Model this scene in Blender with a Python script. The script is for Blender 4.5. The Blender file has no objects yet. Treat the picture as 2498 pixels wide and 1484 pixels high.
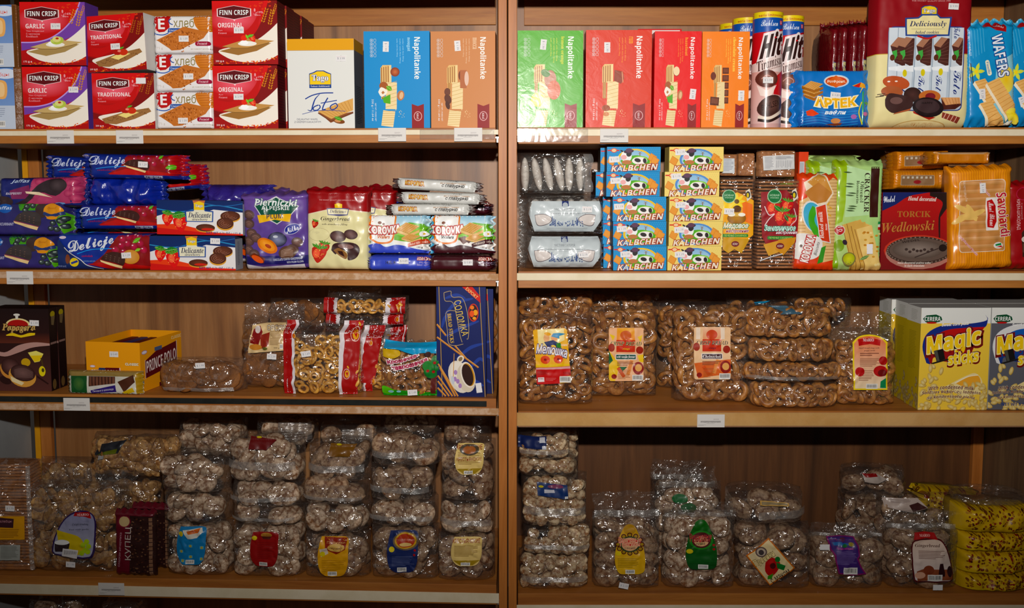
import bpy, math, random
import numpy as np
from mathutils import Vector, Matrix, noise
from mathutils.geometry import tessellate_polygon
S = bpy.context.scene
COL = S.collection
# ---------------------------------------------------------------- camera
CX, CY, F, D, ZC = 1249., 665., 2300., 2.30, 1.45
TH = math.radians(5.3)
cam = bpy.data.objects.new('camera', bpy.data.cameras.new('camera'))
COL.objects.link(cam)
cam.location = (0, -D, ZC)
cam.rotation_euler = (math.radians(90) - TH, 0, 0)
cam.data.sensor_width = 36
cam.data.lens = 36 * F / 2498
cam.data.shift_y = -(742 - CY) / 2498
cam.data.clip_start = .05
S.camera = cam
# ---------------------------------------------------------------- light: dim shop interior and the flash above the lens
w = bpy.data.worlds.new('shop_ambient'); S.world = w; w.use_nodes = True
w.node_tree.nodes['Background'].inputs[0].default_value = (1, .85, .75, 1)
w.node_tree.nodes['Background'].inputs[1].default_value = .022
ld = bpy.data.lights.new('flash', 'SPOT')
ld.energy = 226; ld.shadow_soft_size = .022; ld.spot_size = math.radians(91); ld.spot_blend = 1.0
ld.color = (1, .955, .90)
flash = bpy.data.objects.new('flash', ld); COL.objects.link(flash)
flash.location = (.02, -D, ZC + .31)
flash.scale = (1.75, 1, 1)
flash.rotation_euler = (Vector((.06, 0, ZC + .50)) - flash.location).to_track_quat('-Z', 'Y').to_euler()
S.view_settings.view_transform = 'Standard'
S.view_settings.look = 'None'
S.view_settings.exposure = 0.0
S.view_settings.gamma = 1
S.view_settings.use_curve_mapping = False
S.cycles.transparent_max_bounces = 16
S.cycles.max_bounces = 6
S.cycles.diffuse_bounces = 3
S.cycles.glossy_bounces = 3
S.cycles.use_denoising = True
S.cycles.adaptive_threshold = .02
S.cycles.sample_clamp_indirect = 4
# ---------------------------------------------------------------- pixel rays to real points on the shelves
SLP = math.tan(math.radians(2.6))          # the left unit stands turned a little away from the lens
def ray(px, py):
    a, b = (px - CX) / F, (CY - py) / F
    return Vector((a, math.cos(TH) + b * math.sin(TH), -math.sin(TH) + b * math.cos(TH)))
def at(px, py, d, left=None):
    r = ray(px, py); s = SLP if (px < 1236 if left is None else left) else 0.
    t = (d + D) / (r.y + s * r.x)
    return Vector((0, -D, ZC)) + r * t
def depth_on(px, py, z):
    r = ray(px, py); t = (z - ZC) / r.z; s = SLP if px < 1236 else 0.
    return -D + t * r.y + s * t * r.x
ZOOM = {'11': (0, 0, 3.965), '12': (500, 0, 3.3757), '13': (1240, 30, 4.029), '14': (1780, 0, 3.479),
        '21': (0, 350, 3.965), '22': (590, 350, 3.785), '23': (1240, 350, 4.029), '24': (1840, 340, 3.796),
        '31': (0, 690, 3.965), '32': (570, 690, 3.6735), '33': (1240, 690, 4.029), '34': (1800, 690, 3.5788),
        '41': (0, 1010, 3.13), '42': (540, 1010, 3.131), '43': (1240, 1010, 3.13), '44': (1780, 1010, 3.131), 'p': (0, 0, 1.)}
def zp(Z, x, y):
    a, b, s = ZOOM[Z]; return a + x / s, b + y / s
SHELF = {}
for k, (t_, b_, x_) in {'L1': (312, 348, 1200), 'L2': (664, 699, 1200), 'L3': (973, 1015, 1200), 'L4': (1428, 1476, 1200),
                        'R1': (311, 351, 1300), 'R2': (662, 703, 1300), 'R3': (1004, 1043, 1300), 'R4': (1449, 1502, 1300)}.items():
    SHELF[k] = (at(x_, t_, 0).z, at(x_, b_, 0).z)
# ---------------------------------------------------------------- colour helpers
def lin(c): return c / 12.92 if c <= .04045 else ((c + .055) / 1.055) ** 2.4
def hexc(h):
    c = [lin(int(h[i:i+2], 16) / 255) for i in (0, 2, 4)]; l = .3 * c[0] + .55 * c[1] + .15 * c[2]
    return tuple(min(max(l + (v - l) * 1.16, .002), 1.) for v in c)
def mixc(a, b, t): return tuple(x + (y - x) * t for x, y in zip(a, b))
# ---------------------------------------------------------------- materials
MATS = {}
def newmat(name):
    m = bpy.data.materials.new(name); m.use_nodes = True; MATS[name] = m
    nt = m.node_tree; p = nt.nodes['Principled BSDF']; return m, nt, p
def N(nt, typ, **kw):
    n = nt.nodes.new(typ)
    for k, v in kw.items():
        if k in n.inputs: n.inputs[k].default_value = v
        else: setattr(n, k, v)
    return n
def bump(nt, target, scale, strength, dist=.002, stretch=(1, 1, 1), detail=3., dis=0.):
    tc = N(nt, 'ShaderNodeTexCoord'); mp = N(nt, 'ShaderNodeMapping'); mp.inputs['Scale'].default_value = stretch
    nz = N(nt, 'ShaderNodeTexNoise', Scale=scale, Detail=detail, Distortion=dis)
    bp = N(nt, 'ShaderNodeBump', Strength=strength, Distance=dist)
    nt.links.new(tc.outputs['Object'], mp.inputs[0]); nt.links.new(mp.outputs[0], nz.inputs['Vector'])
    nt.links.new(nz.outputs[0], bp.inputs['Height'])
    for t in target: nt.links.new(bp.outputs[0], t)
    return bp
def printmat(name, rough, coat, bs, bstr, metal=0., crough=.12, stretch=(1, 1, 1), dis=0., spec=.5):
    m, nt, p = newmat(name)
    a = N(nt, 'ShaderNodeAttribute', attribute_name='Col')
    nt.links.new(a.outputs['Color'], p.inputs['Base Color'])
    p.inputs['Roughness'].default_value = rough; p.inputs['Metallic'].default_value = metal
    p.inputs['Coat Weight'].default_value = coat; p.inputs['Coat Roughness'].default_value = crough
    p.inputs['Specular IOR Level'].default_value = spec
    if bstr: bump(nt, [p.inputs['Normal'], p.inputs['Coat Normal']], bs, bstr, .002, stretch, 3., dis)
    return m
printmat('card', .55, 0, 30, .05, spec=.2)
printmat('wrap', .38, .32, 16, .6, stretch=(1, 1, .7), crough=.16, dis=.6, spec=.35)
printmat('gloss', .5, .05, 12, .12, crough=.2, spec=.2)
printmat('foil', .42, .16, 20, .35, crough=.2, dis=1.5, spec=.25)
printmat('shiny', .3, .8, 30, .9, crough=.12, dis=2.)
printmat('matte', .7, 0, 30, 0, spec=.2)
printmat('metal', .28, 0, 40, .1, metal=.9)
def woodmat(name, c1, c2, c3, axis, rough=.5, fig=1., scale=1., coat=.0, spec=.4):
    m, nt, p = newmat(name)
    tc = N(nt, 'ShaderNodeTexCoord'); mp = N(nt, 'ShaderNodeMapping')
    st = [38., 38., 38.]; st['xyz'.index(axis)] = 2.2
    mp.inputs['Scale'].default_value = [s * scale for s in st]
    nt.links.new(tc.outputs['Object'], mp.inputs[0])
    n1 = N(nt, 'ShaderNodeTexNoise', Scale=1., Detail=6., Roughness=.65, Distortion=.7)
    n2 = N(nt, 'ShaderNodeTexNoise', Scale=6., Detail=4., Roughness=.7)
    n3 = N(nt, 'ShaderNodeTexNoise', Scale=.16 * fig, Detail=3., Distortion=1.6)
    for n in (n1, n2, n3): nt.links.new(mp.outputs[0], n.inputs['Vector'])
    cr = N(nt, 'ShaderNodeValToRGB'); e = cr.color_ramp.elements
    e[0].position = .33; e[0].color = (*hexc(c1), 1); e[1].position = .68; e[1].color = (*hexc(c2), 1)
    nt.links.new(n1.outputs[0], cr.inputs[0])
    cr2 = N(nt, 'ShaderNodeValToRGB'); e = cr2.color_ramp.elements
    e[0].position = .5; e[0].color = (0, 0, 0, 1); e[1].position = .72; e[1].color = (1, 1, 1, 1)
    nt.links.new(n3.outputs[0], cr2.inputs[0])
    mx = N(nt, 'ShaderNodeMix', data_type='RGBA'); mx.inputs[7].default_value = (*hexc(c3), 1)
    ml = N(nt, 'ShaderNodeMath', operation='MULTIPLY'); ml.inputs[1].default_value = .75
    nt.links.new(cr2.outputs[0], ml.inputs[0]); nt.links.new(ml.outputs[0], mx.inputs[0]); nt.links.new(cr.outputs[0], mx.inputs[6])
    m2 = N(nt, 'ShaderNodeMix', data_type='RGBA', blend_type='MULTIPLY'); m2.inputs[0].default_value = .35
    nt.links.new(mx.outputs[2], m2.inputs[6]); nt.links.new(n2.outputs[0], m2.inputs[7])
    nt.links.new(m2.outputs[2], p.inputs['Base Color'])
    bp = N(nt, 'ShaderNodeBump', Strength=.15, Distance=.0006)
    nt.links.new(n2.outputs[0], bp.inputs['Height']); nt.links.new(bp.outputs[0], p.inputs['Normal'])
    p.inputs['Roughness'].default_value = rough; p.inputs['Specular IOR Level'].default_value = spec; p.inputs['Coat Weight'].default_value = coat
    return m
woodmat('beech_x', 'ae6e3e', 'c68850', '8e5030', 'x', rough=.45)
woodmat('beech_z', 'b4703e', 'd08a54', '9a5a30', 'z', rough=.45)
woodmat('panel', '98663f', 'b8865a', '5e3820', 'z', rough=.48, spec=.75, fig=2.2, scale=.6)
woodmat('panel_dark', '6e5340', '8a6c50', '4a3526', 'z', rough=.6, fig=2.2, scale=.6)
def plain(name, c, rough=.5, nscale=0, c2=None, spec=.3, metal=0., bs=0.):
    m, nt, p = newmat(name)
    p.inputs['Base Color'].default_value = (*hexc(c), 1); p.inputs['Roughness'].default_value = rough
    p.inputs['Specular IOR Level'].default_value = spec; p.inputs['Metallic'].default_value = metal
    if c2:
        tc = N(nt, 'ShaderNodeTexCoord'); nz = N(nt, 'ShaderNodeTexNoise', Scale=nscale, Detail=5., Roughness=.65, Distortion=.3)
        cr = N(nt, 'ShaderNodeValToRGB'); e = cr.color_ramp.elements
        e[0].position = .40; e[0].color = (*hexc(c), 1); e[1].position = .60; e[1].color = (*hexc(c2), 1)
        nt.links.new(tc.outputs['Object'], nz.inputs['Vector']); nt.links.new(nz.outputs[0], cr.inputs[0]); nt.links.new(cr.outputs[0], p.inputs['Base Color'])
        if bs:
            bp = N(nt, 'ShaderNodeBump', Strength=bs, Distance=.002)
            nt.links.new(nz.outputs[0], bp.inputs['Height']); nt.links.new(bp.outputs[0], p.inputs['Normal'])
    return m
plain('grey_paint', '9c9fa0', .7, 3., 'a8abab')
plain('yellow_edge', 'e0a20c', .5, 20., 'd89a08')
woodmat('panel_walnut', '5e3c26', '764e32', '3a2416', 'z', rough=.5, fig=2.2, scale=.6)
plain('cream_rail', 'ddd0b4', .45, 8., 'e8dcc4')
plain('yellow_rail', 'd4a45c', .4, 6., 'e2b878')
plain('paper_residue', 'b08866', .8, 60., 'c9ab92')
plain('black_rail', '1c1e1c', .35, 20., '242624')
plain('floor_tile', '8a8278', .6, 4., '9a9288')
plain('glaze', '785034', .55, 85., 'd4bca4', .35, bs=.2)
plain('glaze_dark', '64402a', .55, 75., 'b4987e', .35, bs=.2)
plain('glaze_small', '8a5e3c', .5, 90., 'dcc6a6', .35, bs=.2)
plain('bread_ring', '86502a', .42, 45., 'bc8652', .5)
plain('bread_ring_small', 'c4853c', .42, 70., 'e6b468', .5)
plain('oat_biscuit', '6a4020', .7, 90., '8a5a34', .3, bs=.5)
plain('rusk', 'c09868', .65, 60., '7c5230', .3, bs=.3)
plain('biscuit', '9a6440', .6, 90., 'b67e54', .3, bs=.3)
plain('biscuit_pale', 'e0b880', .6, 90., 'c8925a', .3, bs=.3)
plain('marshmallow', 'e6e0d8', .6, 30., 'dad2ca', .3)
def filmmat(name, tint, body, gl, rough, bs, bstr, stretch=(1, 1, 1)):
    m, nt, p = newmat(name); nt.nodes.remove(p); out = nt.nodes['Material Output']
    tr = N(nt, 'ShaderNodeBsdfTransparent'); tr.inputs[0].default_value = (*tint, 1)
    df = N(nt, 'ShaderNodeBsdfDiffuse'); df.inputs[0].default_value = (.8, .78, .75, 1)
    g = N(nt, 'ShaderNodeBsdfGlossy'); g.inputs['Roughness'].default_value = rough; g.inputs[0].default_value = (1, 1, 1, 1)
    fr = N(nt, 'ShaderNodeFresnel'); fr.inputs[0].default_value = 1.45
    mu = N(nt, 'ShaderNodeMath', operation='MULTIPLY_ADD'); mu.inputs[1].default_value = gl; mu.inputs[2].default_value = 0.04; mu.use_clamp = True
    mn = N(nt, 'ShaderNodeMath', operation='MINIMUM'); mn.inputs[1].default_value = .30
    m1 = N(nt, 'ShaderNodeMixShader'); m1.inputs[0].default_value = body
    m2 = N(nt, 'ShaderNodeMixShader')
    L = nt.links.new
    L(tr.outputs[0], m1.inputs[1]); L(df.outputs[0], m1.inputs[2]); L(fr.outputs[0], mu.inputs[0]); L(mu.outputs[0], mn.inputs[0]); L(mn.outputs[0], m2.inputs[0])
    L(m1.outputs[0], m2.inputs[1]); L(g.outputs[0], m2.inputs[2]); L(m2.outputs[0], out.inputs[0])
    bp = bump(nt, [g.inputs['Normal'], fr.inputs['Normal']], bs, bstr, .007, stretch, 2.5, 2.5)
    if stretch == (1, 1, 1) and name != 'clear_rail':          # long creases on top of the fine crinkle
        tc = N(nt, 'ShaderNodeTexCoord'); mp = N(nt, 'ShaderNodeMapping'); mp.inputs['Scale'].default_value = (1, 1, 1.7); mp.inputs['Rotation'].default_value = (.3, .5, .2)
        v = N(nt, 'ShaderNodeTexVoronoi', Scale=16.); v.feature = 'DISTANCE_TO_EDGE'; nz = N(nt, 'ShaderNodeTexNoise', Scale=14., Detail=2.)
        ad = N(nt, 'ShaderNodeVectorMath', operation='MULTIPLY_ADD'); ad.inputs[1].default_value = (.06, .06, .06)
        L(tc.outputs['Object'], mp.inputs[0]); L(mp.outputs[0], nz.inputs['Vector']); L(nz.outputs['Color'], ad.inputs[0]); L(mp.outputs[0], ad.inputs[2]); L(ad.outputs[0], v.inputs['Vector'])
        b2 = N(nt, 'ShaderNodeBump', Strength=.8, Distance=.035); L(v.outputs['Distance'], b2.inputs['Height']); L(b2.outputs[0], bp.inputs['Normal'])
    return m
filmmat('film', (.985, .985, .98), .018, 2.4, .16, 27, .8)
filmmat('film_milky', (.97, .97, .97), .22, 1.6, .18, 30, .8)
filmmat('film_crimp', (.95, .95, .95), .12, 3., .20, 200, .25, (.02, 1, 1))
filmmat('clear_rail', (.98, .98, .98), .04, 1.2, .08, 8, .25)
# ---------------------------------------------------------------- flat print: shapes and lettering as geometry
_g = {}
SUP = {'b': (0x1D400, 0x1D41A), 'bi': (0x1D468, 0x1D482), 'sc': (0x1D4D0, 0x1D4EA), 'sb': (0x1D5D4, 0x1D5EE), 'si': (0x1D63C, 0x1D656)}
def glyph(txt, st='', off=0.):
    k = (txt, st, off)
    if k in _g: return _g[k]
    s = txt; sh = 0.; o = off
    parts = st.split()
    for q in parts:
        if q in SUP:
            U, L_ = SUP[q]
            s = ''.join(chr(U + ord(c) - 65) if 'A' <= c <= 'Z' else chr(L_ + ord(c) - 97) if 'a' <= c <= 'z' else c for c in s)
        elif q[0] == '/': sh = float(q[1:])
        elif q[0] == '+': o += float(q[1:])
    cu = bpy.data.curves.new('t', 'FONT'); cu.body = s; cu.offset = o; cu.shear = sh; cu.resolution_u = 2
    ob = bpy.data.objects.new('t', cu); me = bpy.data.meshes.new_from_object(ob)
    P = np.array([(v.co.x, -v.co.y) for v in me.vertices]) if len(me.vertices) else np.zeros((1, 2))
    T = [tuple(p.vertices) for p in me.polygons]
    bpy.data.objects.remove(ob); bpy.data.curves.remove(cu); bpy.data.meshes.remove(me)
    _g[k] = (P, T); return _g[k]
class Art:
    def __init__(s, x0, y0, x1, y1):
        s.b = (x0, y0, x1, y1); s.prims = []; s.boxes = []
    def add(s, pts, tris, cols):
        pts = [tuple(map(float, p)) for p in pts]
        x0 = min(p[0] for p in pts); x1 = max(p[0] for p in pts); y0 = min(p[1] for p in pts); y1 = max(p[1] for p in pts)
        B = s.b
        if x1 <= B[0] or x0 >= B[2] or y1 <= B[1] or y0 >= B[3]: return
        lay = 0
        for (a, b, c, d, l) in s.boxes:
            if l >= lay and x0 < c and x1 > a and y0 < d and y1 > b: lay = l + 1
        s.boxes.append((x0, y0, x1, y1, lay))
        if x0 < B[0] or x1 > B[2] or y0 < B[1] or y1 > B[3]:
            np_, nt_, nc = [], [], []
            for t in tris:
                poly = [(pts[i], cols[i]) for i in t]
                for ax, lim, sg in ((0, B[0], 1), (0, B[2], -1), (1, B[1], 1), (1, B[3], -1)):
                    out = []
                    for i in range(len(poly)):
                        p, q = poly[i - 1], poly[i]
                        dp, dq = sg * (p[0][ax] - lim), sg * (q[0][ax] - lim)
                        if (dp >= 0) != (dq >= 0):
                            f = dp / (dp - dq)
                            out.append((tuple(u + (v - u) * f for u, v in zip(p[0], q[0])), mixc(p[1], q[1], f)))
                        if dq >= 0: out.append(q)
                    poly = out
                    if len(poly) < 3: break
                if len(poly) < 3: continue
                n = len(np_)
                for p, c in poly: np_.append(p); nc.append(c)
                for i in range(1, len(poly) - 1): nt_.append((n, n + i, n + i + 1))
            pts, tris, cols = np_, nt_, nc
            if not tris: return
        s.prims.append((pts, tris, cols, lay))
    def cols(s, pts, c):
        if '>' in c or '|' in c:
            ax = 1 if '>' in c else 0
            a, b = map(hexc, c.replace('|', '>').split('>'))
            lo = min(p[ax] for p in pts); hi = max(p[ax] for p in pts)
            return [mixc(a, b, (p[ax] - lo) / max(hi - lo, 1e-6)) for p in pts]
        return [hexc(c)] * len(pts)
    def P(s, pts, c):
        tr = tessellate_polygon([[Vector((p[0], p[1], 0)) for p in pts]])
        s.add(pts, tr, s.cols(pts, c)); return s
    def R(s, x0, y0, x1, y1, c, rot=0):
        pts = [(x0, y0), (x1, y0), (x1, y1), (x0, y1)]
        if rot: pts = rotp(pts, (x0 + x1) / 2, (y0 + y1) / 2, rot)
        s.add(pts, [(0, 1, 2), (0, 2, 3)], s.cols([(x0, y0), (x1, y0), (x1, y1), (x0, y1)], c)); return s
    def RR(s, x0, y0, x1, y1, r, c, rot=0):
        pts = []
        for cx, cy, a0 in ((x1 - r, y0 + r, -90), (x1 - r, y1 - r, 0), (x0 + r, y1 - r, 90), (x0 + r, y0 + r, 180)):
            for i in range(5):
                a = math.radians(a0 + i * 22.5); pts.append((cx + r * math.cos(a), cy + r * math.sin(a)))
        if rot: pts = rotp(pts, (x0 + x1) / 2, (y0 + y1) / 2, rot)
        return s.P(pts, c)
    def E(s, cx, cy, rx, ry, c, rot=0, n=0):
        n = n or (22 if rx > 15 or ry > 15 else 12)
        pts = [(cx + rx * math.cos(2 * math.pi * i / n), cy + ry * math.sin(2 * math.pi * i / n)) for i in range(n)]
        if '*' in c:
            a, b = map(hexc, c.split('*'))
            if rot: pts = rotp(pts, cx, cy, rot)
            s.add([(cx, cy)] + pts, [(0, i + 1, (i + 1) % n + 1) for i in range(n)], [a] + [b] * n)
        else:
            cc = s.cols(pts, c)
            if rot: pts = rotp(pts, cx, cy, rot)
            s.add(pts, [(0, i, i + 1) for i in range(1, n - 1)], cc)
        return s
    def L(s, pts, wd, c, closed=False, taper=False):
        n = len(pts); out = []
        for i in range(n):
            a = pts[i - 1] if (i or closed) else pts[i]; b = pts[(i + 1) % n] if (i < n - 1 or closed) else pts[i]
            dx, dy = b[0] - a[0], b[1] - a[1]; l = math.hypot(dx, dy) or 1
            k = wd / 2 * ((.3 + .7 * math.sin(math.pi * (i + .5) / n)) if taper else 1)
            out += [(pts[i][0] - dy / l * k, pts[i][1] + dx / l * k), (pts[i][0] + dy / l * k, pts[i][1] - dx / l * k)]
        tr = []
        for i in range(n if closed else n - 1):
            j = (i + 1) % n; tr += [(2 * i, 2 * i + 1, 2 * j + 1), (2 * i, 2 * j + 1, 2 * j)]
        s.add(out, tr, s.cols(out, c)); return s
    def curve(s, pts, wd, c, taper=False, n=6):
        return s.L(smooth(pts, n), wd, c, taper=taper)
    def T(s, txt, cx, cy, w, h, c, st='', rot=0, ol=None, ow=.06, arc=0, slope=0):
        P, T = glyph(txt, st)
        a, b = P.min(0), P.max(0); m = (a + b) / 2; sz = np.maximum(b - a, 1e-6)
        if not w: w = h * sz[0] / sz[1]
        if not h: h = w * sz[1] / sz[0]
        k = np.array([w, h]) / sz
        def fit(Q):
            q = (Q - m) * k
            q[:, 1] += arc * ((2 * q[:, 0] / w) ** 2) + slope * q[:, 0]
            if rot:
                r = math.radians(rot); q = np.stack([q[:, 0] * math.cos(r) - q[:, 1] * math.sin(r), q[:, 0] * math.sin(r) + q[:, 1] * math.cos(r)], 1)
            return [(float(x) + cx, float(y) + cy) for x, y in q]
        if ol:
            P2, T2 = glyph(txt, st, ow); q = fit(P2.copy()); s.add(q, T2, s.cols(q, ol))
        q = fit(P.copy()); s.add(q, T, s.cols(q, c)); return s
def rotp(pts, cx, cy, rot):
    r = math.radians(rot); c, n = math.cos(r), math.sin(r)
    return [(cx + (x - cx) * c - (y - cy) * n, cy + (x - cx) * n + (y - cy) * c) for x, y in pts]
def smooth(pts, n=6):
    out = []
    for i in range(len(pts) - 1):
        p0, p1, p2, p3 = pts[max(i - 1, 0)], pts[i], pts[i + 1], pts[min(i + 2, len(pts) - 1)]
        for k in range(n):
            t = k / n
            out.append(tuple(.5 * (2 * b + (c - a) * t + (2 * a - 5 * b + 4 * c - d) * t * t + (3 * b - a - 3 * c + d) * t ** 3) for a, b, c, d in zip(p0, p1, p2, p3)))
    return out + [pts[-1]]
# ---------------------------------------------------------------- mesh builder
class MB:
    def __init__(s): s.v = []; s.f = []; s.c = []; s.sm = []; s.m = []
    def quad(s, pts, c, sm=False, m=0):
        n = len(s.v); s.v += [tuple(p) for p in pts]; s.c += [c] * len(pts); s.f.append(tuple(range(n, n + len(pts)))); s.sm.append(sm); s.m.append(m)
    def box(s, x0, y0, z0, x1, y1, z1, c=(.8, .8, .8), b=.001, top=None, side=None, m=0):
        b = min(b, (x1 - x0) * .4, (y1 - y0) * .4, (z1 - z0) * .4)
        n = len(s.v); lo = (x0, y0, z0); hi = (x1, y1, z1); idx = {}
        for i in range(8):
            sg = [(i >> k) & 1 for k in range(3)]
            for ax in range(3):
                p = [0, 0, 0]
                for k in range(3):
                    e = hi[k] if sg[k] else lo[k]
                    p[k] = e if k == ax else e + (-b if sg[k] else b)
                idx[(i, ax)] = len(s.v); s.v.append(tuple(p))
                s.c.append(top if (top and ax == 2) else side if (side and ax == 0) else c)
        def F_(ids): s.f.append(tuple(ids)); s.sm.append(False); s.m.append(m)
        for ax in range(3):
            o = [k for k in range(3) if k != ax]
            for sd in (0, 1):
                q = [sum((((sd if k == ax else (a if k == o[0] else b_)) << k) for k in range(3))) for a, b_ in ((0, 0), (1, 0), (1, 1), (0, 1))]
                F_([idx[(i, ax)] for i in q])
            for a in (0, 1):
                for b_ in (0, 1):
                    i0 = (a << o[0]) | (b_ << o[1]); i1 = i0 | (1 << ax)
                    F_([idx[(i0, o[0])], idx[(i1, o[0])], idx[(i1, o[1])], idx[(i0, o[1])]])
        for i in range(8): F_([idx[(i, 0)], idx[(i, 1)], idx[(i, 2)]])
    def grid(s, fn, nu, nv, col, sm=True, wrapu=False, m=0):
        n = len(s.v)
        for j in range(nv + 1):
            for i in range(nu + (0 if wrapu else 1)):
                u, v = i / nu, j / nv; s.v.append(tuple(fn(u, v))); s.c.append(col(u, v) if callable(col) else col)
        W_ = nu + (0 if wrapu else 1)
        for j in range(nv):
            for i in range(nu):
                a = n + j * W_ + i; b = n + j * W_ + (i + 1) % W_
                s.f.append((a, b, b + W_, a + W_)); s.sm.append(sm); s.m.append(m)
    def art(s, A, fn, maxe=None, sm=False, m=0, step=.00005, base=.00015):
        """fn(u, v, off) -> point; maxe: longest edge in canvas units before splitting"""
        x0, y0, x1, y1 = A.b
        for pts, tris, cols, lay in A.prims:
            pts = list(pts); cols = list(cols); tris = list(tris)
            if maxe:
                mid = {}; st = list(tris); tris = []; m2 = maxe * maxe
                while st:
                    t = st.pop(); L_ = [((pts[t[i]][0] - pts[t[(i + 1) % 3]][0]) ** 2 + (pts[t[i]][1] - pts[t[(i + 1) % 3]][1]) ** 2) for i in range(3)]
                    k = L_.index(max(L_))
                    if L_[k] <= m2: tris.append(t); continue
                    a, b, c = t[k], t[(k + 1) % 3], t[(k + 2) % 3]; key = (min(a, b), max(a, b))
                    if key not in mid:
                        mid[key] = len(pts); pts.append(((pts[a][0] + pts[b][0]) / 2, (pts[a][1] + pts[b][1]) / 2)); cols.append(mixc(cols[a], cols[b], .5))
                    q = mid[key]; st += [(a, q, c), (q, b, c)]
            n = len(s.v); off = base + step * lay
            for p, c in zip(pts, cols):
                s.v.append(tuple(fn((p[0] - x0) / (x1 - x0), (p[1] - y0) / (y1 - y0), off))); s.c.append(c)
            for t in tris:
                a, b, c = (pts[i] for i in t)
                ar = (b[0] - a[0]) * (c[1] - a[1]) - (b[1] - a[1]) * (c[0] - a[0])
                if abs(ar) < 1e-9: continue
                s.f.append(tuple(n + i for i in (t if ar < 0 else t[::-1]))); s.sm.append(sm); s.m.append(m)
    def mesh(s, name, mats):
        me = bpy.data.meshes.new(name); me.from_pydata(s.v, [], s.f)
        ca = me.color_attributes.new('Col', 'FLOAT_COLOR', 'POINT')
        ca.data.foreach_set('color', np.hstack([np.array(s.c, dtype=np.float32), np.ones((len(s.c), 1), np.float32)]).ravel())
        me.polygons.foreach_set('use_smooth', s.sm); me.polygons.foreach_set('material_index', s.m)
        for m in ([mats] if isinstance(mats, str) else mats): me.materials.append(MATS[m])
        me.update(); return me
INFO = {}
def link(name, me, parent=None, loc=None, rot=None, M=None):
    o = bpy.data.objects.new(name, me); COL.objects.link(o)
    if parent: o.parent = parent
    if M is not None: o.matrix_local = M
    if loc is not None: o.location = loc
    if rot is not None: o.rotation_euler = rot
    return o
def tag(o, label, cat, group=None, kind=None):
    o['label'] = label; o['category'] = cat
    if group: o['group'] = group
    if kind: o['kind'] = kind
    return o
def frame(px, py, d, t=0., z=None, rz=0., rot=0., lean=0., left=None):
    """matrix of a thing whose base stands at pixel (px, py), front face d behind the shelf edge"""
    p = at(px, py, d, left)
    if z is not None: p.z = z
    lf = (px < 1236) if left is None else left
    a = -math.radians(2.6) if lf else 0.
    R = Matrix.Rotation(a, 4, 'Z')
    p = p + R @ Vector((0, t / 2, 0))
    return Matrix.Translation(p) @ R @ Matrix.Rotation(math.radians(rz), 4, 'Z') @ Matrix.Rotation(math.radians(lean), 4, 'X') @ Matrix.Rotation(math.radians(rot), 4, 'Y')
# ================================================================= the shelving
def board(name, parent, x0, x1, y0, y1, z0, z1, mat, M, b=.001):
    mb = MB(); cx, cy = (x0 + x1) / 2, (y0 + y1) / 2
    mb.box(x0 - cx, y0 - cy, 0, x1 - cx, y1 - cy, z1 - z0, (.6, .6, .6), b)
    if cx < xg: shear(mb, cx)
    o = link(name, mb.mesh(name, mat), parent, M=Matrix.Translation((cx, cy, z0)) if parent else M @ Matrix.Translation((cx, cy, z0)))
    return o
DEP = .40
def X(px, py=665, d=0): return at(px, py, d).x
def shear(mb, cx): mb.v = [(x, y - SLP * (x + cx), z) for x, y, z in mb.v]      # the left unit runs slightly away from the lens
ML = Matrix.Identity(4); MR = Matrix.Identity(4)
XL0, XR1 = -1.42, 1.374
xg = X(1238)
uL = link('shelving_unit', None, M=ML); tag(uL, 'wooden shelving unit on the left with its upper shelves full of red crispbread boxes', 'shelving')
uR = link('shelving_unit', None, M=MR); tag(uR, 'wooden shelving unit on the right holding ring bread bags and green wafer box', 'shelving')
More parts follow.
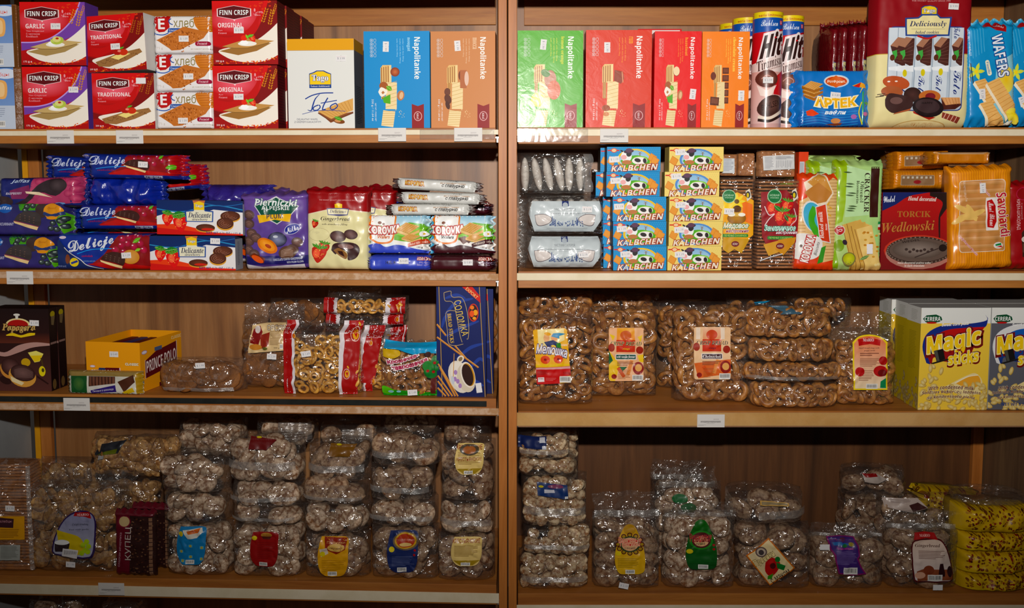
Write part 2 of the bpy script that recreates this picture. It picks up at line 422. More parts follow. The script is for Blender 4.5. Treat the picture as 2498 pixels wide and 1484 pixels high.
def bay(u, tagc, xi0, xi1, M):
    L = tagc == 'L'
    for k in range(1, 5):
        z1, z0 = SHELF[tagc + str(k)]
        sh = board('shelf', u, xi0 + .003, xi1 - (.006 if L else .001), 0.0, DEP - .002, z0, z1, 'beech_x', M)
        H = z1 - z0
        def strip(name, za, zb, mat, x0=xi0, x1=xi1, y=-.003, th=.003):
            mb = MB(); cx = (x0 + x1) / 2
            mb.box(x0 - cx, 0, 0, x1 - cx, th, zb - za, (.8, .8, .8), .0005)
            if L: shear(mb, cx)
            return link(name, mb.mesh(name, mat), sh, loc=Vector((cx, y, za)) - sh.location)
        if (L and k == 1) or (not L and k in (1, 2)):
            strip('price_rail', z0 + .019, z1 - .0045, 'cream_rail')
            if not L and k == 1:
                a_ = xi0 + .001; strip('clear_rail_cover', z0 + .004, z1 - .003, 'clear_rail', a_, a_ + .17, -.009, .004)
            if L: strip('clear_rail_cover', z0 + .008, z1 - .004, 'clear_rail', xi1 - .19, xi1 - .01, -.009, .004)
        elif L and k == 2: strip('price_rail', z0 + .015, z1 - .004, 'paper_residue')
        elif L and k == 3:
            strip('price_rail', z0 + .003, z1 - .024, 'paper_residue'); strip('black_rail', z1 - .019, z1 - .006, 'black_rail', xi0, xi1 - .03, -.006, .006)
        elif not L and k == 3:
            strip('price_rail', z0 + .004, z1 - .003, 'yellow_rail'); strip('clear_rail_cover', z0 + .002, z1 - .001, 'clear_rail', xi0, xi1, -.008, .003)
        elif L and k == 4: strip('price_rail', z0 + .005, z1 - .021, 'cream_rail')
        elif k == 4: strip('price_rail', z0 + .002, z1 - .029, 'cream_rail')
        # shelf pins seen in the gap at the upright
        if L:
            mb = MB(); mb.box(-.004, -.004, -.002, .004, .004, .002, (.9, .9, .9), .0005); mb.box(-.001, -.003, -.012, .003, .001, -.002, (.9, .9, .9), .0005)
            link('shelf_pin', mb.mesh('shelf_pin', 'metal'), sh, loc=Vector((xi1 - .003, .004, z0 + .012)) - sh.location)
    zt = ZC + .468
    board('shelf', u, xi0 + .003, xi1 - .003, .022, DEP - .002, zt + .1, zt + .13, 'beech_x', M)
    board('fascia', u, xi0 + .003, xi1 - .003, 0, .02, zt, zt + .14, 'beech_x', M)
    board('shelf', u, xi0 + .003, xi1 - .003, 0, DEP - .002, .08, .12, 'beech_x', M)
    if L:
        board('upright', u, xi1, xi1 + .021, 0, DEP + .02, 0, 2.1, 'beech_z', M)
        board('back_panel', u, xi0 + .055, xi1 - .0005, DEP + .001, DEP + .018, 0, 2.1, 'panel', M)
        board('batten', u, xi0 + .020, xi0 + .052, DEP - .02, DEP - .001, 0, 1.98, 'beech_z', M)
        board('back_rail', u, xi0 + .056, xi1 - .012, DEP - .014, DEP - .0005, at(600, 65, DEP - .01).z, 1.98, 'beech_x', M)
    else:
        board('upright', u, xi0 - .021, xi0, 0, DEP + .02, 0, 2.1, 'beech_z', M)
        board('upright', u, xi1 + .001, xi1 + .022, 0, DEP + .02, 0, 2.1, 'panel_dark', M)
        zs_ = SHELF['R3'][0] - .01
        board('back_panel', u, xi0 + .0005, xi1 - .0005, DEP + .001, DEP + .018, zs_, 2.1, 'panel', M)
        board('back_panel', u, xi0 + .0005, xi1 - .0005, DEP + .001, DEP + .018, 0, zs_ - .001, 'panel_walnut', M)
        board('batten', u, xi1 - .034, xi1 - .004, DEP - .02, DEP - .001, 0, 1.17, 'beech_z', M)
        board('back_rail', u, xi0 + .022, xi1 - .001, DEP - .014, DEP - .0005, at(1600, 62, DEP - .01).z, 1.98, 'beech_x', M)
bay(uL, 'L', XL0, xg - .001 - .021, ML)
bay(uR, 'R', xg + .002 + .021, XR1, MR)
mb = MB(); mb.box(-.02, -1.2, 0, 0, .33, 2.4)
o = link('wall_left', mb.mesh('wall_left', 'grey_paint'), M=Matrix.Translation((XL0 - .006, .11, 0))); o['kind'] = 'structure'
mb = MB(); mb.box(-.016, 0, 0, .0, .018, 2.4)
o = link('trim_1', mb.mesh('trim_1', 'yellow_edge'), M=Matrix.Translation((XL0 + .017, DEP - .0185 - SLP * XL0, 0))); o['kind'] = 'structure'
mb = MB(); mb.box(-3, -3.5, -.05, 3, 1, 0, b=.0005)
o = link('floor', mb.mesh('floor', 'floor_tile')); o['kind'] = 'structure'
# ================================================================= kinds of goods
DES = {}
RND = random.Random(7)
class Des:
    pass
def carton(name, Z, rect, d, t, col, art, mat='card', top=None, side=None, faces={}, b=.0012, left=None):
    """printed carton; rect is its front face"""
    x0, y0 = zp(Z, rect[0], rect[1]); x1, y1 = zp(Z, rect[2], rect[3])
    g = Des(); ym, xm = (y0 + y1) / 2, (x0 + x1) / 2
    g.w = (at(x1, ym, d, left) - at(x0, ym, d, left)).length; g.h = at(xm, y0, d, left).z - at(xm, y1, d, left).z; g.t = t
    mb = MB(); w, h = g.w, g.h
    mb.box(-w / 2, -t / 2, 0, w / 2, t / 2, h, hexc(col), b, hexc(top) if top else None, hexc(side) if side else None)
    mb.art(art, lambda u, v, o: (w * (u - .5), -t / 2 - o, h * (1 - v)))
    for fc, A in faces.items():
        if fc == 'right': fn = lambda u, v, o: (w / 2 + o, -t / 2 + t * u, h * (1 - v))
        elif fc == 'left': fn = lambda u, v, o: (-w / 2 - o, t / 2 - t * u, h * (1 - v))
        else: fn = lambda u, v, o: (w * (u - .5), t / 2 - t * v, h + o)
        mb.art(A, fn)
    g.me = mb.mesh(name, mat); g.name = name; g.fn = lambda u, v, o=0: (w * (u - .5), -t / 2 - o, h * (1 - v))
    return g
def pill(w, h, t, kind='h', seed=0, wr=.0012, n=4., edge=.86, pin=0., ruf=.002, big=.10, fin=.0008, topn=None):
    sx = seed * 7.31
    def M(u, v, o=0., sd=1):
        a, b = 2 * u - 1, 1 - 2 * v
        f, g = (a, b) if kind == 'h' else (b, a)
        if kind in 'hv' or (kind == 's' and f > 0):
            x = min(max((abs(f) - edge + .2) / .2, 0), 1); T = 1 - x * x * (3 - 2 * x); o = o * (1 + t / (w if kind == 'h' else h) * 30 * x * (1 - x))
            fz = 1 - T
        elif kind == 's': T = max(0, 1 - abs(f) ** 9) ** .4; fz = 0
        else: T = max(0, 1 - abs(f) ** (topn or n * 1.5)) ** (1 / (topn or n * 1.5)); fz = 0
        R = max(0, 1 - abs(g) ** n) ** (1 / n)
        th = T * R
        g2 = g * (1 - pin * fz)
        X_, Z_ = ((f, g2) if kind == 'h' else (g2, f))
        px, pz = X_ * w / 2, h * (Z_ + 1) / 2
        q = noise.noise(Vector((px * 14 + sx, pz * 14, sx))) * big
        q2 = noise.noise(Vector((px * 55 + sx, pz * 55 + 3, sx)))
        q3 = noise.noise(Vector((px * 30 - sx, pz * 24 + 9, 5))); q3 = math.sqrt(q3 * q3 + .006)
        y = t / 2 * th * (1 + q) + wr * (q2 + .8 - 2.2 * q3) * min(1, th * 2) + (fin if fz > .5 else 0) * R ** .5
        y = -sd * max(y, .0002) + ruf * fz * math.sin(g * 13 + sx) + ruf * .2 * fz * math.sin(g * 29 + sx)
        if fz: px += (ruf * 1.2 * fz * math.sin(g * 17 + 2 * sx)) if kind == 'h' else 0; pz += (ruf * 1.2 * fz * math.sin(g * 17 + 2 * sx) - ruf * 1.2 * fz) if kind != 'h' else 0
        k = 1 + o * 4
        return (px * (1 + o * 10), y - sd * o, max(h / 2 + (pz - h / 2) * k, .0001))
    return M
def packet(name, Z, rect, d, t, col, art, mat='wrap', kind='h', seed=0, col2=None, res=4.0, left=None, wh=None, **kw):
    """soft printed packet with crimped ends"""
    g = Des()
    if wh: g.w, g.h = wh
    else:
        x0, y0 = zp(Z, rect[0], rect[1]); x1, y1 = zp(Z, rect[2], rect[3]); ym, xm = (y0 + y1) / 2, (x0 + x1) / 2
        g.w = (at(x1, ym, d, left) - at(x0, ym, d, left)).length; g.h = at(xm, y0, d, left).z - at(xm, y1, d, left).z
    g.t = t; M = pill(g.w, g.h, t, kind, seed, **kw); g.fn = M; g.name = name
    wr_ = kw.get('wr', .0012)
    mb = MB(); nu, nv = max(10, int(g.w * 1000 / res)), max(8, int(g.h * 1000 / res))
    c1 = hexc(col[:6]); c2 = hexc(col2 or col[:6]); vs = float(col[7:]) if len(col) > 6 else -1
    def cf(u, v):
        if vs > 0: return c2 if v < vs else c1
        e = abs(2 * u - 1) if kind == 'h' else (1 - 2 * v if kind == 's' else abs(1 - 2 * v))
        return c2 if e > kw.get('edge', .86) else c1
    mb.grid(lambda u, v: M(u, v, 0, 1), nu, nv, cf)
    mb.grid(lambda u, v: M(1 - u, v, 0, -1), nu // 2, nv // 2, cf)
    if art: mb.art(art, lambda u, v, o: M(u, v, o, 1), maxe=(art.b[2] - art.b[0]) * .0046 / g.w, sm=True, base=.0009 + wr_ * .35 + kw.get('ruf', .002) * .25, step=.00015)
    g.me = mb.mesh(name, mat); return g
def stick(o, Z, x, y, txt='$ 1.19', rot=0, w=.0245, h=.0145, name='price_sticker'):
    """white price sticker on the front of thing o, where the photo shows it"""
    M, fn, W_, H_, T_ = INFO[o.name]
    px, py = zp(Z, x, y); Mi = M.inverted()
    p0 = Mi @ Vector((0, -D, ZC)); dr = Mi.to_3x3() @ ray(px, py)
    t = (-T_ / 2 - p0.y) / dr.y; p = p0 + dr * t
    u, v = p.x / W_ + .5, 1 - p.z / H_
    u, v = min(max(u, .08), .92), min(max(v, .08), .92)
    q = Vector(fn(u, v, 0)); e = .01
    for du, dv in ((-.012, 0), (.012, 0), (0, -.007), (0, .007)):
        q.y = min(q.y, fn(min(max(u + du / W_, 0), 1), min(max(v + dv / H_, 0), 1), 0)[1])
    key = ('st', txt, w)
    if key not in DES:
        A = Art(0, 0, 100, 60); mb = MB(); mb.box(-w / 2, -.0003, -h / 2, w / 2, 0, h / 2, hexc('e8e6e6'), .0001)
        A.R(47, 0, 53, 3, '8a8482'); A.R(47, 57, 53, 60, '8a8482')
        if txt: A.T(txt, 52, 31, 74, 24, '8f8f9a'); A.R(6, 12, 94, 13.5, 'd8a8a8')
        mb.art(A, lambda u, v, o: (w * (u - .5), -.0003 - o, h * (.5 - v)))
        DES[key] = mb.mesh(name, 'card')
    flat = abs(fn(.5, .5, 0)[1] - fn(.31, .27, 0)[1]) < 1e-7
    s = link(name, DES[key], o, loc=(q.x, q.y - (.0013 if flat else .0048), q.z), rot=(0, math.radians(rot), 0)); return s
def put(g, name, label, cat, Z, x, y, d=.015, on=None, z=None, rz=0, rot=0, lean=0, group=None, st=(), left=None, dz=0.):
    """one more of design g, standing with the middle of its base at photo point (x, y)"""
    px, py = zp(Z, x, y)
    if on: z = SHELF[on][0] + .0006
    if z is None: z = at(px, py, d, left).z
    z += dz + abs(math.sin(math.radians(rot))) * g.w / 2 + (abs(math.sin(math.radians(lean))) * g.t / 2)
    M = frame(px, py, d, g.t, z, rz, rot, lean, left)
    o = link(name, g.me, M=M); tag(o, label, cat, group)
    INFO[o.name] = (M, g.fn, g.w, g.h, g.t)
    for s in st: stick(o, *s)
    return o
def behind(g, ref, name, label, cat, dx=0, dy=.07, dz=0., rz=0, rot=0, group=None):
    """one more of design g, standing straight behind (or beside) thing ref"""
    M = INFO[ref.name][0] @ Matrix.Translation((dx, dy, dz + abs(math.sin(math.radians(rot))) * g.w / 2 + .0002)) @ Matrix.Rotation(math.radians(rz), 4, 'Z') @ Matrix.Rotation(math.radians(rot), 4, 'Y')
    M.translation.z = INFO[ref.name][0].translation.z + dz + abs(math.sin(math.radians(rot))) * g.w / 2 + .0004
    o = link(name, g.me, M=M); tag(o, label, cat, group); INFO[o.name] = (M, g.fn, g.w, g.h, g.t)
    return o
# ---------------------------------------------------------------- things inside clear bags
_proto = {}
def proto(kind, k):
    key = (kind, k)
    if key in _proto: return _proto[key]
    mb = MB(); r = random.Random(hash(kind) % 97 if False else sum(map(ord, kind)) + k * 13)
    if kind.startswith('ring'):
        R, q = {'ring': (.0165, .0072), 'ring_big': (.0192, .0092), 'ring_small': (.0122, .0043), 'ring_mid': (.0148, .0072)}[kind]
        ph = r.random() * 9; sq = .86 + .2 * r.random()
        def fn(u, v):
            a, b = 2 * math.pi * u, 2 * math.pi * v
            qq = q * (1 + .12 * math.sin(2 * a + ph) + .08 * math.sin(3 * a + ph)); rr = R + qq * math.cos(b)
            return (rr * math.cos(a), rr * math.sin(a) * sq, qq * .92 * math.sin(b))
        mb.grid(fn, 20, 10, (.5, .3, .1)); mat = 'bread_ring_small' if kind == 'ring_small' else 'bread_ring'
    else:
        sx, sy, sz, am, mat, n = {'pryanik': (.0305, .0275, .0155, .14, 'glaze', 2.3), 'pryanik_dark': (.0345, .0315, .0165, .14, 'glaze_dark', 2.3),
            'pryanik_small': (.0185, .016, .0125, .25, 'glaze_small', 2.), 'oat': (.031, .030, .0075, .08, 'oat_biscuit', 3.),
            'rusk': (.025, .020, .007, .18, 'rusk', 3.)}[kind]
        so = r.random() * 20
        def fn(u, v):
            a, b = 2 * math.pi * u, math.pi * (v - .5)
            cb, sb = math.copysign(abs(math.cos(b)) ** (2 / n), math.cos(b)), math.copysign(abs(math.sin(b)) ** (2 / n), math.sin(b))
            p = Vector((math.cos(a) * cb, math.sin(a) * cb, sb)); k_ = 1 + am * noise.noise(p * 1.3 + Vector((so, 0, k * 3))) + am * .2 * noise.noise(p * 4 + Vector((so, 0, 0)))
            return (p.x * sx * k_, p.y * sy * k_, p.z * sz * k_)
        mb.grid(fn, 18, 12, (.5, .4, .3))
    _proto[key] = mb.mesh({'rusk': 'rusk', 'oat': 'biscuit'}.get(kind, 'bread_ring' if kind.startswith('ring') else 'gingerbread'), mat)
    return _proto[key]
CR = {'ring': (.0185, .60), 'ring_big': (.0230, .66), 'ring_mid': (.0180, .66), 'ring_small': (.0128, .62), 'pryanik': (.0250, .8), 'pryanik_dark': (.0285, .8), 'pryanik_small': (.0158, .85), 'oat': (.0230, .55), 'rusk': (.0165, .6)}
CN = {'rusk': 'rusk', 'oat': 'biscuit'}
PV = {}
def fill(root, kind, w, h, t, fn, seed, top=.95, layers=2.4, dens=1.0):
    r, tight = CR[kind]; R = random.Random(seed)
    zt = h * top - r * .8; yb0, yb1 = -t / 2 + r * .9, max(-t / 2 + r * .92, min(t / 2 - r * .9, -t / 2 + r * 2 * layers - r))
    vol = max(w - r, r) * max(zt, r) * max(yb1 - yb0 + 1.2 * r, r)
    n = int(max(3, min(80, dens * 1.06 * vol / ((2 * r * tight ** .5) ** 3))))
    lim = max(w / 2 - r * .72, .002)
    P = np.array([(R.uniform(-lim, lim), R.uniform(yb0, yb1), R.uniform(r * .6, max(zt, r))) for _ in range(n)])
    for it in range(60):
        dl = P[:, None, :] - P[None, :, :]; ds = np.sqrt((dl ** 2).sum(2)) + np.eye(n); m = np.clip((2 * r * tight ** .33 - ds), 0, None) * (1 - np.eye(n))
        P += (dl / ds[..., None] * m[..., None]).sum(1) * .35
        P[:, 2] -= r * .004
        P[:, 0] = np.clip(P[:, 0], -lim, lim); P[:, 1] = np.clip(P[:, 1], yb0, yb1); P[:, 2] = np.clip(P[:, 2], r * .75, max(zt, r * .76))
    for i in range(n):
        x, y, z = P[i]
        if kind.startswith('ring'):
            e = (math.pi / 2 + R.gauss(0, .55), R.gauss(0, .5), R.gauss(0, .5)) if R.random() < .72 else (R.uniform(0, 6), R.uniform(0, 6), R.uniform(0, 6))
        elif kind == 'oat': e = (math.pi / 2 + R.gauss(0, .4), R.gauss(0, .3), R.gauss(0, .3))
        elif kind == 'rusk': e = (math.pi / 2 + R.gauss(0, .6), R.uniform(0, 3), R.gauss(0, .7))
        else: e = (math.pi / 2 * R.choice((1, 1, .3)) + R.gauss(0, .35), R.gauss(0, .5), R.gauss(0, .5))
        k = R.randrange(4); me = proto(kind, k); s = R.uniform(.88, 1.1)
        if me.name not in PV: PV[me.name] = np.array([tuple(v.co) for v in me.vertices])[::2]
        E3 = np.array((Matrix.Rotation(e[2], 3, 'Z') @ Matrix.Rotation(e[1], 3, 'Y') @ Matrix.Rotation(e[0], 3, 'X')))
        V = PV[me.name] @ E3.T * s; lo, hi = V.min(0), V.max(0)
        x = min(max(x, -w / 2 - lo[0] + .004), w / 2 - hi[0] - .004) if hi[0] - lo[0] < w - .008 else 0.
        z = max(min(z, h * top - hi[2] - .001), -lo[2] + .0025)
        ylim = -t / 2
        for vx, vz in ((lo[0] * .6, 0), (hi[0] * .6, 0), (0, lo[2] * .6), (0, hi[2] * .6), (0, 0)):
            f = fn(min(max((x + vx) / w + .5, .02), .98), min(max(1 - (z + vz) / h, .02), .98), 0)[1]
            ylim = max(ylim, f + (0 if vx or vz else 0) - (abs(lo[1]) * .45 if (vx or vz) else 0))
        y = max(y, ylim - lo[1] + .001)
        o = link(CN.get(kind, 'bread_ring' if kind.startswith('ring') else 'gingerbread'), me, root, loc=(x, y, z), rot=e)
        o.scale = (s, s, s)
def bag(name, label, cat, Z, rect, d, t, content, kind='e', seed=0, on=None, z=None, top=.96, layers=2.2, seals=(), group=None, labs=(), st=(), n=3.2, rz=0, rot=0, lean=0,
        mat='film', wr=.0035, big=.10, dens=1., zon=None, zk=1., left=None, edge=.8, ruf=.004, **kw):
    x0, y0 = zp(Z, rect[0], rect[1]); x1, y1 = zp(Z, rect[2], rect[3]); ym, xm = (y0 + y1) / 2, (x0 + x1) / 2
    if on:
        z = SHELF[on][0] + .0006
        if d is None: d = max(.004, depth_on(xm, y1, z))
    w = (at(x1, ym, d, left) - at(x0, ym, d, left)).length
    if zon: z = INFO[zon.name][0].translation.z + INFO[zon.name][3] * zk + .0008
    if z is None: z = at(xm, y1, d, left).z
    h = at(xm, y0, d, left).z - z
    M = frame(xm, y1, d, t, z, rz, rot, lean, left)
    root = link(name, None, M=M); tag(root, label, cat, group)
    fn = pill(w, h, t, kind, seed, wr=wr, n=n, big=big, edge=edge, ruf=ruf, **kw)
    mb = MB(); nu, nv = max(12, int(w / .0045)), max(10, int(h / .0045))
    mb.grid(lambda u, v: fn(u, v, 0, 1), nu, nv, (.8, .8, .8)); mb.grid(lambda u, v: fn(1 - u, v, 0, -1), 12, 10, (.8, .8, .8))
    link('film', mb.mesh('film', mat), root)
    INFO[root.name] = (M, fn, w, h, t)
    if content and h > .034: fill(root, content, w, h, t, fn, seed, top, layers, dens)
    for (u0, u1, v0, v1, sl) in seals:
        mb = MB()
        mb.grid(lambda u, v: fn(u0 + (u1 - u0) * u, v0 + (v1 - v0) * v + sl * (u - .5), .0035 + .0006 * math.sin(v * 44) + .002 * math.sin(u * 6 + seed) ** 2, 1), 24, 40, (.8, .8, .8))
        link('seal_strip', mb.mesh('seal_strip', 'film_crimp'), root)
    for A in labs: label_on(root, Z, A)
    for s in st: stick(root, *s)
    return root
def label_on(root, Z, A, name='label', off=.0042, mat='wrap_label', col=None):
    M, fn, w, h, t = INFO[root.name]; Mi = M.inverted(); p0 = Mi @ Vector((0, -D, ZC)); R3 = Mi.to_3x3()
    B = A.b
    def f(u, v, o):
        px, py = zp(Z, B[0] + (B[2] - B[0]) * u, B[1] + (B[3] - B[1]) * v)
        dr = R3 @ ray(px, py); tt = (-t / 2 - p0.y) / dr.y; p = p0 + dr * tt
        uu, vv = min(max(p.x / w + .5, .06), .94), min(max(1 - p.z / h, .03), .97)
        y = sum(fn(min(max(uu + a / w, .03), .97), min(max(vv + b / h, .03), .97), 0, 1)[1] for a, b in ((0, 0), (.02, 0), (-.02, 0), (0, .02), (0, -.02))) / 5
        return (p.x, min(y, fn(uu, vv, 0, 1)[1] + .001) - o - off * .5, max(p.z, .0012))
    mb = MB(); px = (at(*zp(Z, B[0], B[1]), .05) - at(*zp(Z, B[2], B[1]), .05)).length
    mb.art(A, f, maxe=(B[2] - B[0]) * .0045 / px, sm=True, base=.0004, step=.0002)
    return link(name, mb.mesh(name, mat), root)
printmat('wrap_label', .45, .2, 14, .25, crough=.18, spec=.3)
# ================================================================= printed motifs
def lines(A, x0, y0, x1, y1, n, c, wd=None, seed=0):
    r = random.Random(seed + int(x0)); s = (y1 - y0) / n
    for i in range(n):
        e = x1 - (x1 - x0) * (r.random() * .25 if i < n - 1 else .4)
        A.R(x0, y0 + i * s, e, y0 + i * s + (wd or s * .4), c)
def vlines(A, x0, y0, x1, y1, n, c, wd=None):
    s = (x1 - x0) / n; r = random.Random(int(x0))
    for i in range(n): A.R(x0 + i * s, y0, x0 + i * s + (wd or s * .35), y1 - (y1 - y0) * r.random() * .25, c)
def barcode(A, x0, y0, x1, y1, bg='e6e4e0'):
    A.R(x0, y0, x1, y1, bg); r = random.Random(int(x0 + y0)); x = x0 + (x1 - x0) * .08; W_ = x1 - x0
    while x < x1 - W_ * .1:
        q = W_ * r.uniform(.012, .035); A.R(x, y0 + (y1 - y0) * .15, x + q, y1 - (y1 - y0) * .25, '3a3838'); x += q + W_ * r.uniform(.015, .04)
def wafer(A, cx, cy, w, h, rot=0, c='ecd6a8', c2='c8a468', n=7):
    A.R(cx - w / 2, cy - h / 2, cx + w / 2, cy + h / 2, c, rot)
    for i in range(n):
        a = -1 + 2 * (i + .5) / n; th = math.radians(rot)
        p, q = (a * w / 2, -h / 2), (min(1, a + .5) * w / 2, -h / 2)
        for (sx, sy, ex, ey) in ((-w / 2, a * h / 2, w / 2, a * h / 2 - h * .12),):
            A.L([(cx + x * math.cos(th) - y * math.sin(th), cy + x * math.sin(th) + y * math.cos(th)) for x, y in ((sx, sy), (ex, ey))], min(w, h) * .035, c2)
def wstack(A, x0, y0, x1, y1, top='e8cf9c', dark='8a4a20', n=4, lay='e0bb80'):
    """upright stack of wafer layers seen from the edge"""
    dx = (x1 - x0) * .2; A.P([(x0 + dx, y0), (x1, y0), (x1, y1), (x0, y1), (x0, y0 + dx * 1.4)], lay); s = (x1 - x0) / n * .8
    for i in range(n): A.L([(x0 + s * (i + .55), y0 + dx * (1.1 - .2 * i)), (x0 + s * (i + .55), y1)], s * .32, dark)
    A.P([(x1 - s, y0), (x1, y0), (x1, y1), (x1 - s, y1)], top)
def wblock(A, cx, cy, w, h, n=3, top='d9a45e', side='c08040', fill='f0d8a8', hat='b88040'):
    """flat square stack of filled wafers"""
    A.P([(cx - w / 2, cy), (cx + w * .05, cy + h * .28), (cx + w / 2, cy + h * .02), (cx + w / 2, cy + h * .2), (cx + w * .05, cy + h * .5), (cx - w / 2, cy + h * .2)], side)
    for i in range(n):
        k = cy + h * (.05 + .16 * i / n)
        A.L([(cx - w / 2, k), (cx + w * .05, k + h * .28), (cx + w / 2, k + h * .02)], h * .03, fill)
    P = [(cx - w / 2, cy), (cx - w * .1, cy - h * .42), (cx + w / 2, cy - h * .18), (cx + w * .05, cy + h * .27)]
    A.P(P, top)
    for i in range(1, 6):
        f = i / 6; l = lambda a, b: (a[0] + (b[0] - a[0]) * f, a[1] + (b[1] - a[1]) * f)
        A.L([l(P[0], P[1]), l(P[3], P[2])], h * .018, hat); A.L([l(P[1], P[2]), l(P[0], P[3])], h * .018, hat)
def leaf(A, cx, cy, l, w, rot=0, c='4c9a28'):
    pts = [(cx - l / 2 + l * i / 6, cy - w / 2 * math.sin(math.pi * i / 6)) for i in range(7)] + [(cx + l / 2 - l * i / 6, cy + w / 2 * math.sin(math.pi * i / 6)) for i in range(1, 6)]
    A.P(rotp(pts, cx, cy, rot), c)
    A.L(rotp([(cx - l / 2, cy), (cx + l / 2, cy)], cx, cy, rot), w * .06, 'c8e090')
def strawb(A, cx, cy, s, rot=0, c='d8301e'):
    pts = [(-.45, -.3), (-.2, -.5), (.2, -.5), (.45, -.3), (.42, 0), (.22, .35), (0, .55), (-.22, .35), (-.42, 0)]
    A.P(smooth([*rotp([(cx + x * s, cy + y * s) for x, y in pts], cx, cy, rot)] + rotp([(cx - .45 * s, cy - .3 * s)], cx, cy, rot), 3)[:-1], c)
    A.E(cx - s * .12, cy - s * .05, s * .2, s * .28, 'ee6a50', rot)
    r = random.Random(3)
    for i in range(14):
        A.E(cx + r.uniform(-.32, .32) * s, cy + r.uniform(-.3, .3) * s, s * .022, s * .03, 'f4d070', n=5)
    for i in range(5): leaf(A, *rotp([(cx + (i - 2) * .16 * s, cy - s * .48)], cx, cy, rot)[0], s * .4, s * .14, rot + 30 + i * 30, '3c8a28')
def cherry(A, cx, cy, r, c='8a1030'):
    A.E(cx, cy, r, r, 'c03050*' + c); A.E(cx - r * .35, cy - r * .35, r * .25, r * .18, 'f8d8e0', n=8)
def cookie(A, cx, cy, rx, ry, c='4a2418', c2='2c130c', base='d8a050', rot=0, swirl=True):
    A.E(cx, cy + ry * .28, rx, ry, base, rot); A.E(cx, cy, rx, ry, '6a3a28*' + c, rot)
    if swirl:
        for k in (.75, .5, .25):
            A.curve([(cx + rx * k * math.cos(a), cy + ry * k * math.sin(a)) for a in (.4, 1.4, 2.4, 3.4, 4.4)], ry * .07, '9a6a58')
def jaffa(A, cx, cy, w, h, c='3a2620', jam='8a1a3a', base='e8c898', rot=0):
    """half cut jam biscuit"""
    P = lambda pts: rotp([(cx + x * w, cy + y * h) for x, y in pts], cx, cy, rot)
    A.P(smooth(P([(-.5, .2), (-.35, -.25), (0, -.5), (.35, -.42), (.5, -.05), (.42, .42), (.1, .3), (-.5, .2)]), 3)[:-1], c)
    A.P(P([(-.5, .18), (.42, .42), (.4, .48), (-.5, .25)]), jam)
    A.P(P([(-.52, .23), (.4, .46), (.36, .66), (-.1, .52), (-.48, .36)]), base)
    for i in range(4):
        for j in range(3): A.E(*rotp([(cx + (-.28 + .17 * i) * w, cy + (-.22 + .15 * j + .04 * i) * h)], cx, cy, rot)[0], w * .03, h * .03, '6a5248', n=6)
def tago(A, cx, cy, s):
    A.P([(cx - s * .5, cy - s * .28), (cx - s * .2, cy - s * .3), (cx - s * .12, cy - s * .42), (cx + s * .12, cy - s * .42), (cx + s * .2, cy - s * .3), (cx + s * .5, cy - s * .28), (cx + s * .5, cy + s * .4), (cx - s * .5, cy + s * .4)], '1c3f86')
    A.P([(cx - s * .45, cy - s * .22), (cx - s * .2, cy - s * .25), (cx - s * .1, cy - s * .37), (cx + s * .1, cy - s * .37), (cx + s * .2, cy - s * .25), (cx + s * .45, cy - s * .22), (cx + s * .45, cy + s * .22), (cx - s * .45, cy + s * .22)], 'f0d020')
    A.T('Tago', cx, cy + s * .02, s * .72, s * .36, 'f4f4f4', 'b', ol='2a4a90', ow=.04)
    A.T('Tadeusz Gołębiewski', cx, cy + s * .31, s * .8, s * .1, 'f0f0f0', '/.3')
def hexlogo(A, cx, cy, w, h):
    H = lambda k: [(cx - w / 2 * k, cy - h * .27 * k), (cx, cy - h / 2 * k), (cx + w / 2 * k, cy - h * .27 * k), (cx + w / 2 * k, cy + h * .27 * k), (cx, cy + h / 2 * k), (cx - w / 2 * k, cy + h * .27 * k)]
    A.P(H(1.04), 'f0dcdc'); A.P(H(.98), '5c1218'); A.T('FINN CRISP', cx, cy, w * .88, h * .36, 'f6f2f0', 'sb', ol='2a0a0c', ow=.05)
def ear(A, cx, cy, s, rot, c='d89a30'):
    for i in range(6):
        for sd in (-1, 1):
            x, y = rotp([(cx + sd * s * .10, cy + (i - 3) * s * .22)], cx, cy, rot)[0]; A.E(x, y, s * .05, s * .11, c, rot + sd * 28, n=7)
def ribbon(A, x0, y0, x1, y1, c='8a1620'):
    A.P([(x0, y0), ((x0 + x1) / 2, y0 + (x1 - x0) * .18), (x1, y0), (x1, y1), (x0, y1)], c)
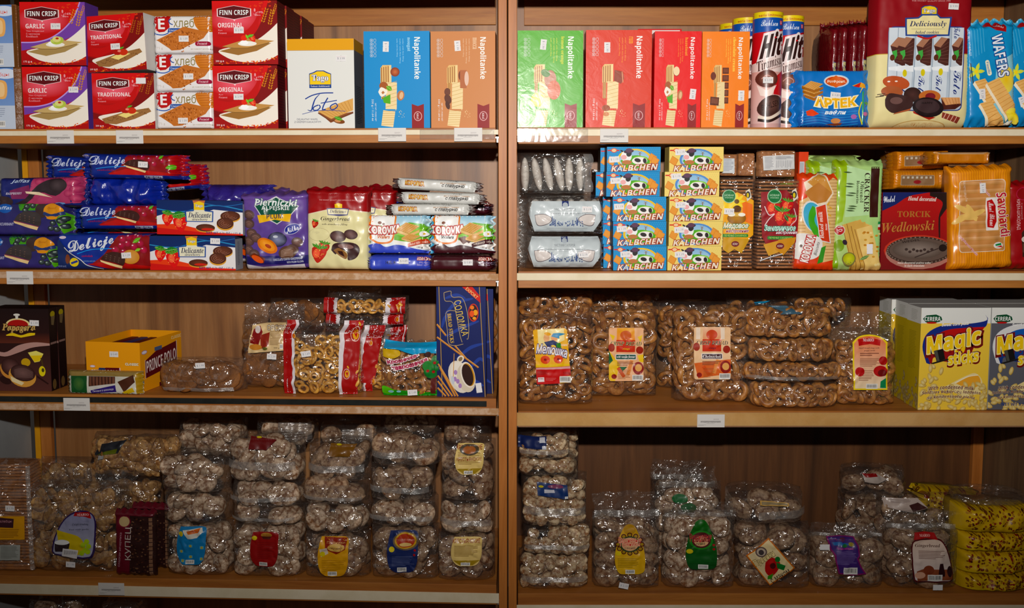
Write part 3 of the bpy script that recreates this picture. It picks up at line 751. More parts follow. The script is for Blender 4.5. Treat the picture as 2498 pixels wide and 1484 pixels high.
# ================================================================= top shelf
def finn(A, name, kind):
    """canvas 0..620 x 0..610"""
    A.R(0, 0, 620, 610, 'd21428>a40c1c'); A.E(215, 175, 260, 130, 'ee7080*c41426'); A.R(0, 330, 620, 610, 'b01020>980a18') if kind != 'g' else 0
    if kind == 'g':
        A.P(smooth([(5, 385), (150, 380), (290, 340), (420, 250), (520, 130), (575, 0)], 6) + [(620, 0), (620, 250), (500, 330), (330, 400), (160, 440), (5, 470)], '7446a0')
        A.curve([(5, 390), (150, 385), (290, 345), (420, 255), (520, 135), (575, 0)], 12, 'b89ade')
    else:
        A.P(smooth([(0, 430), (140, 460), (300, 400), (420, 290), (500, 120), (540, 0)], 6) + [(620, 0), (620, 500), (0, 500)], '7c0c18')
        A.P(smooth([(0, 320), (150, 350), (300, 300), (400, 200), (450, 80), (460, 0)], 6) + [(500, 0), (430, 260), (300, 380), (120, 450), (0, 420)], 'be1226')
    A.P(smooth([(620, 215), (540, 290), (430, 370), (300, 420), (60, 470), (110, 530), (220, 575), (380, 590), (520, 570), (620, 520)], 4), 'f4ece0')
    for i in range(46):
        r = random.Random(i * 7 + ord(kind)); x = r.uniform(60, 615); y = 600 - 55 * math.sin((x - 60) / 555 * math.pi * .5) * 0 + r.uniform(-22, 6) - (0 if x < 420 else (x - 420) * .25)
        A.E(x, y, 9, 5, r.choice(['e05a18', 'c83410', 'e88030']), r.uniform(-40, 40), n=7)
    for i in range(12):
        r = random.Random(i + 50); A.E(r.uniform(360, 560), r.uniform(5, 90), 12, 7, 'd84818', r.uniform(-60, 60), n=7)
    for x, y, s, ro in ((500, 150, 110, 18), (560, 170, 115, 12), (595, 90, 80, 20)): ear(A, x, y, s, ro, 'd09038' if kind != 't' else 'a8602c')
    tan, tan2 = ('c8ac78', 'a88c5c') if kind != 't' else ('9a7048', '7c5636')
    if kind == 'o': tan, tan2 = 'c09058', '9c7040'
    if kind == 't':
        A.P([(85, 500), (330, 420), (560, 380), (585, 420), (420, 500), (230, 560), (120, 550)], tan)
        for i in range(40):
            r = random.Random(i); k = r.random(); A.E(120 + 430 * k + r.uniform(-15, 15), 520 - 105 * k + r.uniform(-28, 28), 8, 5, '7a5434', n=6)
        A.P([(250, 460), (370, 410), (460, 430), (330, 490)], 'f0dc90'); A.E(330, 400, 55, 38, 'b02c1c'); A.E(390, 410, 45, 35, 'c8402c'); A.E(345, 395, 18, 12, 'e89080'); leaf(A, 370, 365, 60, 22, -20)
    else:
        A.P([(60, 480), (280, 425), (560, 405), (420, 480), (240, 520), (150, 500)], tan2)
        A.P([(90, 435), (340, 360), (590, 385), (540, 400), (330, 450), (200, 450)], tan)
        A.L([(90, 437), (200, 453), (330, 453), (540, 402)], 5, '7a5c34')
        A.E(330, 410, 90, 24, 'f4f0e8'); A.E(300, 400, 40, 22, 'ffffff')
        if kind == 'g': A.E(350, 370, 62, 38, 'b8c860', -10); A.E(345, 358, 40, 28, 'e0dc90'); A.E(350, 350, 16, 10, 'b84020'); leaf(A, 300, 375, 50, 20, 40, 'c8d878')
        else: A.E(300, 355, 30, 26, 'e04018'); strawb(A, 385, 365, 62, -30, 'd83828'); leaf(A, 360, 335, 70, 26, -15, '5cae28'); leaf(A, 330, 345, 50, 22, 60, '7cc040')
    hexlogo(A, 210, 112, 315, 130)
    A.P([(200, 180), (222, 180), (213, 196)], 'ffd8d8'); A.T(name, 52 + len(name) * 15, 232, len(name) * 30, 44, 'f8e8e8', 'sb')
    for i, (q, w_) in enumerate((('Rye', 40), ('Ржаные', 80)) if kind != 'g' else (('Thin Crispbread', 170), ('С чесноком', 130), ('Knoblauch', 110))): A.T(q, 55 + w_ / 2, 282 + i * 25, w_, 18, 'e8a8b0')
    A.L([(400, 125), (412, 145), (425, 110)], 5, 'f0c0c8'); A.E(408, 90, 8, 16, 'e8a0a8'); A.T({'g': '16%', 't': '17%', 'o': '19%'}[kind], 462, 112, 50, 20, 'f0c8d0', 'si'); A.T('fibre', 440, 138, 45, 13, 'f0c8d0')
    A.T('175 g e' if kind == 'g' else '200 g e', 62, 578, 80, 22, 'f4e8e8', 'sb')
def finn_des(k, Z, rect, d, nm, side, t=.068):
    A = Art(0, 0, 620, 610); finn(A, nm, k)
    B = Art(0, 0, 100, 610); B.R(0, 0, 100, 610, side); B.R(0, 0, 100, 60, '8c1420' if k == 'o' else side)
    fc = {'right': B, 'left': B}
    if k == 'o':
        C_ = Art(0, 0, 100, 610); C_.R(0, 0, 100, 610, '5a1018')
        for i in range(20): C_.R(12, 40 + i * 27, 88, 48 + i * 27, '3c0a10')
        fc['right'] = C_
    return carton('crispbread_box', Z, rect, d, t, side, A, 'card', faces=fc, top='a01020' if k == 'o' else None)
G = finn_des('g', '11', (235, 635, 860, 1240), .012, 'GARLIC', '5c3a8c')
T2 = finn_des('t', '11', (905, 700, 1505, 1240), .012, 'TRADITIONAL', 'd8d4d0')
O2 = finn_des('o', '12', (75, 530, 605, 1050), .012, 'ORIGINAL', '8c1420')
zt1 = SHELF['L1'][0] + .001
put(G, 'crispbread_box', 'lower of the two purple-striped red crispbread boxes reading GARLIC, standing on the top left shelf', 'box', '11', 548, 1240, .012, on='L1', st=(('11', 712, 868, '$ 2.99'),), group='garlic crispbread boxes')
put(G, 'crispbread_box', 'upper purple-striped GARLIC crispbread box, stacked on its twin', 'box', '11', 522, 625, .010, z=zt1 + G.h + .0015, st=(('11', 540, 255, '$ 2.99'),), rot=.6, group='garlic crispbread boxes')
put(T2, 'crispbread_box', 'lower red crispbread box reading TRADITIONAL with white side flap', 'box', '11', 1205, 1240, .012, on='L1', st=(('11', 1365, 782, ''),), group='traditional crispbread boxes')
put(T2, 'crispbread_box', 'upper TRADITIONAL crispbread box, tilted, its white side flap showing', 'box', '11', 1150, 690, .010, z=zt1 + T2.h + .0015, rot=-2.2, rz=-6, st=(('11', 1118, 450, '$ 2.99'),), group='traditional crispbread boxes')
oL = put(O2, 'crispbread_box', 'lower red crispbread box reading ORIGINAL, front of its row', 'box', '12', 340, 1050, .012, on='L1', st=(('12', 278, 798, '$ 2.99'),), group='original crispbread boxes')
oU = put(O2, 'crispbread_box', 'upper red crispbread box reading ORIGINAL, touching the picture top', 'box', '12', 336, 525, .010, z=zt1 + O2.h + .0015, st=(('12', 280, 250, '$ 2.99'),), group='original crispbread boxes')
NTH = ['', 'next to', 'second behind', 'third behind', 'deepest behind']
for ref, nm in ((oL, 'lower'), (oU, 'upper')):
    for k in range(1, 5):
        behind(O2, ref, 'crispbread_box', f'maroon crispbread box side, {NTH[k]} the {nm} front ORIGINAL box', 'box', dx=.003 * (k % 2), dy=k * .0712, group='crispbread boxes queued behind the front ones')
# pale toast packs at the very left
A = Art(0, 0, 170, 600); A.R(0, 0, 170, 600, '5a82c0>8aa4d0'); A.R(0, 370, 170, 600, 'c4cede'); A.E(110, 60, 90, 50, 'd8e0f0'); A.T('хлебцы', 60, 70, 150, 44, 'e05a4a', 'si')
A.P(smooth([(0, 140), (70, 120), (115, 160), (100, 300), (0, 290)], 4), 'e8b070'); A.P(smooth([(0, 160), (60, 140), (95, 170), (85, 280), (0, 275)], 4), 'f2cc98'); lines(A, 5, 395, 110, 490, 5, '9aa4b8'); barcode(A, 8, 520, 90, 580)
TP = carton('toast_packet', '11', (-60, 640, 155, 1235), .012, .09, 'a0673c', A, 'wrap', side='8a5a34')
for j, (y, nm) in enumerate(((1235, 'lower'), (612, 'upper'))):
    put(TP, 'toast_packet', f'{nm} pale blue toast packet cut off by the left picture edge', 'packet', '11', 48 - 18 * j, y, .012, z=zt1 + j * (TP.h + .0015), group='pale blue toast packets')
# brown crispbread in clear film between them
A = Art(0, 0, 60, 600); A.R(0, 0, 60, 600, '8a5836>704424')
for i in range(30): A.R(4, 8 + i * 20, 56, 12 + i * 20, '5a3418')
BC = carton('crispbread_packet', '11', (160, 640, 226, 1238), .03, .08, '7a4a2c', A, 'shiny')
for j in (0, 1):
    put(BC, 'crispbread_packet', ('lower' if not j else 'upper') + ' brown crispbread packet in glinting clear film beside the toast packet', 'packet', '11', 192 - 14 * j, 1238, .03, z=zt1 + j * (BC.h + .0015), group='brown film-wrapped crispbread packets')
# khleb packs
def khleb(A):
    A.R(0, 0, 565, 345, 'ece8e8'); A.E(500, 30, 110, 130, 'd88a50*c87838'); 
    for i in range(6): A.L([(400 + i * 8, 20 + i * 22), (560, 10 + i * 24)], 4, 'a85a28')
    A.P([(30, 25), (60, 8), (90, 18), (130, 2), (180, 10), (165, 60), (170, 110), (120, 150), (70, 155), (40, 130), (50, 80), (20, 60)], 'b81828'); A.T('E', 95, 78, 62, 96, 'f8f4f4', 'sb')
    A.curve([(8, 140), (50, 172), (110, 178), (160, 160)], 9, '3058a8'); A.P([(160, 118), (300, 118), (285, 152), (150, 156)], '1c4a9c'); A.T('Елизавета', 222, 137, 110, 22, 'e8ecf8')
    A.curve([(185, 30), (165, 50), (175, 75), (200, 85)], 9, '2c4c98')
    A.T('хлеб', 300, 70, 190, 84, '8a7c48', 'sb')
    A.P([(48, 225), (300, 105), (520, 155), (480, 210), (260, 315), (180, 320), (160, 300)], 'c07440'); 
    r = random.Random(4)
    for i in range(110):
        k, l = r.random(), r.random(); x = 75 + 190 * k + 205 * l; y = 222 - 95 * k + 45 * l + 60 * (1 - k) * l; A.E(x, y + 10, 8, 5, r.choice(['a05828', 'd88c58', '8a4a20']), r.uniform(0, 90), n=6)
    A.RR(400, 240, 530, 280, 18, '9a1c3c'); A.T('Ржаной', 465, 259, 90, 22, 'f0d0d8', '/.3'); A.T('не содержит дрожжей', 450, 308, 180, 14, 'a89a78'); A.T('75 g', 75, 300, 55, 26, 'c8c0b8')
A = Art(0, 0, 565, 345); khleb(A)
KH = packet('bread_packet', '11', (1490, 880, 2070, 1240), .014, .07, 'e8e4e4', A, 'wrap', 'h', 3, 'b8909a', n=9, edge=1.02, wr=.0006, big=.02, ruf=.001)
for j, (x, y, nm, sx, sy) in enumerate(((1790, 1240, 'bottom', 1778, 1170), (1782, 880, 'middle', 1830, 742), (1770, 522, 'top', 1785, 378))):
    put(KH, 'bread_packet', f'{nm} white crispbread packet with big red E in the stack of three', 'packet', '11', x, y, .014, z=zt1 + j * (KH.h + .001), st=(('11', sx, sy, '$ 1.09'),), group='white crispbread packets')
# Toto box
A = Art(690, 305, 1240, 1045); A.R(690, 305, 1240, 1045, 'e4e4e0'); A.R(690, 305, 1240, 398, 'e0a434'); A.L([(690, 400), (1240, 400)], 3, 'b09060')
A.P([(868, 590), (900, 580), (930, 565), (990, 565), (1020, 580), (1050, 592), (1050, 710), (868, 710)], '1c3f86'); A.P([(873, 597), (905, 587), (935, 572), (985, 572), (1015, 587), (1045, 597), (1045, 680), (873, 680)], 'f0cc10')
A.T('Tago', 958, 632, 135, 62, 'f8f8f8', 'b', ol='2a4a90', ow=.04); A.T('Tadeusz Gołębiewski', 958, 696, 160, 17, 'f0f0f0', '/.3')
A.P([(935, 905), (1060, 940), (1228, 905), (1228, 870), (1228, 920), (1040, 998)], '8a5030'); A.P([(935, 903), (1100, 840), (1228, 795), (1228, 895), (1045, 965)], 'd8a868'); 
for i in range(9): A.L([(960 + i * 28, 895 - i * 10), (1070 + i * 18, 955 - i * 8)], 3, 'b07c40')
A.L([(937, 915), (1042, 985), (1228, 915)], 9, '6a3820'); A.E(1110, 985, 48, 20, '7a4420', 10); A.E(1098, 982, 26, 12, 'c89060', 10); leaf(A, 1105, 962, 80, 30, 20)
A.curve([(832, 800), (890, 770), (970, 752), (1065, 750)], 9, '1c3a8c'); A.curve([(952, 760), (915, 800), (895, 850), (880, 895), (850, 890)], 11, '1c3a8c', True)
A.curve([(940, 850), (905, 865), (898, 890), (930, 892), (955, 868), (945, 848)], 9, '1c3a8c'); A.curve([(1020, 790), (985, 850), (975, 888), (1000, 885)], 10, '1c3a8c'); A.L([(960, 835), (1095, 812)], 7, '1c3a8c')
A.curve([(1085, 835), (1045, 855), (1040, 880), (1065, 888), (1098, 862), (1085, 835)], 9, '1c3a8c'); A.curve([(805, 925), (950, 895), (1165, 902)], 4, '1c3a8c')
A.T('DELIKATNY WAFEL', 848, 968, 175, 15, '555568'); A.T('Z KREMEM KAKAOWYM', 848, 990, 220, 15, '555568')
B = Art(0, 0, 100, 740); B.R(0, 0, 100, 740, '5c6068'); B.R(0, 0, 100, 93, 'c08c30'); lines(B, 20, 380, 85, 700, 22, '3c4048')
TO = carton('wafer_box', '12', (690, 305, 1240, 1045), .02, .10, 'd8d8d4', A, 'card', faces={'right': B}, top='d09830')
put(TO, 'wafer_box', 'tall white wafer carton with yellow lid and blue handwriting', 'box', '12', 965, 1045, .02, on='L1', st=(('12', 1120, 482, '$ 3.99', 2),), rz=-1)
# Napolitanke
def napo(A, col, sub, subc, kind, col2=None):
    """canvas 0..540 x 0..800 (title runs downward)"""
    A.R(0, 0, 540, 800, col); A.T('Napolitanke', 432, 222, 345, 66, 'f4f4f0', 'sb', rot=90); A.T(sub, 368, 55 + len(sub) * 9, len(sub) * 19, 34, subc, 'b', rot=90)
    for i, l in enumerate((190, 205, 150)): A.T('wafer with fine filling', 322 - i * 24, 60 + l / 2, l, 12, subc if subc != 'f4f4f0' else 'd8e8f0', rot=90)
    for i in range(5): A.RR(52, 62 + i * 31, 76, 88 + i * 31, 8, 'c8c8c8'); A.RR(55, 65 + i * 31, 73, 85 + i * 31, 6, col); A.T('8', 64, 75 + i * 31, 9, 12, 'e8e8e8')
    for i in range(5): A.RR(82, 62 + i * 31, 102, 88 + i * 31, 8, 'd0d0d0'); A.RR(84, 64 + i * 31, 100, 86 + i * 31, 7, col)
    A.T('NET WT / POIDS NET', 92, 668, 150, 12, 'e8e8e8', rot=90); A.T('330 g / 11.64 oz' if kind not in 'hc' else '420 g / 14.8 oz', 66, 650, 180, 20, 'e8e8e8', 'b', rot=90)
    wstack(A, 135, 278, 225, 430); A.R(140, 425, 168, 560, 'd8b070'); A.L([(148, 425), (148, 560)], 5, '8a4a20'); A.L([(160, 425), (160, 560)], 5, '8a4a20')
    wafer(A, 222, 532, 92, 222, 1); wafer(A, 195, 722, 100, 130, 8)
    r = random.Random(2)
    for i in range(14): A.E(r.uniform(255, 330), r.uniform(645, 710), 3, 3, 'f0d8a8', n=5)
    if kind in 'nh':
        A.E(255, 335, 38, 38, 'c87048*7a3018'); A.E(160, 450, 36, 34, 'a05830'); A.P(smooth([(115, 500), (140, 460), (190, 490), (178, 520), (140, 540), (115, 500)], 3), 'f2ece0'); A.P([(140, 505), (155, 490), (170, 505), (152, 520)], 'b87c50'); leaf(A, 205, 470, 60, 40, 40, '6aa82c'); A.P([(150, 550), (215, 520), (215, 600), (160, 590)], '58a81c'); A.E(300, 530, 30, 42, 'b87850', 10); A.E(305, 530, 16, 30, 'e0b890', 10)
        if kind == 'h': A.E(255, 330, 36, 38, 'f0d8b0')
    if kind == 'm': A.E(250, 365, 18, 40, '6a3020'); A.R(245, 320, 300, 470, 'b06a48'); A.E(300, 390, 18, 60, 'e0c0b0'); A.E(138, 500, 26, 32, '6a3a28'); A.E(142, 560, 28, 42, '5a2e20', -20); A.E(140, 610, 18, 36, '4a2418', -15)
    if kind == 'r': A.P([(235, 325), (305, 340), (315, 400), (290, 440), (232, 415)], '8c3a20'); A.L([(298, 340), (306, 430)], 8, 'd89070'); A.E(168, 640, 34, 26, '9a4a28'); A.E(170, 690, 26, 18, 'c88050')
    if kind == 'l': A.E(270, 400, 50, 75, 'b8806c'); A.E(300, 490, 55, 80, 'c86a4c'); A.E(165, 570, 55, 58, 'e8c840'); A.E(165, 570, 42, 44, 'f0dc80'); A.E(230, 350, 40, 30, '4a7a2c', 30)
    if kind == 'c':
        for i in range(5): A.R(235, 300 + i * 62, 308, 352 + i * 62, '5c2a18'); A.R(245, 308 + i * 62, 298, 340 + i * 62, '7a4028')
        A.R(215, 420, 262, 640, 'e8d4a4'); A.E(130, 370, 30, 34, '6a2c1c'); A.R(100, 545, 200, 615, '5a2818', 4); A.R(112, 556, 188, 600, '7a4430', 4)
    ribbon(A, 390, 600, 490, 800); A.E(440, 702, 34, 40, 'd8a8a8'); A.E(440, 702, 28, 34, '8a1620'); A.T('KRAŠ', 440, 702, 50, 20, 'f0e0e0', 'b', rot=90)
def napd(nm, Z, rect, col, sub, subc, kind, mat, t=.062):
    A = Art(0, 0, 540, 800); napo(A, col, sub, subc, kind)
    return carton('wafer_box', Z, rect, .01, t, col, A, mat)
for nm, Z, rc, col, sub, subc, kind, st, sr, lab in (
    ('n', '12', (1315, 242, 1855, 1040), '2f8cc8', 'nougat', 'a8d8f0', 'n', (1490, 385), 92, 'sky blue nougat wafer box, left of the light brown one'),
    ('m', '12', (1862, 238, 2392, 1034), 'c8885c', 'mocca', 'e8c8a8', 'm', (2080, 378), 86, 'light brown mocca wafer box standing against the centre post'),
    ('l', '13', (90, 158, 732, 1110), '58a818', 'lemon orange', 'e0d850', 'l', (345, 318), 96, 'green lemon orange wafer box standing right of the centre post'),
    ('r', '13', (757, 155, 1402, 1112), 'd24420', 'rum', 'f0a040', 'r', (972, 346), 90, 'dark orange rum wafer box between the green and the red one'),
    ('h', '13', (1425, 175, 1885, 1120), 'e02c34', 'hazelnut', 'f0a850', 'h', (1812, 805), 96, 'bright red hazelnut wafer packet beside the orange chocolate one'),
    ('c', '13', (1893, 178, 2355, 1120), 'f08818', 'chocolate cream', 'f8dc70', 'c', (2288, 820), 91, 'orange chocolate cream wafer packet beside the round biscuit tubes')):
    g = napd(nm, Z, rc, col, sub, subc, kind, 'foil' if kind in 'lr' else 'wrap' if kind in 'hc' else 'gloss')
    put(g, 'wafer_box', lab, 'box', Z, (rc[0] + rc[2]) / 2, rc[3], .008, on='L1' if kind in 'nm' else 'R1', st=((Z, st[0], st[1], '$ 1.99', sr),), rz=(1 if kind == 'h' else 0), group='upright wafer boxes')
mb_A = Art(0, 0, 100, 100); mb_A.R(0, 0, 100, 100, 'e8e0dc'); mb_A.R(0, 0, 100, 1.2, 'c82030'); mb_A.R(0, 0, 4, 100, 'c82030'); mb_A.R(96, 0, 100, 100, 'c82030')
g = carton('wafer_box', '13', (1262, 108, 1690, 1112), .16, .08, 'c82030', mb_A)
put(g, 'wafer_box', 'white-and-red box top peeking out behind the rum and hazelnut boxes', 'box', '13', 1476, 1112, .16, on='R1', rz=0)
# tubes
def tube(name, w, h, A, mat='wrap'):
    g = Des(); g.w = w; g.h = h; g.t = w; R = w / 2; g.name = name
    def fn(u, v, o=0, sd=1):
        a = math.asin(max(-.998, min(.998, 2 * u - 1))); r = R + o
        return (r * math.sin(a), -r * math.cos(a), h * (1 - v))
    g.fn = lambda u, v, o=0: (w * (u - .5), -math.sqrt(max(R * R - (w * (u - .5)) ** 2, 0)) - o, h * (1 - v))
    mb = MB(); mb.grid(lambda u, v: ((lambda q: (q[0], q[1], q[2]))(tuple(((R * (.93 if v < .01 or v > .99 else 1)) * k for k in (math.sin(2 * math.pi * u), -math.cos(2 * math.pi * u)))) + (h * (1 - v),))), 48, 60, lambda u, v: hexc('e8d020') if v < .054 else hexc('d8a8a0') if v > .52 else hexc('b8182c'))
    mb.quad([(R * .93 * math.cos(k * math.pi / 12), R * .93 * math.sin(k * math.pi / 12), h) for k in range(24)], hexc('e8c820')); mb.quad([(R * .93 * math.cos(-k * math.pi / 12), R * .93 * math.sin(-k * math.pi / 12), 0) for k in range(24)], hexc('b09090'))
    mb.art(A, fn, maxe=(A.b[2] - A.b[0]) * .03, sm=True, base=.0005)
    g.me = mb.mesh(name, mat); return g
A = Art(0, 0, 390, 970)
A.R(0, 0, 390, 970, 'c01c30'); A.R(0, 0, 390, 52, 'e8d020'); A.T('seria limitowana', 195, 30, 300, 22, 'b04010', 'sb'); A.P([(0, 50), (390, 50), (390, 130), (300, 150), (150, 168), (0, 170)], '1c50a0'); A.T('Bahlsen', 175, 95, 210, 52, 'e8f0f8', 'sc'); A.RR(310, 72, 345, 108, 5, 'd02038'); A.T('SS', 327, 90, 20, 24, 'f0e0e0', 'sb')
A.T('Hit', 210, 275, 330, 200, '2c1210', 'si /.3 +.02', rot=-6, ol='f0e4e4', ow=.085, slope=-.05)
A.P([(0, 430), (390, 340), (390, 480), (250, 560), (0, 600)], 'e8d4d0'); A.T('Tiramisu', 190, 425, 310, 85, '3a1814', 'bi', rot=-12); A.T('impression', 220, 475, 240, 30, '7a4a40', 'sc', rot=-12)
A.R(0, 500, 390, 970, 'd8a8a0>e0c0bc'); A.P([(270, 540), (390, 470), (390, 700), (240, 690)], 'c01c30')
A.E(160, 560, 135, 75, '5a2c24'); A.E(165, 560, 110, 58, '9a6858*5a2c24'); A.curve([(90, 560), (150, 530), (220, 555), (190, 590), (130, 580)], 8, 'c89890'); A.P([(40, 610), (150, 660), (280, 610), (200, 720), (80, 700)], 'f0dcd4')
A.E(210, 790, 165, 85, '4a2c26', -12); A.E(210, 780, 160, 80, '6a4840*3c2420', -12); A.T('BAHLSEN', 210, 780, 230, 50, '2c1814', 'sb', rot=-12); A.curve([(60, 880), (200, 890), (360, 830)], 26, 'e8d8c8'); A.curve([(60, 905), (200, 915), (365, 860)], 24, '2c1814')
A.R(0, 935, 390, 970, 'd0a8a4')
HT = tube('biscuit_tube', .072, .276, A)
for (x, y, d, tx, st) in ((335, 1075, .010, 'front tube of round cocoa biscuits with red and blue wrapper', (('14', 322, 682, '$ 2.59'),)), (515, 1075, .062, 'biscuit tube peeking out right of the front tube', ()),
                       (155, 1075, .09, 'biscuit tube half hidden between the orange packet and front tube', ()), (40, 1072, .17, 'rearmost biscuit tube, only its yellow rim above the orange packet', ())):
    put(HT, 'biscuit_tube', tx, 'tube', '14', x, y, d, on='R1', st=st, group='red biscuit tubes')
# blue wafer packet
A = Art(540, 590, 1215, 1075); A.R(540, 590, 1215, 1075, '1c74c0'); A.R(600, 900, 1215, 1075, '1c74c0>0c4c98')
for i in range(6): A.curve([(620, 950 + i * 22), (760, 935 + i * 22), (900, 960 + i * 22), (1080, 945 + i * 22)], 5, '3c90d0')
A.E(905, 690, 105, 55, 'b8d0e8'); A.E(903, 690, 95, 46, 'f0e0c8'); A.E(903, 692, 90, 42, 'c84820'); A.P([(815, 700), (903, 640), (990, 700), (903, 745)], 'd86828'); A.T('РотФронт.', 905, 695, 150, 30, 'f8f0e0', 'sb +.02')
for i in range(3): wblock(A, 712, 740 + (2 - i) * 32, 160, 110, 2, 'dca868', 'b87838', '7c4420')
A.T('АРТЕК', 895, 880, 340, 82, 'f0b840', 'sb +.05', ol='fff4d0', ow=.09, arc=-18); A.T('вафли', 893, 962, 180, 46, 'f0f4f8', '/.3 +.03')
A.P([(1035, 730), (1110, 700), (1185, 760), (1110, 745)], 'e0a020'); A.P([(1045, 735), (1110, 700), (1095, 745)], 'c83020'); A.L([(1120, 745), (1100, 790)], 6, 'e0c060'); A.L([(1120, 780), (1115, 1060)], 7, '3a9a48'); A.curve([(1105, 870), (1080, 960), (1110, 1060)], 9, 'd8c840')
A.P([(650, 950), (700, 930), (760, 970), (710, 990), (660, 985)], 'e05028'); A.E(1045, 995, 24, 20, 'a868a8'); A.E(1130, 970, 14, 16, 'c870a0'); A.E(895, 1030, 40, 22, 'c88858'); A.P([(810, 1060), (950, 1045), (930, 1075)], '7a3c28'); A.E(1150, 875, 24, 10, '50a048')
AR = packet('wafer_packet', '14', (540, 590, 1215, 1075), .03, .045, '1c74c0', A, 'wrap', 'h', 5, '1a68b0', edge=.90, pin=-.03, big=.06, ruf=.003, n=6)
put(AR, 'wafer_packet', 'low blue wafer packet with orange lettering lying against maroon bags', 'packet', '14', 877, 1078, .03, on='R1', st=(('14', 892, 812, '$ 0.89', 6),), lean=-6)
# maroon bags seen edge on, behind
A = Art(0, 0, 100, 360); A.R(0, 0, 100, 360, '6a141c'); A.R(0, 300, 100, 360, 'd8cc98'); A.R(40, 140, 75, 270, '3a4a78'); A.R(43, 143, 72, 267, 'c8c08c'); A.T('Deliciously', 57, 205, 110, 24, '2c2c48', 'bi', rot=90); A.E(88, 215, 14, 18, 'd8c830')
EB = packet('biscuit_bag', '14', (840, 90, 922, 1060), .12, .16, '64141c', A, 'shiny', 'v', 9, '7a1a24', res=8, edge=.92, n=3, ruf=.006, wr=.003)
for i, (x, d_) in enumerate(((868, .15), (950, .13), (1035, .12), (1120, .10), (1186, .10))):
    put(EB, 'biscuit_bag', ['leftmost', 'second', 'third', 'fourth', 'rightmost'][i] + ' of the maroon biscuit bags standing edge-on behind the blue wafer packet', 'bag', '14', x, 1060, d_, on='R1', rz=0, dz=0, group='maroon biscuit bags standing edge-on')
# big Deliciously bag
A = Art(1225, -40, 2035, 1075)
A.R(1225, 448, 2035, 1075, 'e8dca8'); A.R(1225, -40, 2035, 448, '8c1424'); A.R(1225, 446, 2035, 452, 'c8a850'); A.T('THE HIGHEST QUALITY SINCE 1988', 1665, 6, 320, 12, 'd8a8a8')
A.RR(1325, 218, 1960, 930, 45, '2c3a80'); A.RR(1334, 227, 1951, 921, 40, 'b8c4d0')
for i, x in enumerate((1325, 1400, 1545, 1690, 1840)):
    A.R(x + 5, 228, x + 130 if i < 4 else 1950, 820, 'd4dce4'); A.L([(x + 5, 230), (x + 5, 820)], 5, '8a98a8')
for i, x in enumerate((1345, 1410, 1555, 1700, 1850)):
    e = min(x + 130, 1945); A.P([(x, 380), (x + 60 if x + 60 < e else e, 310), (e, 320), (e - 5, 560), (x + 40, 520)], '4a2620'); A.P([(x, 380), (min(x + 60, e), 308), (min(x + 115, e), 318), (x + 55, 395)], 'a87860')
    for j in range(6): A.L([(x + 50, 400 + j * 22), (e - 8, 350 + j * 34)], 2.5, '7a5248')
    A.P([(x + 15, 430), (x + 55, 415), (x + 60, 460), (x + 40, 500)], '50a850'); A.E(x + 20, 480, 20, 26, '5c3020')
    A.P([(x - 10, 560), (e, 545), (e, 600), (x - 5, 585)], 'eef2f6')
for x, y in ((1470, 610), (1620, 605), (1765, 600)): A.E(x, y, 18, 30, 'd8c838'); A.T('Toto', x + 135 if False else x - 10, y + 115, 170, 50, '1c2c70', 'sc', rot=90)
A.T('Toto', 1905, 690, 200, 60, '1c2c70', 'sc', rot=90); A.T('Toto', 1890, 270, 100, 50, '1c2c70', 'sc', rot=90)
A.P([(1585, 130), (1585, 60), (1610, 45), (1660, 40), (1700, 50), (1722, 65), (1722, 130)], '1c3f86'); A.P([(1592, 122), (1592, 66), (1615, 52), (1660, 47), (1697, 56), (1714, 70), (1714, 122)], 'f0d020'); A.T('Tago', 1652, 90, 98, 42, 'f8f8f8', 'b', ol='2a3a70', ow=.05)
A.P([(1455, 150), (1560, 145), (1590, 118), (1720, 118), (1745, 145), (1836, 142), (1822, 300), (1700, 303), (1645, 325), (1600, 303), (1465, 300)], '2c4488'); A.P([(1470, 162), (1566, 157), (1597, 132), (1713, 132), (1738, 156), (1820, 155), (1808, 288), (1478, 288)], 'ece0ac')
A.T('Deliciously', 1642, 205, 295, 58, '222a58', 'bi'); A.L([(1510, 243), (1780, 243)], 2, '5a5a58'); A.T('baked cookies', 1638, 270, 190, 26, '222a58', 'bi'); A.curve([(1560, 300), (1640, 322), (1715, 300)], 14, 'b83030')
A.E(1405, 690, 110, 55, 'b85838', 10); A.E(1345, 680, 12, 6, 'f8f0e8'); A.E(1405, 678, 12, 6, 'f8f0e8'); A.E(1375, 765, 88, 48, 'a85c3c', 5)
for x, y in ((1320, 780), (1310, 800), (1340, 790)): A.L([(x, y), (x - 60, y + 8)], 5, '2a1410')
A.E(1540, 790, 72, 62, '4a2c28*2c1814'); A.E(1680, 805, 90, 52, 'c07040'); A.E(1685, 805, 42, 30, '7a2028'); A.P(smooth([(1320, 830), (1350, 780), (1440, 790), (1530, 820), (1535, 900), (1400, 945), (1330, 900), (1320, 830)], 4)[:-1], '3c2422')
A.E(1410, 840, 50, 30, '6a4c48'); A.P([(1400, 945), (1530, 905), (1530, 920), (1390, 955)], 'b06040')
A.P([(1780, 815), (1930, 815), (1950, 880), (1900, 915), (1800, 920)], '4a2018'); A.P([(1780, 815), (1935, 815), (1945, 865), (1820, 880)], 'd8a070')
for i in range(6): A.L([(1790 + i * 26, 818), (1815 + i * 24, 875)], 3, 'a86c40')
A.P([(1550, 930), (1700, 975), (1750, 985), (1700, 1005), (1560, 950)], 'a83028'); A.E(1670, 895, 128, 82, '2a1a1c*1c1012', 8); A.E(1665, 885, 100, 58, '3c2a2c', 8); A.T('HAPPY', 1660, 860, 90, 16, '14090a', 'sb')
A.P([(1800, 940), (1960, 985), (1945, 1035), (1800, 985)], '8a3c30'); 
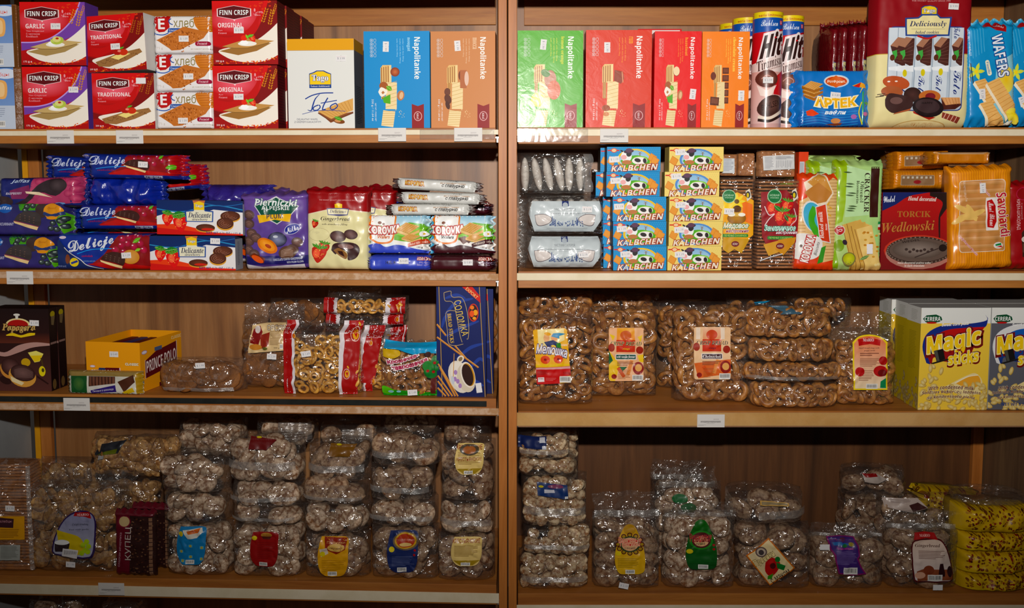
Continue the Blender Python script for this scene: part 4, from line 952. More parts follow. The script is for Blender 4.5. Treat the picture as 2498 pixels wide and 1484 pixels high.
for i in range(4): A.L([(1830 + i * 32, 950 + i * 9), (1815 + i * 32, 995 + i * 9)], 7, 'e0b0a0')
A.E(1640, 1075, 230, 72, 'c8a870'); A.E(1640, 1078, 222, 68, 'ecdca8'); A.T('TAGO', 1650, 1052, 180, 44, 'ecdca8', 'b', ol='c89c68', ow=.03)
DL = packet('cookie_bag', '14', (1225, -40, 2035, 1075), .012, .12, 'e0d4a0@.437', A, 'card', 's', 2, '8c1424', edge=1.25, n=7, big=.03, wr=.0012, res=8, ruf=.002)
put(DL, 'cookie_bag', 'largest bag on the top shelf, maroon above cream, picturing baked cookies', 'bag', '14', 1628, 1075, .012, on='R1', st=(('14', 1893, 28, '$ 9.99', 3),))
# WAFERS vanilla
A = Art(0, 0, 410, 900)
A.R(0, 0, 410, 900, '2494c8>1c84c0'); A.P([(250, 380), (410, 300), (410, 900), (200, 900)], '90c8d8'); A.E(330, 520, 70, 110, 'f0c818*e8d870'); A.R(0, 0, 410, 30, '58a8c8')
A.P([(110, 35), (330, 45), (335, 130), (240, 110)], 'a82020'); A.T('Vincinni', 260, 70, 110, 30, 'e8d8d8', 'sc', rot=20)
A.T('WAFERS', 280, 320, 350, 92, 'eef4fa', 'sb', rot=80, ol='1c3c88', ow=.06)
for i in range(5): A.R(42 + i * 24, 90, 46 + i * 24, 330 - i * 12, '68b8dc', -4)
A.T('250g. NET WT 8.82 OZ', 20, 200, 220, 18, 'd8ecf4', rot=84); A.RR(160, 350, 195, 480, 16, 'f0ead0', -12); A.T('Vanilla', 178, 415, 100, 20, '2c6cac', 'bi', rot=78)
for i in range(5): leaf(A, 75 + 34 * math.cos(i * 1.256), 440 + 34 * math.sin(i * 1.256), 80, 30, i * 72, 'd8e060')
A.E(75, 440, 14, 14, 'f8d830'); A.L([(30, 370), (50, 540)], 7, '2c2414'); A.L([(22, 400), (30, 520)], 6, '3c3018')
for a, b, l in (((60, 520), (150, 500), 190), ((160, 540), (260, 500), 260), ((100, 700), (190, 680), 200)):
    P_ = [a, b, (b[0] + l * .62, b[1] + l), (a[0] + l * .62, a[1] + l + 20)]; A.P(P_, 'e8b878'); A.P([a, (a[0] - 14, a[1] + 22), (a[0] + l * .62 - 14, a[1] + l + 36), P_[3]], 'f4e8d0')
    for i in range(9): f = (i + .5) / 9; A.L([(a[0] + l * .62 * f, a[1] + (l + 20) * f), (b[0] + l * .62 * f, b[1] + l * f)], 3, 'c89050')
A.E(370, 800, 60, 50, 'f8e020*f0e070'); A.E(320, 850, 30, 26, 'f4f0e0')
VW = packet('wafer_packet', '14', (2025, 150, 2420, 1075), .012, .05, '1c84c0', A, 'foil', 'v', 4, '7cc0d0', edge=.955, n=6, big=.04, ruf=.004, wr=.001)
put(VW, 'wafer_packet', 'light blue vanilla wafers packet with metallic crimped top, beside the cookie bag', 'packet', '14', 2222, 1075, .012, on='R1', rot=-3.2, st=(('14', 2135, 800, '$ 1.29', 88),), group='light blue vanilla wafer packets')
put(VW, 'wafer_packet', 'vanilla wafer packet leaning lower, mostly cut off by the right picture edge', 'packet', '14', 2600, 1075, .03, on='R1', rot=-9, st=(('14', 2475, 865, '$ 1.29', 80),), group='light blue vanilla wafer packets')
# ================================================================= second shelf, left
# Delicje flow packs
def delicje(A, x0, y0, x1, y1, big=False):
    W_, H_ = x1 - x0, y1 - y0; q = lambda u, v: (x0 + u * W_, y0 + v * H_)
    A.R(x0, y0, x1, y1, '14287c'); A.P([q(.47, 0), q(1, 0), q(1, .82), q(.28, .82), q(.4, .55)], '8c1420')
    A.P([q(.3, .8), q(.45, .6), q(1, .78), q(1, .84), q(.3, .84)], 'b82c28')
    for u, v in ((.54, .22), (.61, .12), (.68, .2), (.75, .12), (.72, .38), (.80, .26), (.66, .45)): cherry(A, *q(u, v), H_ * .12, '7c0c24')
    A.P([q(.84, 0), q(.97, .0), q(.97, .7), q(.86, .8)], 'a81c28'); leaf(A, *q(.86, .5), W_ * .07, H_ * .2, -15, '5cae28'); leaf(A, *q(.78, .1), W_ * .05, H_ * .14, -40, '5cae28')
    jaffa(A, *q(.56, .42), W_ * .24, H_ * .42, '3c1c18', '8c1c24', 'f0d8a0', 8)
    A.T('Delicje', *q(.295, .33), W_ * .31, H_ * .52, 'ccd4ec', 'sc +.01', rot=-3); A.curve([q(.18, .62), q(.3, .54), q(.46, .5)], H_ * .03, '3c8cd8')
    A.T('czekolada', *q(.27, .66), W_ * .15, H_ * .08, 'a02840', '/.3'); A.E(*q(.03, .1), W_ * .035, H_ * .05, 'd8c8d4')
    A.R(x0, y0 + H_ * .84, x1, y1, '142474'); lines(A, *q(.08, .87), *q(.16, .98), 3, 'c8c8d8'); barcode(A, *q(.62, .86), *q(.8, .99), 'b0b4cc')
A = Art(640, 590, 1640, 825); delicje(A, 640, 590, 1640, 825)
DJ = packet('cookie_packet', '21', (640, 590, 1640, 825), .02, .07, '14246c', A, 'wrap', 'h', 11, '14246c', edge=.86, n=5, wr=.002, ruf=.004)
A = Art(590, 870, 1450, 1215)
A.R(590, 870, 1450, 1215, '16308c'); A.P([(1160, 870), (1450, 870), (1450, 1180), (880, 1170), (1010, 1070)], '84101e'); A.P([(850, 1160), (1050, 1130), (1450, 1180), (1450, 1215), (1100, 1215)], 'b02820')
for x, y in ((1190, 920), (1250, 900), (1310, 890), (1180, 980), (1240, 960), (1300, 990), (1360, 960), (1120, 1020), (1390, 1020), (1200, 1040), (1340, 900)): cherry(A, x, y, 34)
leaf(A, 1325, 930, 90, 40, -35, '6aae28'); leaf(A, 1335, 1020, 60, 30, -20, '8ac040'); A.E(1265, 1088, 85, 68, 'e0a868*c88840'); jaffa(A, 1100, 1105, 230, 130, '3c201a', '8c1c24', 'f0d8a0', 8)
A.T('Delicje', 900, 975, 430, 150, 'e0e4ec', 'sc +.015', rot=-12, slope=0); A.curve([(770, 1060), (900, 1020), (1090, 1010)], 8, '3890e0')
A.P([(610, 930), (660, 1000), (700, 1060), (800, 1130), (860, 1170), (1000, 1200), (900, 1215), (590, 1215), (590, 930)], '16285c'); A.curve([(650, 1000), (700, 1050), (790, 1110), (860, 1170), (1000, 1205)], 7, 'e8e4d8'); A.E(740, 1140, 42, 42, 'e8d028'); A.R(710, 1130, 775, 1150, '2c3c8c', -20); A.E(680, 1110, 20, 45, '7a4028')
A.T('czekolada', 860, 1080, 100, 20, 'c02c3c', '/.3'); A.T('EUROPEAN BISCUITS', 880, 1130, 110, 12, '88b0e8'); A.E(625, 905, 32, 14, 'd8c8d8'); A.T('NET WT 10.4 OZ', 625, 1180, 80, 16, 'a8b8e8')
DB = packet('cookie_packet', '21', (590, 870, 1450, 1215), .015, .09, '16308c', A, 'wrap', 'h', 12, '7a1424', edge=1.2, n=6, wr=.002)
z2 = SHELF['L2'][0] + .001
put(DB, 'cookie_packet', 'large blue cherry biscuit packet at the bottom of its pile', 'packet', '21', 1020, 1215, .012, on='L2', st=(('21', 1232, 1082, '$ 1.29', -3),), group='blue cherry biscuit packets')
put(DJ, 'cookie_packet', 'blue cherry biscuit packet just above and behind the large bottom one', 'packet', '21', 1180, 950, .11, group='blue cherry biscuit packets')
put(DJ, 'cookie_packet', 'blue cherry biscuit packet in the middle of the pile beside the strawberry boxes', 'packet', '21', 1180, 830, .035, group='blue cherry biscuit packets')
put(DJ, 'cookie_packet', 'blue cherry biscuit packet on top of the pile, with a white sticker', 'packet', '21', 1270, 352, .03, rot=1.2, st=(('21', 1393, 205, '$ 1.29', 2),), group='blue cherry biscuit packets')
put(DJ, 'cookie_packet', 'dark blue cherry packet lying on the pile behind, left of the top one', 'packet', '21', 880, 385, .17, rot=3, group='blue cherry biscuit packets')
put(DJ, 'cookie_packet', 'cherry biscuit packet behind the crumpled blue one, right side showing', 'packet', '21', 1500, 530, .14, rot=-6, group='blue cherry biscuit packets')
put(DJ, 'cookie_packet', 'cherry biscuit packet high at the back right under the top one', 'packet', '21', 1420, 420, .22, group='blue cherry biscuit packets')
CB = packet('cookie_packet', '21', (770, 325, 1560, 600), .03, .08, '10288c', None, 'shiny', 'h', 21, '10206c', edge=.9, n=2.4, wr=.009, big=.5, ruf=.006)
put(CB, 'cookie_packet', 'crumpled plain blue packet back, squeezed under the topmost cherry packet', 'packet', '21', 1160, 600, .035)
# raspberry and blackcurrant jaffa packs
A = Art(0, 360, 800, 655); A.R(0, 360, 800, 655, '1c2468'); A.P([(360, 360), (800, 360), (740, 610), (220, 640), (330, 540)], 'b04468'); A.P([(150, 480), (330, 430), (360, 560), (170, 560)], '7c2c58')
for x, y in ((620, 400), (700, 420), (730, 480), (680, 520), (720, 560), (420, 400)): A.E(x, y, 42, 34, 'c85878*a03058')
A.P(smooth([(150, 620), (290, 560), (400, 440), (520, 380), (640, 390), (660, 460), (560, 540), (420, 500), (300, 600), (150, 640)], 3), '30242a'); A.E(590, 440, 80, 65, '4a3c40*2c2024'); A.E(90, 580, 90, 50, '38282c'); A.P([(300, 490), (420, 500), (530, 555), (420, 530), (310, 510)], 'ecd8b8')
A.T('Jaffas', 250, 395, 170, 40, 'c8d8f0', 'sb /.3'); A.T('RASPBERRY', 195, 507, 150, 22, 'd8d0e0', 'sb /.3'); A.E(590, 612, 50, 10, '7ca8d8'); A.R(0, 630, 800, 655, '2c1828')
RJ = packet('jaffa_packet', '21', (-40, 355, 800, 655), .02, .07, '2a2050', A, 'wrap', 'h', 14, '1c50a8', edge=.93, n=4, wr=.003)
A = Art(-300, 880, 570, 1200); A.R(-300, 880, 570, 1200, '28285c>342c70'); A.P([(100, 880), (350, 880), (300, 960), (120, 960)], '4a9830'); A.P([(470, 960), (560, 1020), (560, 1140), (490, 1180), (430, 1000)], '58a030')
for x, y in ((185, 925), (240, 915), (170, 960), (300, 935), (420, 1080), (480, 1060), (500, 1110), (400, 1130), (500, 1040), (450, 1140)): A.E(x, y, 28, 26, '4a5a58*14141c'); A.E(x - 6, y - 6, 8, 7, 'a8b8b0', n=7)
A.E(320, 960, 60, 70, '3c2c2c'); jaffa(A, 190, 1040, 250, 150, '3c3434', '8a3450', 'e8cc98', 6); A.E(415, 965, 80, 72, 'e0982c'); A.T('Special', 415, 940, 90, 34, 'b06c18', 'sc'); A.curve([(335, 985), (415, 1010), (500, 985)], 30, '28386c'); A.E(415, 1030, 50, 16, 'e0982c')
A.E(-20, 940, 60, 45, '2458a8'); A.T('Jaffas', -30, 940, 150, 40, 'c8d8f0', 'sb /.3'); A.T('BLACKCURRANT', -40, 1090, 200, 26, 'c8c8e0', 'sb /.3')
BJ = packet('jaffa_packet', '21', (-300, 880, 570, 1200), .02, .08, '28285c', A, 'wrap', 'h', 15, '1c3c90', edge=.95, n=5, wr=.002)
put(BJ, 'jaffa_packet', 'lower blackcurrant jaffa packet with orange badge in the far left pile', 'packet', '21', 135, 1200, .02, on='L2', group='blackcurrant jaffa packets')
put(BJ, 'jaffa_packet', 'middle blackcurrant jaffa packet, second in the far left pile', 'packet', '21', 225, 885, .025, z=z2 + BJ.h + .001, group='blackcurrant jaffa packets')
put(RJ, 'jaffa_packet', 'pink raspberry jaffa packet topping the far left pile', 'packet', '21', 380, 655, .03, rot=-1.5, dz=.004)
# strawberry cartons
A = Art(1452, 875, 2280, 1205); A.R(1452, 875, 2280, 1205, '14285c>103070'); A.P([(1452, 1030), (1600, 985), (1800, 1030), (2000, 960), (2280, 985), (2280, 1205), (1452, 1205)], 'e8e4e4'); A.P([(1452, 1110), (1650, 1100), (2000, 1180), (2280, 1190), (2280, 1205), (1452, 1205)], 'e04c14'); A.P([(1452, 1140), (2000, 1190), (2280, 1200), (2280, 1205), (1452, 1205)], 'c83010')
A.curve([(1452, 960), (1700, 985), (2000, 920), (2280, 960)], 10, '3c88b8'); A.curve([(1900, 900), (2100, 925), (2280, 900)], 8, '2c5c98')
leaf(A, 1560, 1000, 110, 60, 20, '2c7a30'); leaf(A, 1660, 1010, 130, 60, -10, '2c7a30'); strawb(A, 1555, 1060, 120, 5); strawb(A, 1680, 1100, 150, -8)
A.P([(1725, 975), (1800, 968), (1812, 948), (1915, 948), (1925, 968), (2000, 975), (1995, 1080), (1730, 1080)], '2c4c94'); A.P([(1738, 985), (1808, 978), (1820, 958), (1905, 958), (1918, 978), (1988, 985), (1984, 1072), (1742, 1072)], 'e8e4cc'); A.T('Delicante', 1866, 1013, 220, 52, '24284c', 'bi'); A.L([(1790, 1040), (1950, 1040)], 2, '707070'); A.T('strawberry', 1866, 1058, 150, 30, '24284c', 'bi'); A.P([(1800, 875), (1810, 910), (1910, 910), (1920, 875)], 'c07048'); A.P([(1812, 900), (1862, 882), (1912, 900), (1912, 965), (1812, 965)], 'ecc820'); A.T('Tago', 1862, 928, 72, 30, 'f8f8f0', 'b', ol='3c4c88', ow=.05)
cookie(A, 2160, 1020, 95, 48); cookie(A, 2110, 1090, 82, 55); cookie(A, 1920, 1135, 92, 36, swirl=False); A.E(1940, 1150, 60, 12, 'c83820'); A.T('NET WT 4.76 OZ / 135 g', 2092, 1185, 330, 24, '1c2c6c', 'sb')
B = Art(0, 0, 100, 330); B.R(0, 0, 100, 330, '9c9ca4'); B.R(0, 0, 100, 30, '3c3c58'); lines(B, 30, 60, 60, 290, 16, '6c6c7c')
DC = carton('cookie_box', '21', (1452, 875, 2280, 1205), .012, .055, '34406c', A, faces={'right': B})
put(DC, 'cookie_box', 'lower of two blue-white strawberry biscuit boxes, price sticker above the biscuits', 'box', '21', 1866, 1205, .012, on='L2', st=(('21', 2083, 946, '$ 1.59', 2),), group='strawberry biscuit boxes')
put(DC, 'cookie_box', 'upper of two blue-white strawberry biscuit boxes, set slightly to the right', 'box', '21', 1934, 862, .012, z=z2 + DC.h + .001, rot=.8, group='strawberry biscuit boxes')
# purple plum bag and others like it behind
A = Art(30, 440, 620, 1150)
A.R(30, 440, 620, 1150, '6c5098>4c3884'); A.R(30, 1020, 620, 1100, '201c60'); A.P([(30, 1090), (200, 1120), (570, 1100), (570, 1150), (30, 1150)], 'd8d8e0')
A.P([(148, 560), (350, 485), (550, 570), (480, 650), (350, 735), (200, 650)], 'dcdcdc'); A.P([(158, 563), (350, 495), (540, 573), (470, 650), (350, 725), (210, 650)], '14503c')
A.T('Pierniczki', 345, 535, 380, 62, 'e8ecec', 'sb /.2 +.01', rot=3, ol='1c5c48', ow=.04); A.T('ALPEJSKIE', 340, 590, 250, 44, 'e8ecec', 'sb', rot=2)
A.P([(172, 645), (480, 640), (465, 715), (330, 690), (190, 718)], 'e8b83c'); A.T('PLUM', 330, 660, 145, 40, '34304c', 'sb')
for x, y in ((95, 640), (90, 720), (110, 810), (80, 880), (150, 850), (70, 960), (130, 1000), (520, 900), (480, 960)):
    A.E(x, y, 52, 44, '7a5a50*4a3434', 20); A.curve([(x - 30, y - 10), (x, y - 20), (x + 30, y)], 3, '9a7a70')
A.E(345, 870, 85, 68, '8c90b0*1c1c38'); A.E(330, 845, 22, 12, 'c8ccd8'); A.E(250, 925, 98, 62, 'd8782c', 32); A.E(250, 922, 76, 44, 'f0a850*e89038', 32); A.E(258, 930, 30, 16, 'a8441c', 32)
A.E(430, 990, 85, 60, '80604c*54382c', -10)
for i in range(5): A.curve([(370, 980 + i * 12), (420, 960 + i * 14), (480, 975 + i * 12)], 4, 'b09080')
A.P([(90, 1010), (130, 990), (230, 1040), (215, 1085), (130, 1060)], '6a2c18'); A.E(160, 1045, 60, 26, 'd85c20', 30); A.E(482, 778, 72, 46, 'dcdce8', -20); A.E(482, 778, 68, 42, '28308c', -20); A.T('Milka', 482, 778, 115, 50, 'f0f0f8', 'sc +.01', rot=-18)
A.T('CHOCOLATE COATED GINGERBREAD', 428, 1050, 260, 22, 'c8ccdc', 'sb', rot=-3); A.T('WITH PLUM FILLING', 490, 1078, 150, 18, 'c8ccdc', 'sb', rot=-3)
PB = packet('gingerbread_bag', '22', (30, 440, 620, 1150), .02, .09, '4c3884', A, 'wrap', 's', 31, '5c4890', edge=1.02, n=5, wr=.003, big=.08)
o = put(PB, 'gingerbread_bag', 'purple plum gingerbread bag with green and yellow shield', 'bag', '22', 325, 1150, .015, on='L2', rot=-1.5)
behind(PB, o, 'gingerbread_bag', 'purple bag standing directly behind the plum gingerbread bag', 'bag', dx=.03, dy=.10, dz=.0, rot=2, group='purple bags behind')
behind(PB, o, 'gingerbread_bag', 'purple bag at the back, peeking out over the strawberry boxes', 'bag', dx=-.10, dy=.2, rot=-4, group='purple bags behind')
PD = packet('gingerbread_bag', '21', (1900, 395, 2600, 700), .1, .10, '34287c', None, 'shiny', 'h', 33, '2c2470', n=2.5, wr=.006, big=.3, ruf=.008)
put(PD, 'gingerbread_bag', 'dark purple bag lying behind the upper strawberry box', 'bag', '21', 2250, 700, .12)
# strawberry gingerbread bag
A = Art(600, 385, 1160, 1150)
A.P([(600, 385), (1160, 385), (1160, 640), (600, 640)], '8c1020>9c1424'); A.P([(600, 640), (800, 590), (980, 590), (1160, 610), (1160, 1150), (600, 1150)], 'e4dcac'); A.L([(600, 640), (800, 592), (980, 592), (1160, 612)], 8, 'e8d8c0'); A.L([(600, 385), (1160, 385)], 60, 'b01830')
A.T('THE HIGHEST QUALITY AND EXPERIENCE SINCE 1988', 905, 505, 370, 13, 'e0a8a8'); A.P([(862, 540), (893, 530), (928, 540), (928, 575), (862, 575)], 'ecc820'); A.P([(790, 580), (860, 575), (930, 575), (990, 580), (980, 640), (900, 650), (800, 640)], '5c5c84'); A.P([(798, 588), (862, 583), (928, 583), (982, 588), (974, 632), (806, 632)], 'ece4c0'); A.T('Delicious', 890, 606, 150, 30, '2c2c54', 'bi')
A.T('Gingerbread', 868, 678, 265, 46, '2c2020', 'bi', ol='e4dcac', ow=.02); A.L([(740, 702), (1000, 702)], 2, '706050'); A.T('with strawberry filling', 862, 725, 230, 22, '3c2c2c', 'bi'); strawb(A, 680, 725, 70, 15, 'b02820')
A.E(720, 820, 98, 60, 'b8a880'); A.E(720, 820, 95, 57, 'e4dcac'); A.T('Tago', 690, 800, 70, 30, 'd0c8a0', 'b')
A.E(890, 835, 72, 52, '7a5c58*3a2020', 10); A.E(1005, 815, 62, 45, '7a5c58*3a2020', 10); A.P(smooth([(830, 960), (850, 905), (940, 885), (1050, 900), (1085, 960), (1050, 1030), (980, 1050), (970, 980), (900, 950), (870, 1000), (830, 960)], 4)[:-1], '3a2020'); A.E(960, 925, 70, 22, '846460', 5)
A.P(smooth([(850, 960), (900, 940), (970, 990), (960, 1040), (900, 1010), (850, 960)], 4)[:-1], '8a6038'); A.P([(885, 965), (930, 970), (950, 1020), (900, 995)], '30100c'); strawb(A, 760, 945, 110, 12, 'b83830'); strawb(A, 715, 1000, 150, 10, 'c03c34')
GB = packet('gingerbread_bag', '22', (600, 385, 1160, 1150), .015, .08, 'd8d0a4@.30', A, 'wrap', 's', 41, '9c1424', edge=1.02, n=5, wr=.0022, big=.06)
o = put(GB, 'gingerbread_bag', 'cream gingerbread bag with shiny red top and printed strawberries', 'bag', '22', 880, 1150, .012, on='L2', rot=.8)
behind(GB, o, 'gingerbread_bag', 'red-topped bag behind the cream strawberry gingerbread bag', 'bag', dx=.045, dy=.1, rot=1, group='red-topped bags behind')
behind(GB, o, 'gingerbread_bag', 'red-topped bag farthest back, showing over the blue wafer packets', 'bag', dx=.11, dy=.18, rot=3, group='red-topped bags behind')
# korovka wafers
def korovka(A, x0, bot, flav, txt, badge, bc, dark):
    A.R(x0, 670, x0 + 590, 1020, 'e4ecf0'); A.R(x0 + 240, 670, x0 + 590, 800, '9cc8e0>c8dce0'); A.P([(x0 + 240, 790), (x0 + 380, 735), (x0 + 590, 760), (x0 + 590, 960), (x0 + 240, 940)], '6cae3c'); A.E(x0 + 400, 830, 160, 40, '8cc850')
    A.P(smooth([(x0, 950), (x0 + 90, 930), (x0 + 160, 965), (x0 + 260, 945), (x0 + 360, 960), (x0 + 460, 985), (x0 + 590, 1000)], 4) + [(x0 + 590, 1022), (x0, 1022)], bot)
    A.P(smooth([(x0 + 240, 900), (x0 + 400, 920), (x0 + 590, 905)], 4) + [(x0 + 590, 990), (x0 + 460, 975), (x0 + 360, 952), (x0 + 240, 940)], 'ece8e4')
    A.P(smooth([(x0 + 20, 660), (x0 + 20, 860), (x0 + 60, 925), (x0 + 140, 938), (x0 + 215, 920), (x0 + 245, 850), (x0 + 262, 660)], 4), 'e08030'); A.P(smooth([(x0 + 35, 660), (x0 + 35, 855), (x0 + 70, 910), (x0 + 140, 922), (x0 + 205, 905), (x0 + 230, 845), (x0 + 248, 660)], 4), 'f0f0ee')
    A.E(x0 + 120, 745, 42, 26, 'f0f0f0'); A.E(x0 + 105, 740, 18, 14, '7a4a34'); A.E(x0 + 140, 752, 12, 10, '7a4a34'); A.E(x0 + 90, 775, 50, 12, '5c9c34')
    for k in (85, 105, 130, 150): A.L([(x0 + k, 760), (x0 + k, 790)], 8, 'e8e0dc')
    A.T('KOROVKA', x0 + 150, 812, 300, 74, 'f4f0ec', 'sb +.03', ol='b02c20', ow=.10, arc=-18, rot=-2)
    A.T('Wafers', x0 + 145, 872, 115, 32, txt, '/.3 +.03')
    if dark: A.P([(x0 + 240, 880), (x0 + 310, 860), (x0 + 350, 900), (x0 + 290, 940)], '5c2c20'); A.P([(x0 + 300, 900), (x0 + 350, 870), (x0 + 380, 900), (x0 + 340, 930)], '4c2018')
    wblock(A, x0 + 370, 800, 210, 150, 4, 'd8a860', 'c08c48', 'e8c488', 'b88040'); wblock(A, x0 + 400, 880, 180, 90, 3, 'd8a860', 'c08c48', 'e8c488', 'b88040')
    A.E(x0 + 500, 845, 30, 26, 'f0f0f0', n=9); A.E(x0 + 500, 845, 10, 9, 'e0b020', n=8)
    A.P(smooth([(x0 + 365, 935), (x0 + 450, 905), (x0 + 540, 885)], 4) + [(x0 + 535, 925), (x0 + 370, 965)], bc); A.T(badge, x0 + 452, 926, 140, 20, 'f0e0d0', 'bi', rot=-12); A.T('150 g', x0 + 475, 968, 50, 18, '4c4044', 'bi')
for k, (x0, bot, txt, badge, bc, dk) in enumerate(((1165, '3c4cb8', 'c86838', 'Baked Milk taste', 'c04828', 0), (1755, '40141c', '2c2020', 'with cocoa filling', '40141c', 1))):
    A = Art(x0 - 35, 665, x0 + 575, 1022); korovka(A, x0, bot, 0, txt, badge, bc, dk)
    KV = packet('wafer_packet', '22', (x0 - 35, 665, x0 + 575, 1022), .04, .035, 'c8d8e0', A, 'wrap', 'h', 50 + k, '48a0c8', edge=.93, n=5, wr=.0012, ruf=.004, wh=(.157, .094))
    A = Art(0, 0, 620, 145); A.R(0, 0, 620, 145, bot)
    A.T('KOROVKA', 535, 28, 130, 28, 'f0e0d8', 'sb +.03', ol='a83028', ow=.09); A.T('Wafers', 530, 62, 80, 18, 'c8b8d8', '/.3'); A.T('Baked milk taste' if not k else 'with cocoa filling', 530, 84, 120, 16, 'c8b8d8', '/.3')
    if not k: A.T('14.05.14', 240, 62, 85, 34, '14142c', '+.02')
    KS = packet('wafer_packet', '22', (x0 - 30, 1020, x0 + 600, 1163), .015, .10, bot, A, 'wrap', 'h', 60 + k, bot, edge=.9, n=3.5, wr=.0015, pin=.5, ruf=.004)
    nm = ('blue', 'maroon')[k]
    put(KS, 'wafer_packet', f'{nm} wafer packet lying flat at the shelf front, its long side showing', 'packet', '22', x0 + 285 - 22 * k, 1163, .006, on='L2', st=(('22', (1497, 2088)[k], (1085, 1098)[k], '$ 0.89'),))
    put(KV, 'wafer_packet', f'cow wafer packet with {nm} milk wave, standing on the flat {nm} packet', 'packet', '22', x0 + 270, 1022, .022, z=z2 + KS.h + .0005, lean=-8)
    put(KS, 'wafer_packet', f'{nm} wafer packet lying higher up behind the standing cow wafer packets', 'packet', '22', (1330, 2005)[k], (660, 665)[k], .16, group='wafer packets lying at the back')
# glazed wafer bars, white
A = Art(1335, 560, 2150, 668); A.P([(1405, 560), (2070, 560), (2110, 585), (2065, 668), (1430, 668), (1390, 590)], 'd4d4d0')
A.T('КОРОВКА', 1548, 605, 170, 40, 'e8c060', 'sb +.02', ol='8c3424', ow=.09, rot=2); A.T('ПЕЧЕНЬЕ', 1890, 570, 90, 12, '2c2424', 'sb'); A.T('вкус топлёное молоко', 1890, 592, 230, 20, '9a6c3c', '/.3 +.02'); A.T('с глазурью', 1892, 617, 205, 34, '242020', '/.3 +.03'); lines(A, 1430, 648, 2040, 662, 2, 'a8a8a4')
KG = packet('biscuit_packet', '22', (1335, 560, 2150, 668), .05, .05, '3c2420', A, 'wrap', 'h', 71, '3c2420', edge=.90, n=3.2, wr=.0015, ruf=.005, big=.05, fin=.003, pin=.2)
for x, y, r_, tx in ((1735, 668, 0, 'lowest'), (1830, 560, 1.2, 'middle'), (1795, 452, 3, 'topmost')):
    put(KG, 'biscuit_packet', f'{tx} of three white glazed biscuit packets with brown twisted ends', 'packet', '22', x, y, .05, rot=r_, dz=-.003 if r_ else 0, group='white glazed biscuit packets')
# ================================================================= second shelf, right: marshmallow packs
z2 = SHELF['R2'][0] + .001
def zefir_art(x0, y0, dx=0):
    A = Art(x0, y0, x0 + 740, y0 + 310); q = lambda x, y: (x0 + x, y0 + y)
    A.P([q(40, 0), q(700, 0), q(740, 150), q(640, 300), q(60, 300), q(0, 120)], 'c4cccf')
    A.R(*q(330, 0), *q(395, 50), '28346c'); A.E(*q(362, 38), 26, 26, 'b4bcc4'); A.T('ЧАСТНАЯ ГАЛЕРЕЯ', *q(360, 80), 205, 22, '5c6068', 'b'); A.L([q(250, 96), q(470, 96)], 2, '8c9094'); A.T('Смоленское шоколадное ореховое', *q(365, 122), 400, 18, '4c5058', '/.5'); A.L([q(290, 140), q(520, 140)], 1.5, '8c9094')
    for sx, dr in ((60, 1), (660, -1)): A.P(smooth([q(sx, 135), q(sx + 90 * dr, 125), q(sx + 170 * dr, 165), q(sx + 150 * dr, 215), q(sx + 70 * dr, 245), q(sx + 20 * dr, 230), q(sx, 135)], 4)[:-1], '6c6468'); A.P(smooth([q(sx + 5 * dr, 140), q(sx + 88 * dr, 131), q(sx + 163 * dr, 167), q(sx + 144 * dr, 211), q(sx + 70 * dr, 238), q(sx + 24 * dr, 224), q(sx + 5 * dr, 140)], 4)[:-1], 'd4ccc8')
    r = random.Random(3)
    for i in range(70): x = r.uniform(205, 530); hgt = r.uniform(4, 16); y = r.uniform(205, 250); A.R(*q(x, y - hgt), *q(x + r.uniform(5, 14), y), r.choice(['44547c', '5c6c90', '7c8cac']))
    for x, h_ in ((230, 90), (245, 70), (260, 60), (430, 55), (470, 80), (478, 60)): A.R(*q(x, 240 - h_), *q(x + 8, 240), '4c5c88')
    A.L([q(180, 268), q(580, 268)], 3, '8c9094'); lines(A, *q(70, 285), *q(650, 298), 2, '9a9ea2')
    return A
def zefir(Z, rect, lab, sd, st, d=.03, on=None, zon=None):
    x0, y0, x1, y1 = rect; r = bag('marshmallow_packet', lab, 'packet', Z, rect, d, .14, None, 'h', sd, on=on, zon=zon, n=3., group='white marshmallow packets', edge=.95, wr=.003, mat='film', pin=-.02)
    M, fn, w, h, t = INFO[r.name]; A = zefir_art(x0 + (x1 - x0 - 740) / 2 + 8, y1 - 312)
    label_on(r, Z, A, 'wrapper', col='c4cccf')
    for i in range(6):
        mb = MB(); mb.grid(lambda u, v: (.016 * math.sin(math.pi * v) * math.cos(2 * math.pi * u), .034 * math.sin(math.pi * v) * math.sin(2 * math.pi * u), .034 * math.cos(math.pi * v)), 16, 10, (.8, .8, .8))
        link('marshmallow', mb.mesh('marshmallow', 'marshmallow'), r, loc=(w * (-.33 + i * .132), 0, h * .55), rot=(0, .12, 0))
    for s in st: stick(r, *s)
    return r
zf1 = zefir('23', (108, 915, 1000, 1232), 'bottom white marshmallow packet with blue skyline print, sticker at its right', 77, (('23', 735, 1092, '$ 2.19', -2),), .02, on='R2')
zf2 = zefir('23', (110, 500, 1010, 880), 'middle white marshmallow packet with blue skyline print, clear top showing sweets', 78, (('23', 772, 648, '$ 2.19', 2),), .03, zon=zf1)
r = bag('marshmallow_packet', 'clear tray of six upright marshmallow halves on top of the white packets', 'packet', '23', (88, 85, 830, 495), .04, .10, None, 'e', 79, n=7, wr=.003, group='white marshmallow packets', zon=zf2)
M, fn, w, h, t = INFO[r.name]
mb = MB(); mb.box(-w * .46, -.02, .006, w * .42, .04, h * .9, (.8, .8, .8), .004); link('tray', mb.mesh('tray', 'film'), r)
mb = MB(); mb.box(-w * .45, -.01, .008, w * .41, .035, h * .86, hexc('3c3634'), .003); link('tray_liner', mb.mesh('tray_liner', 'matte'), r)
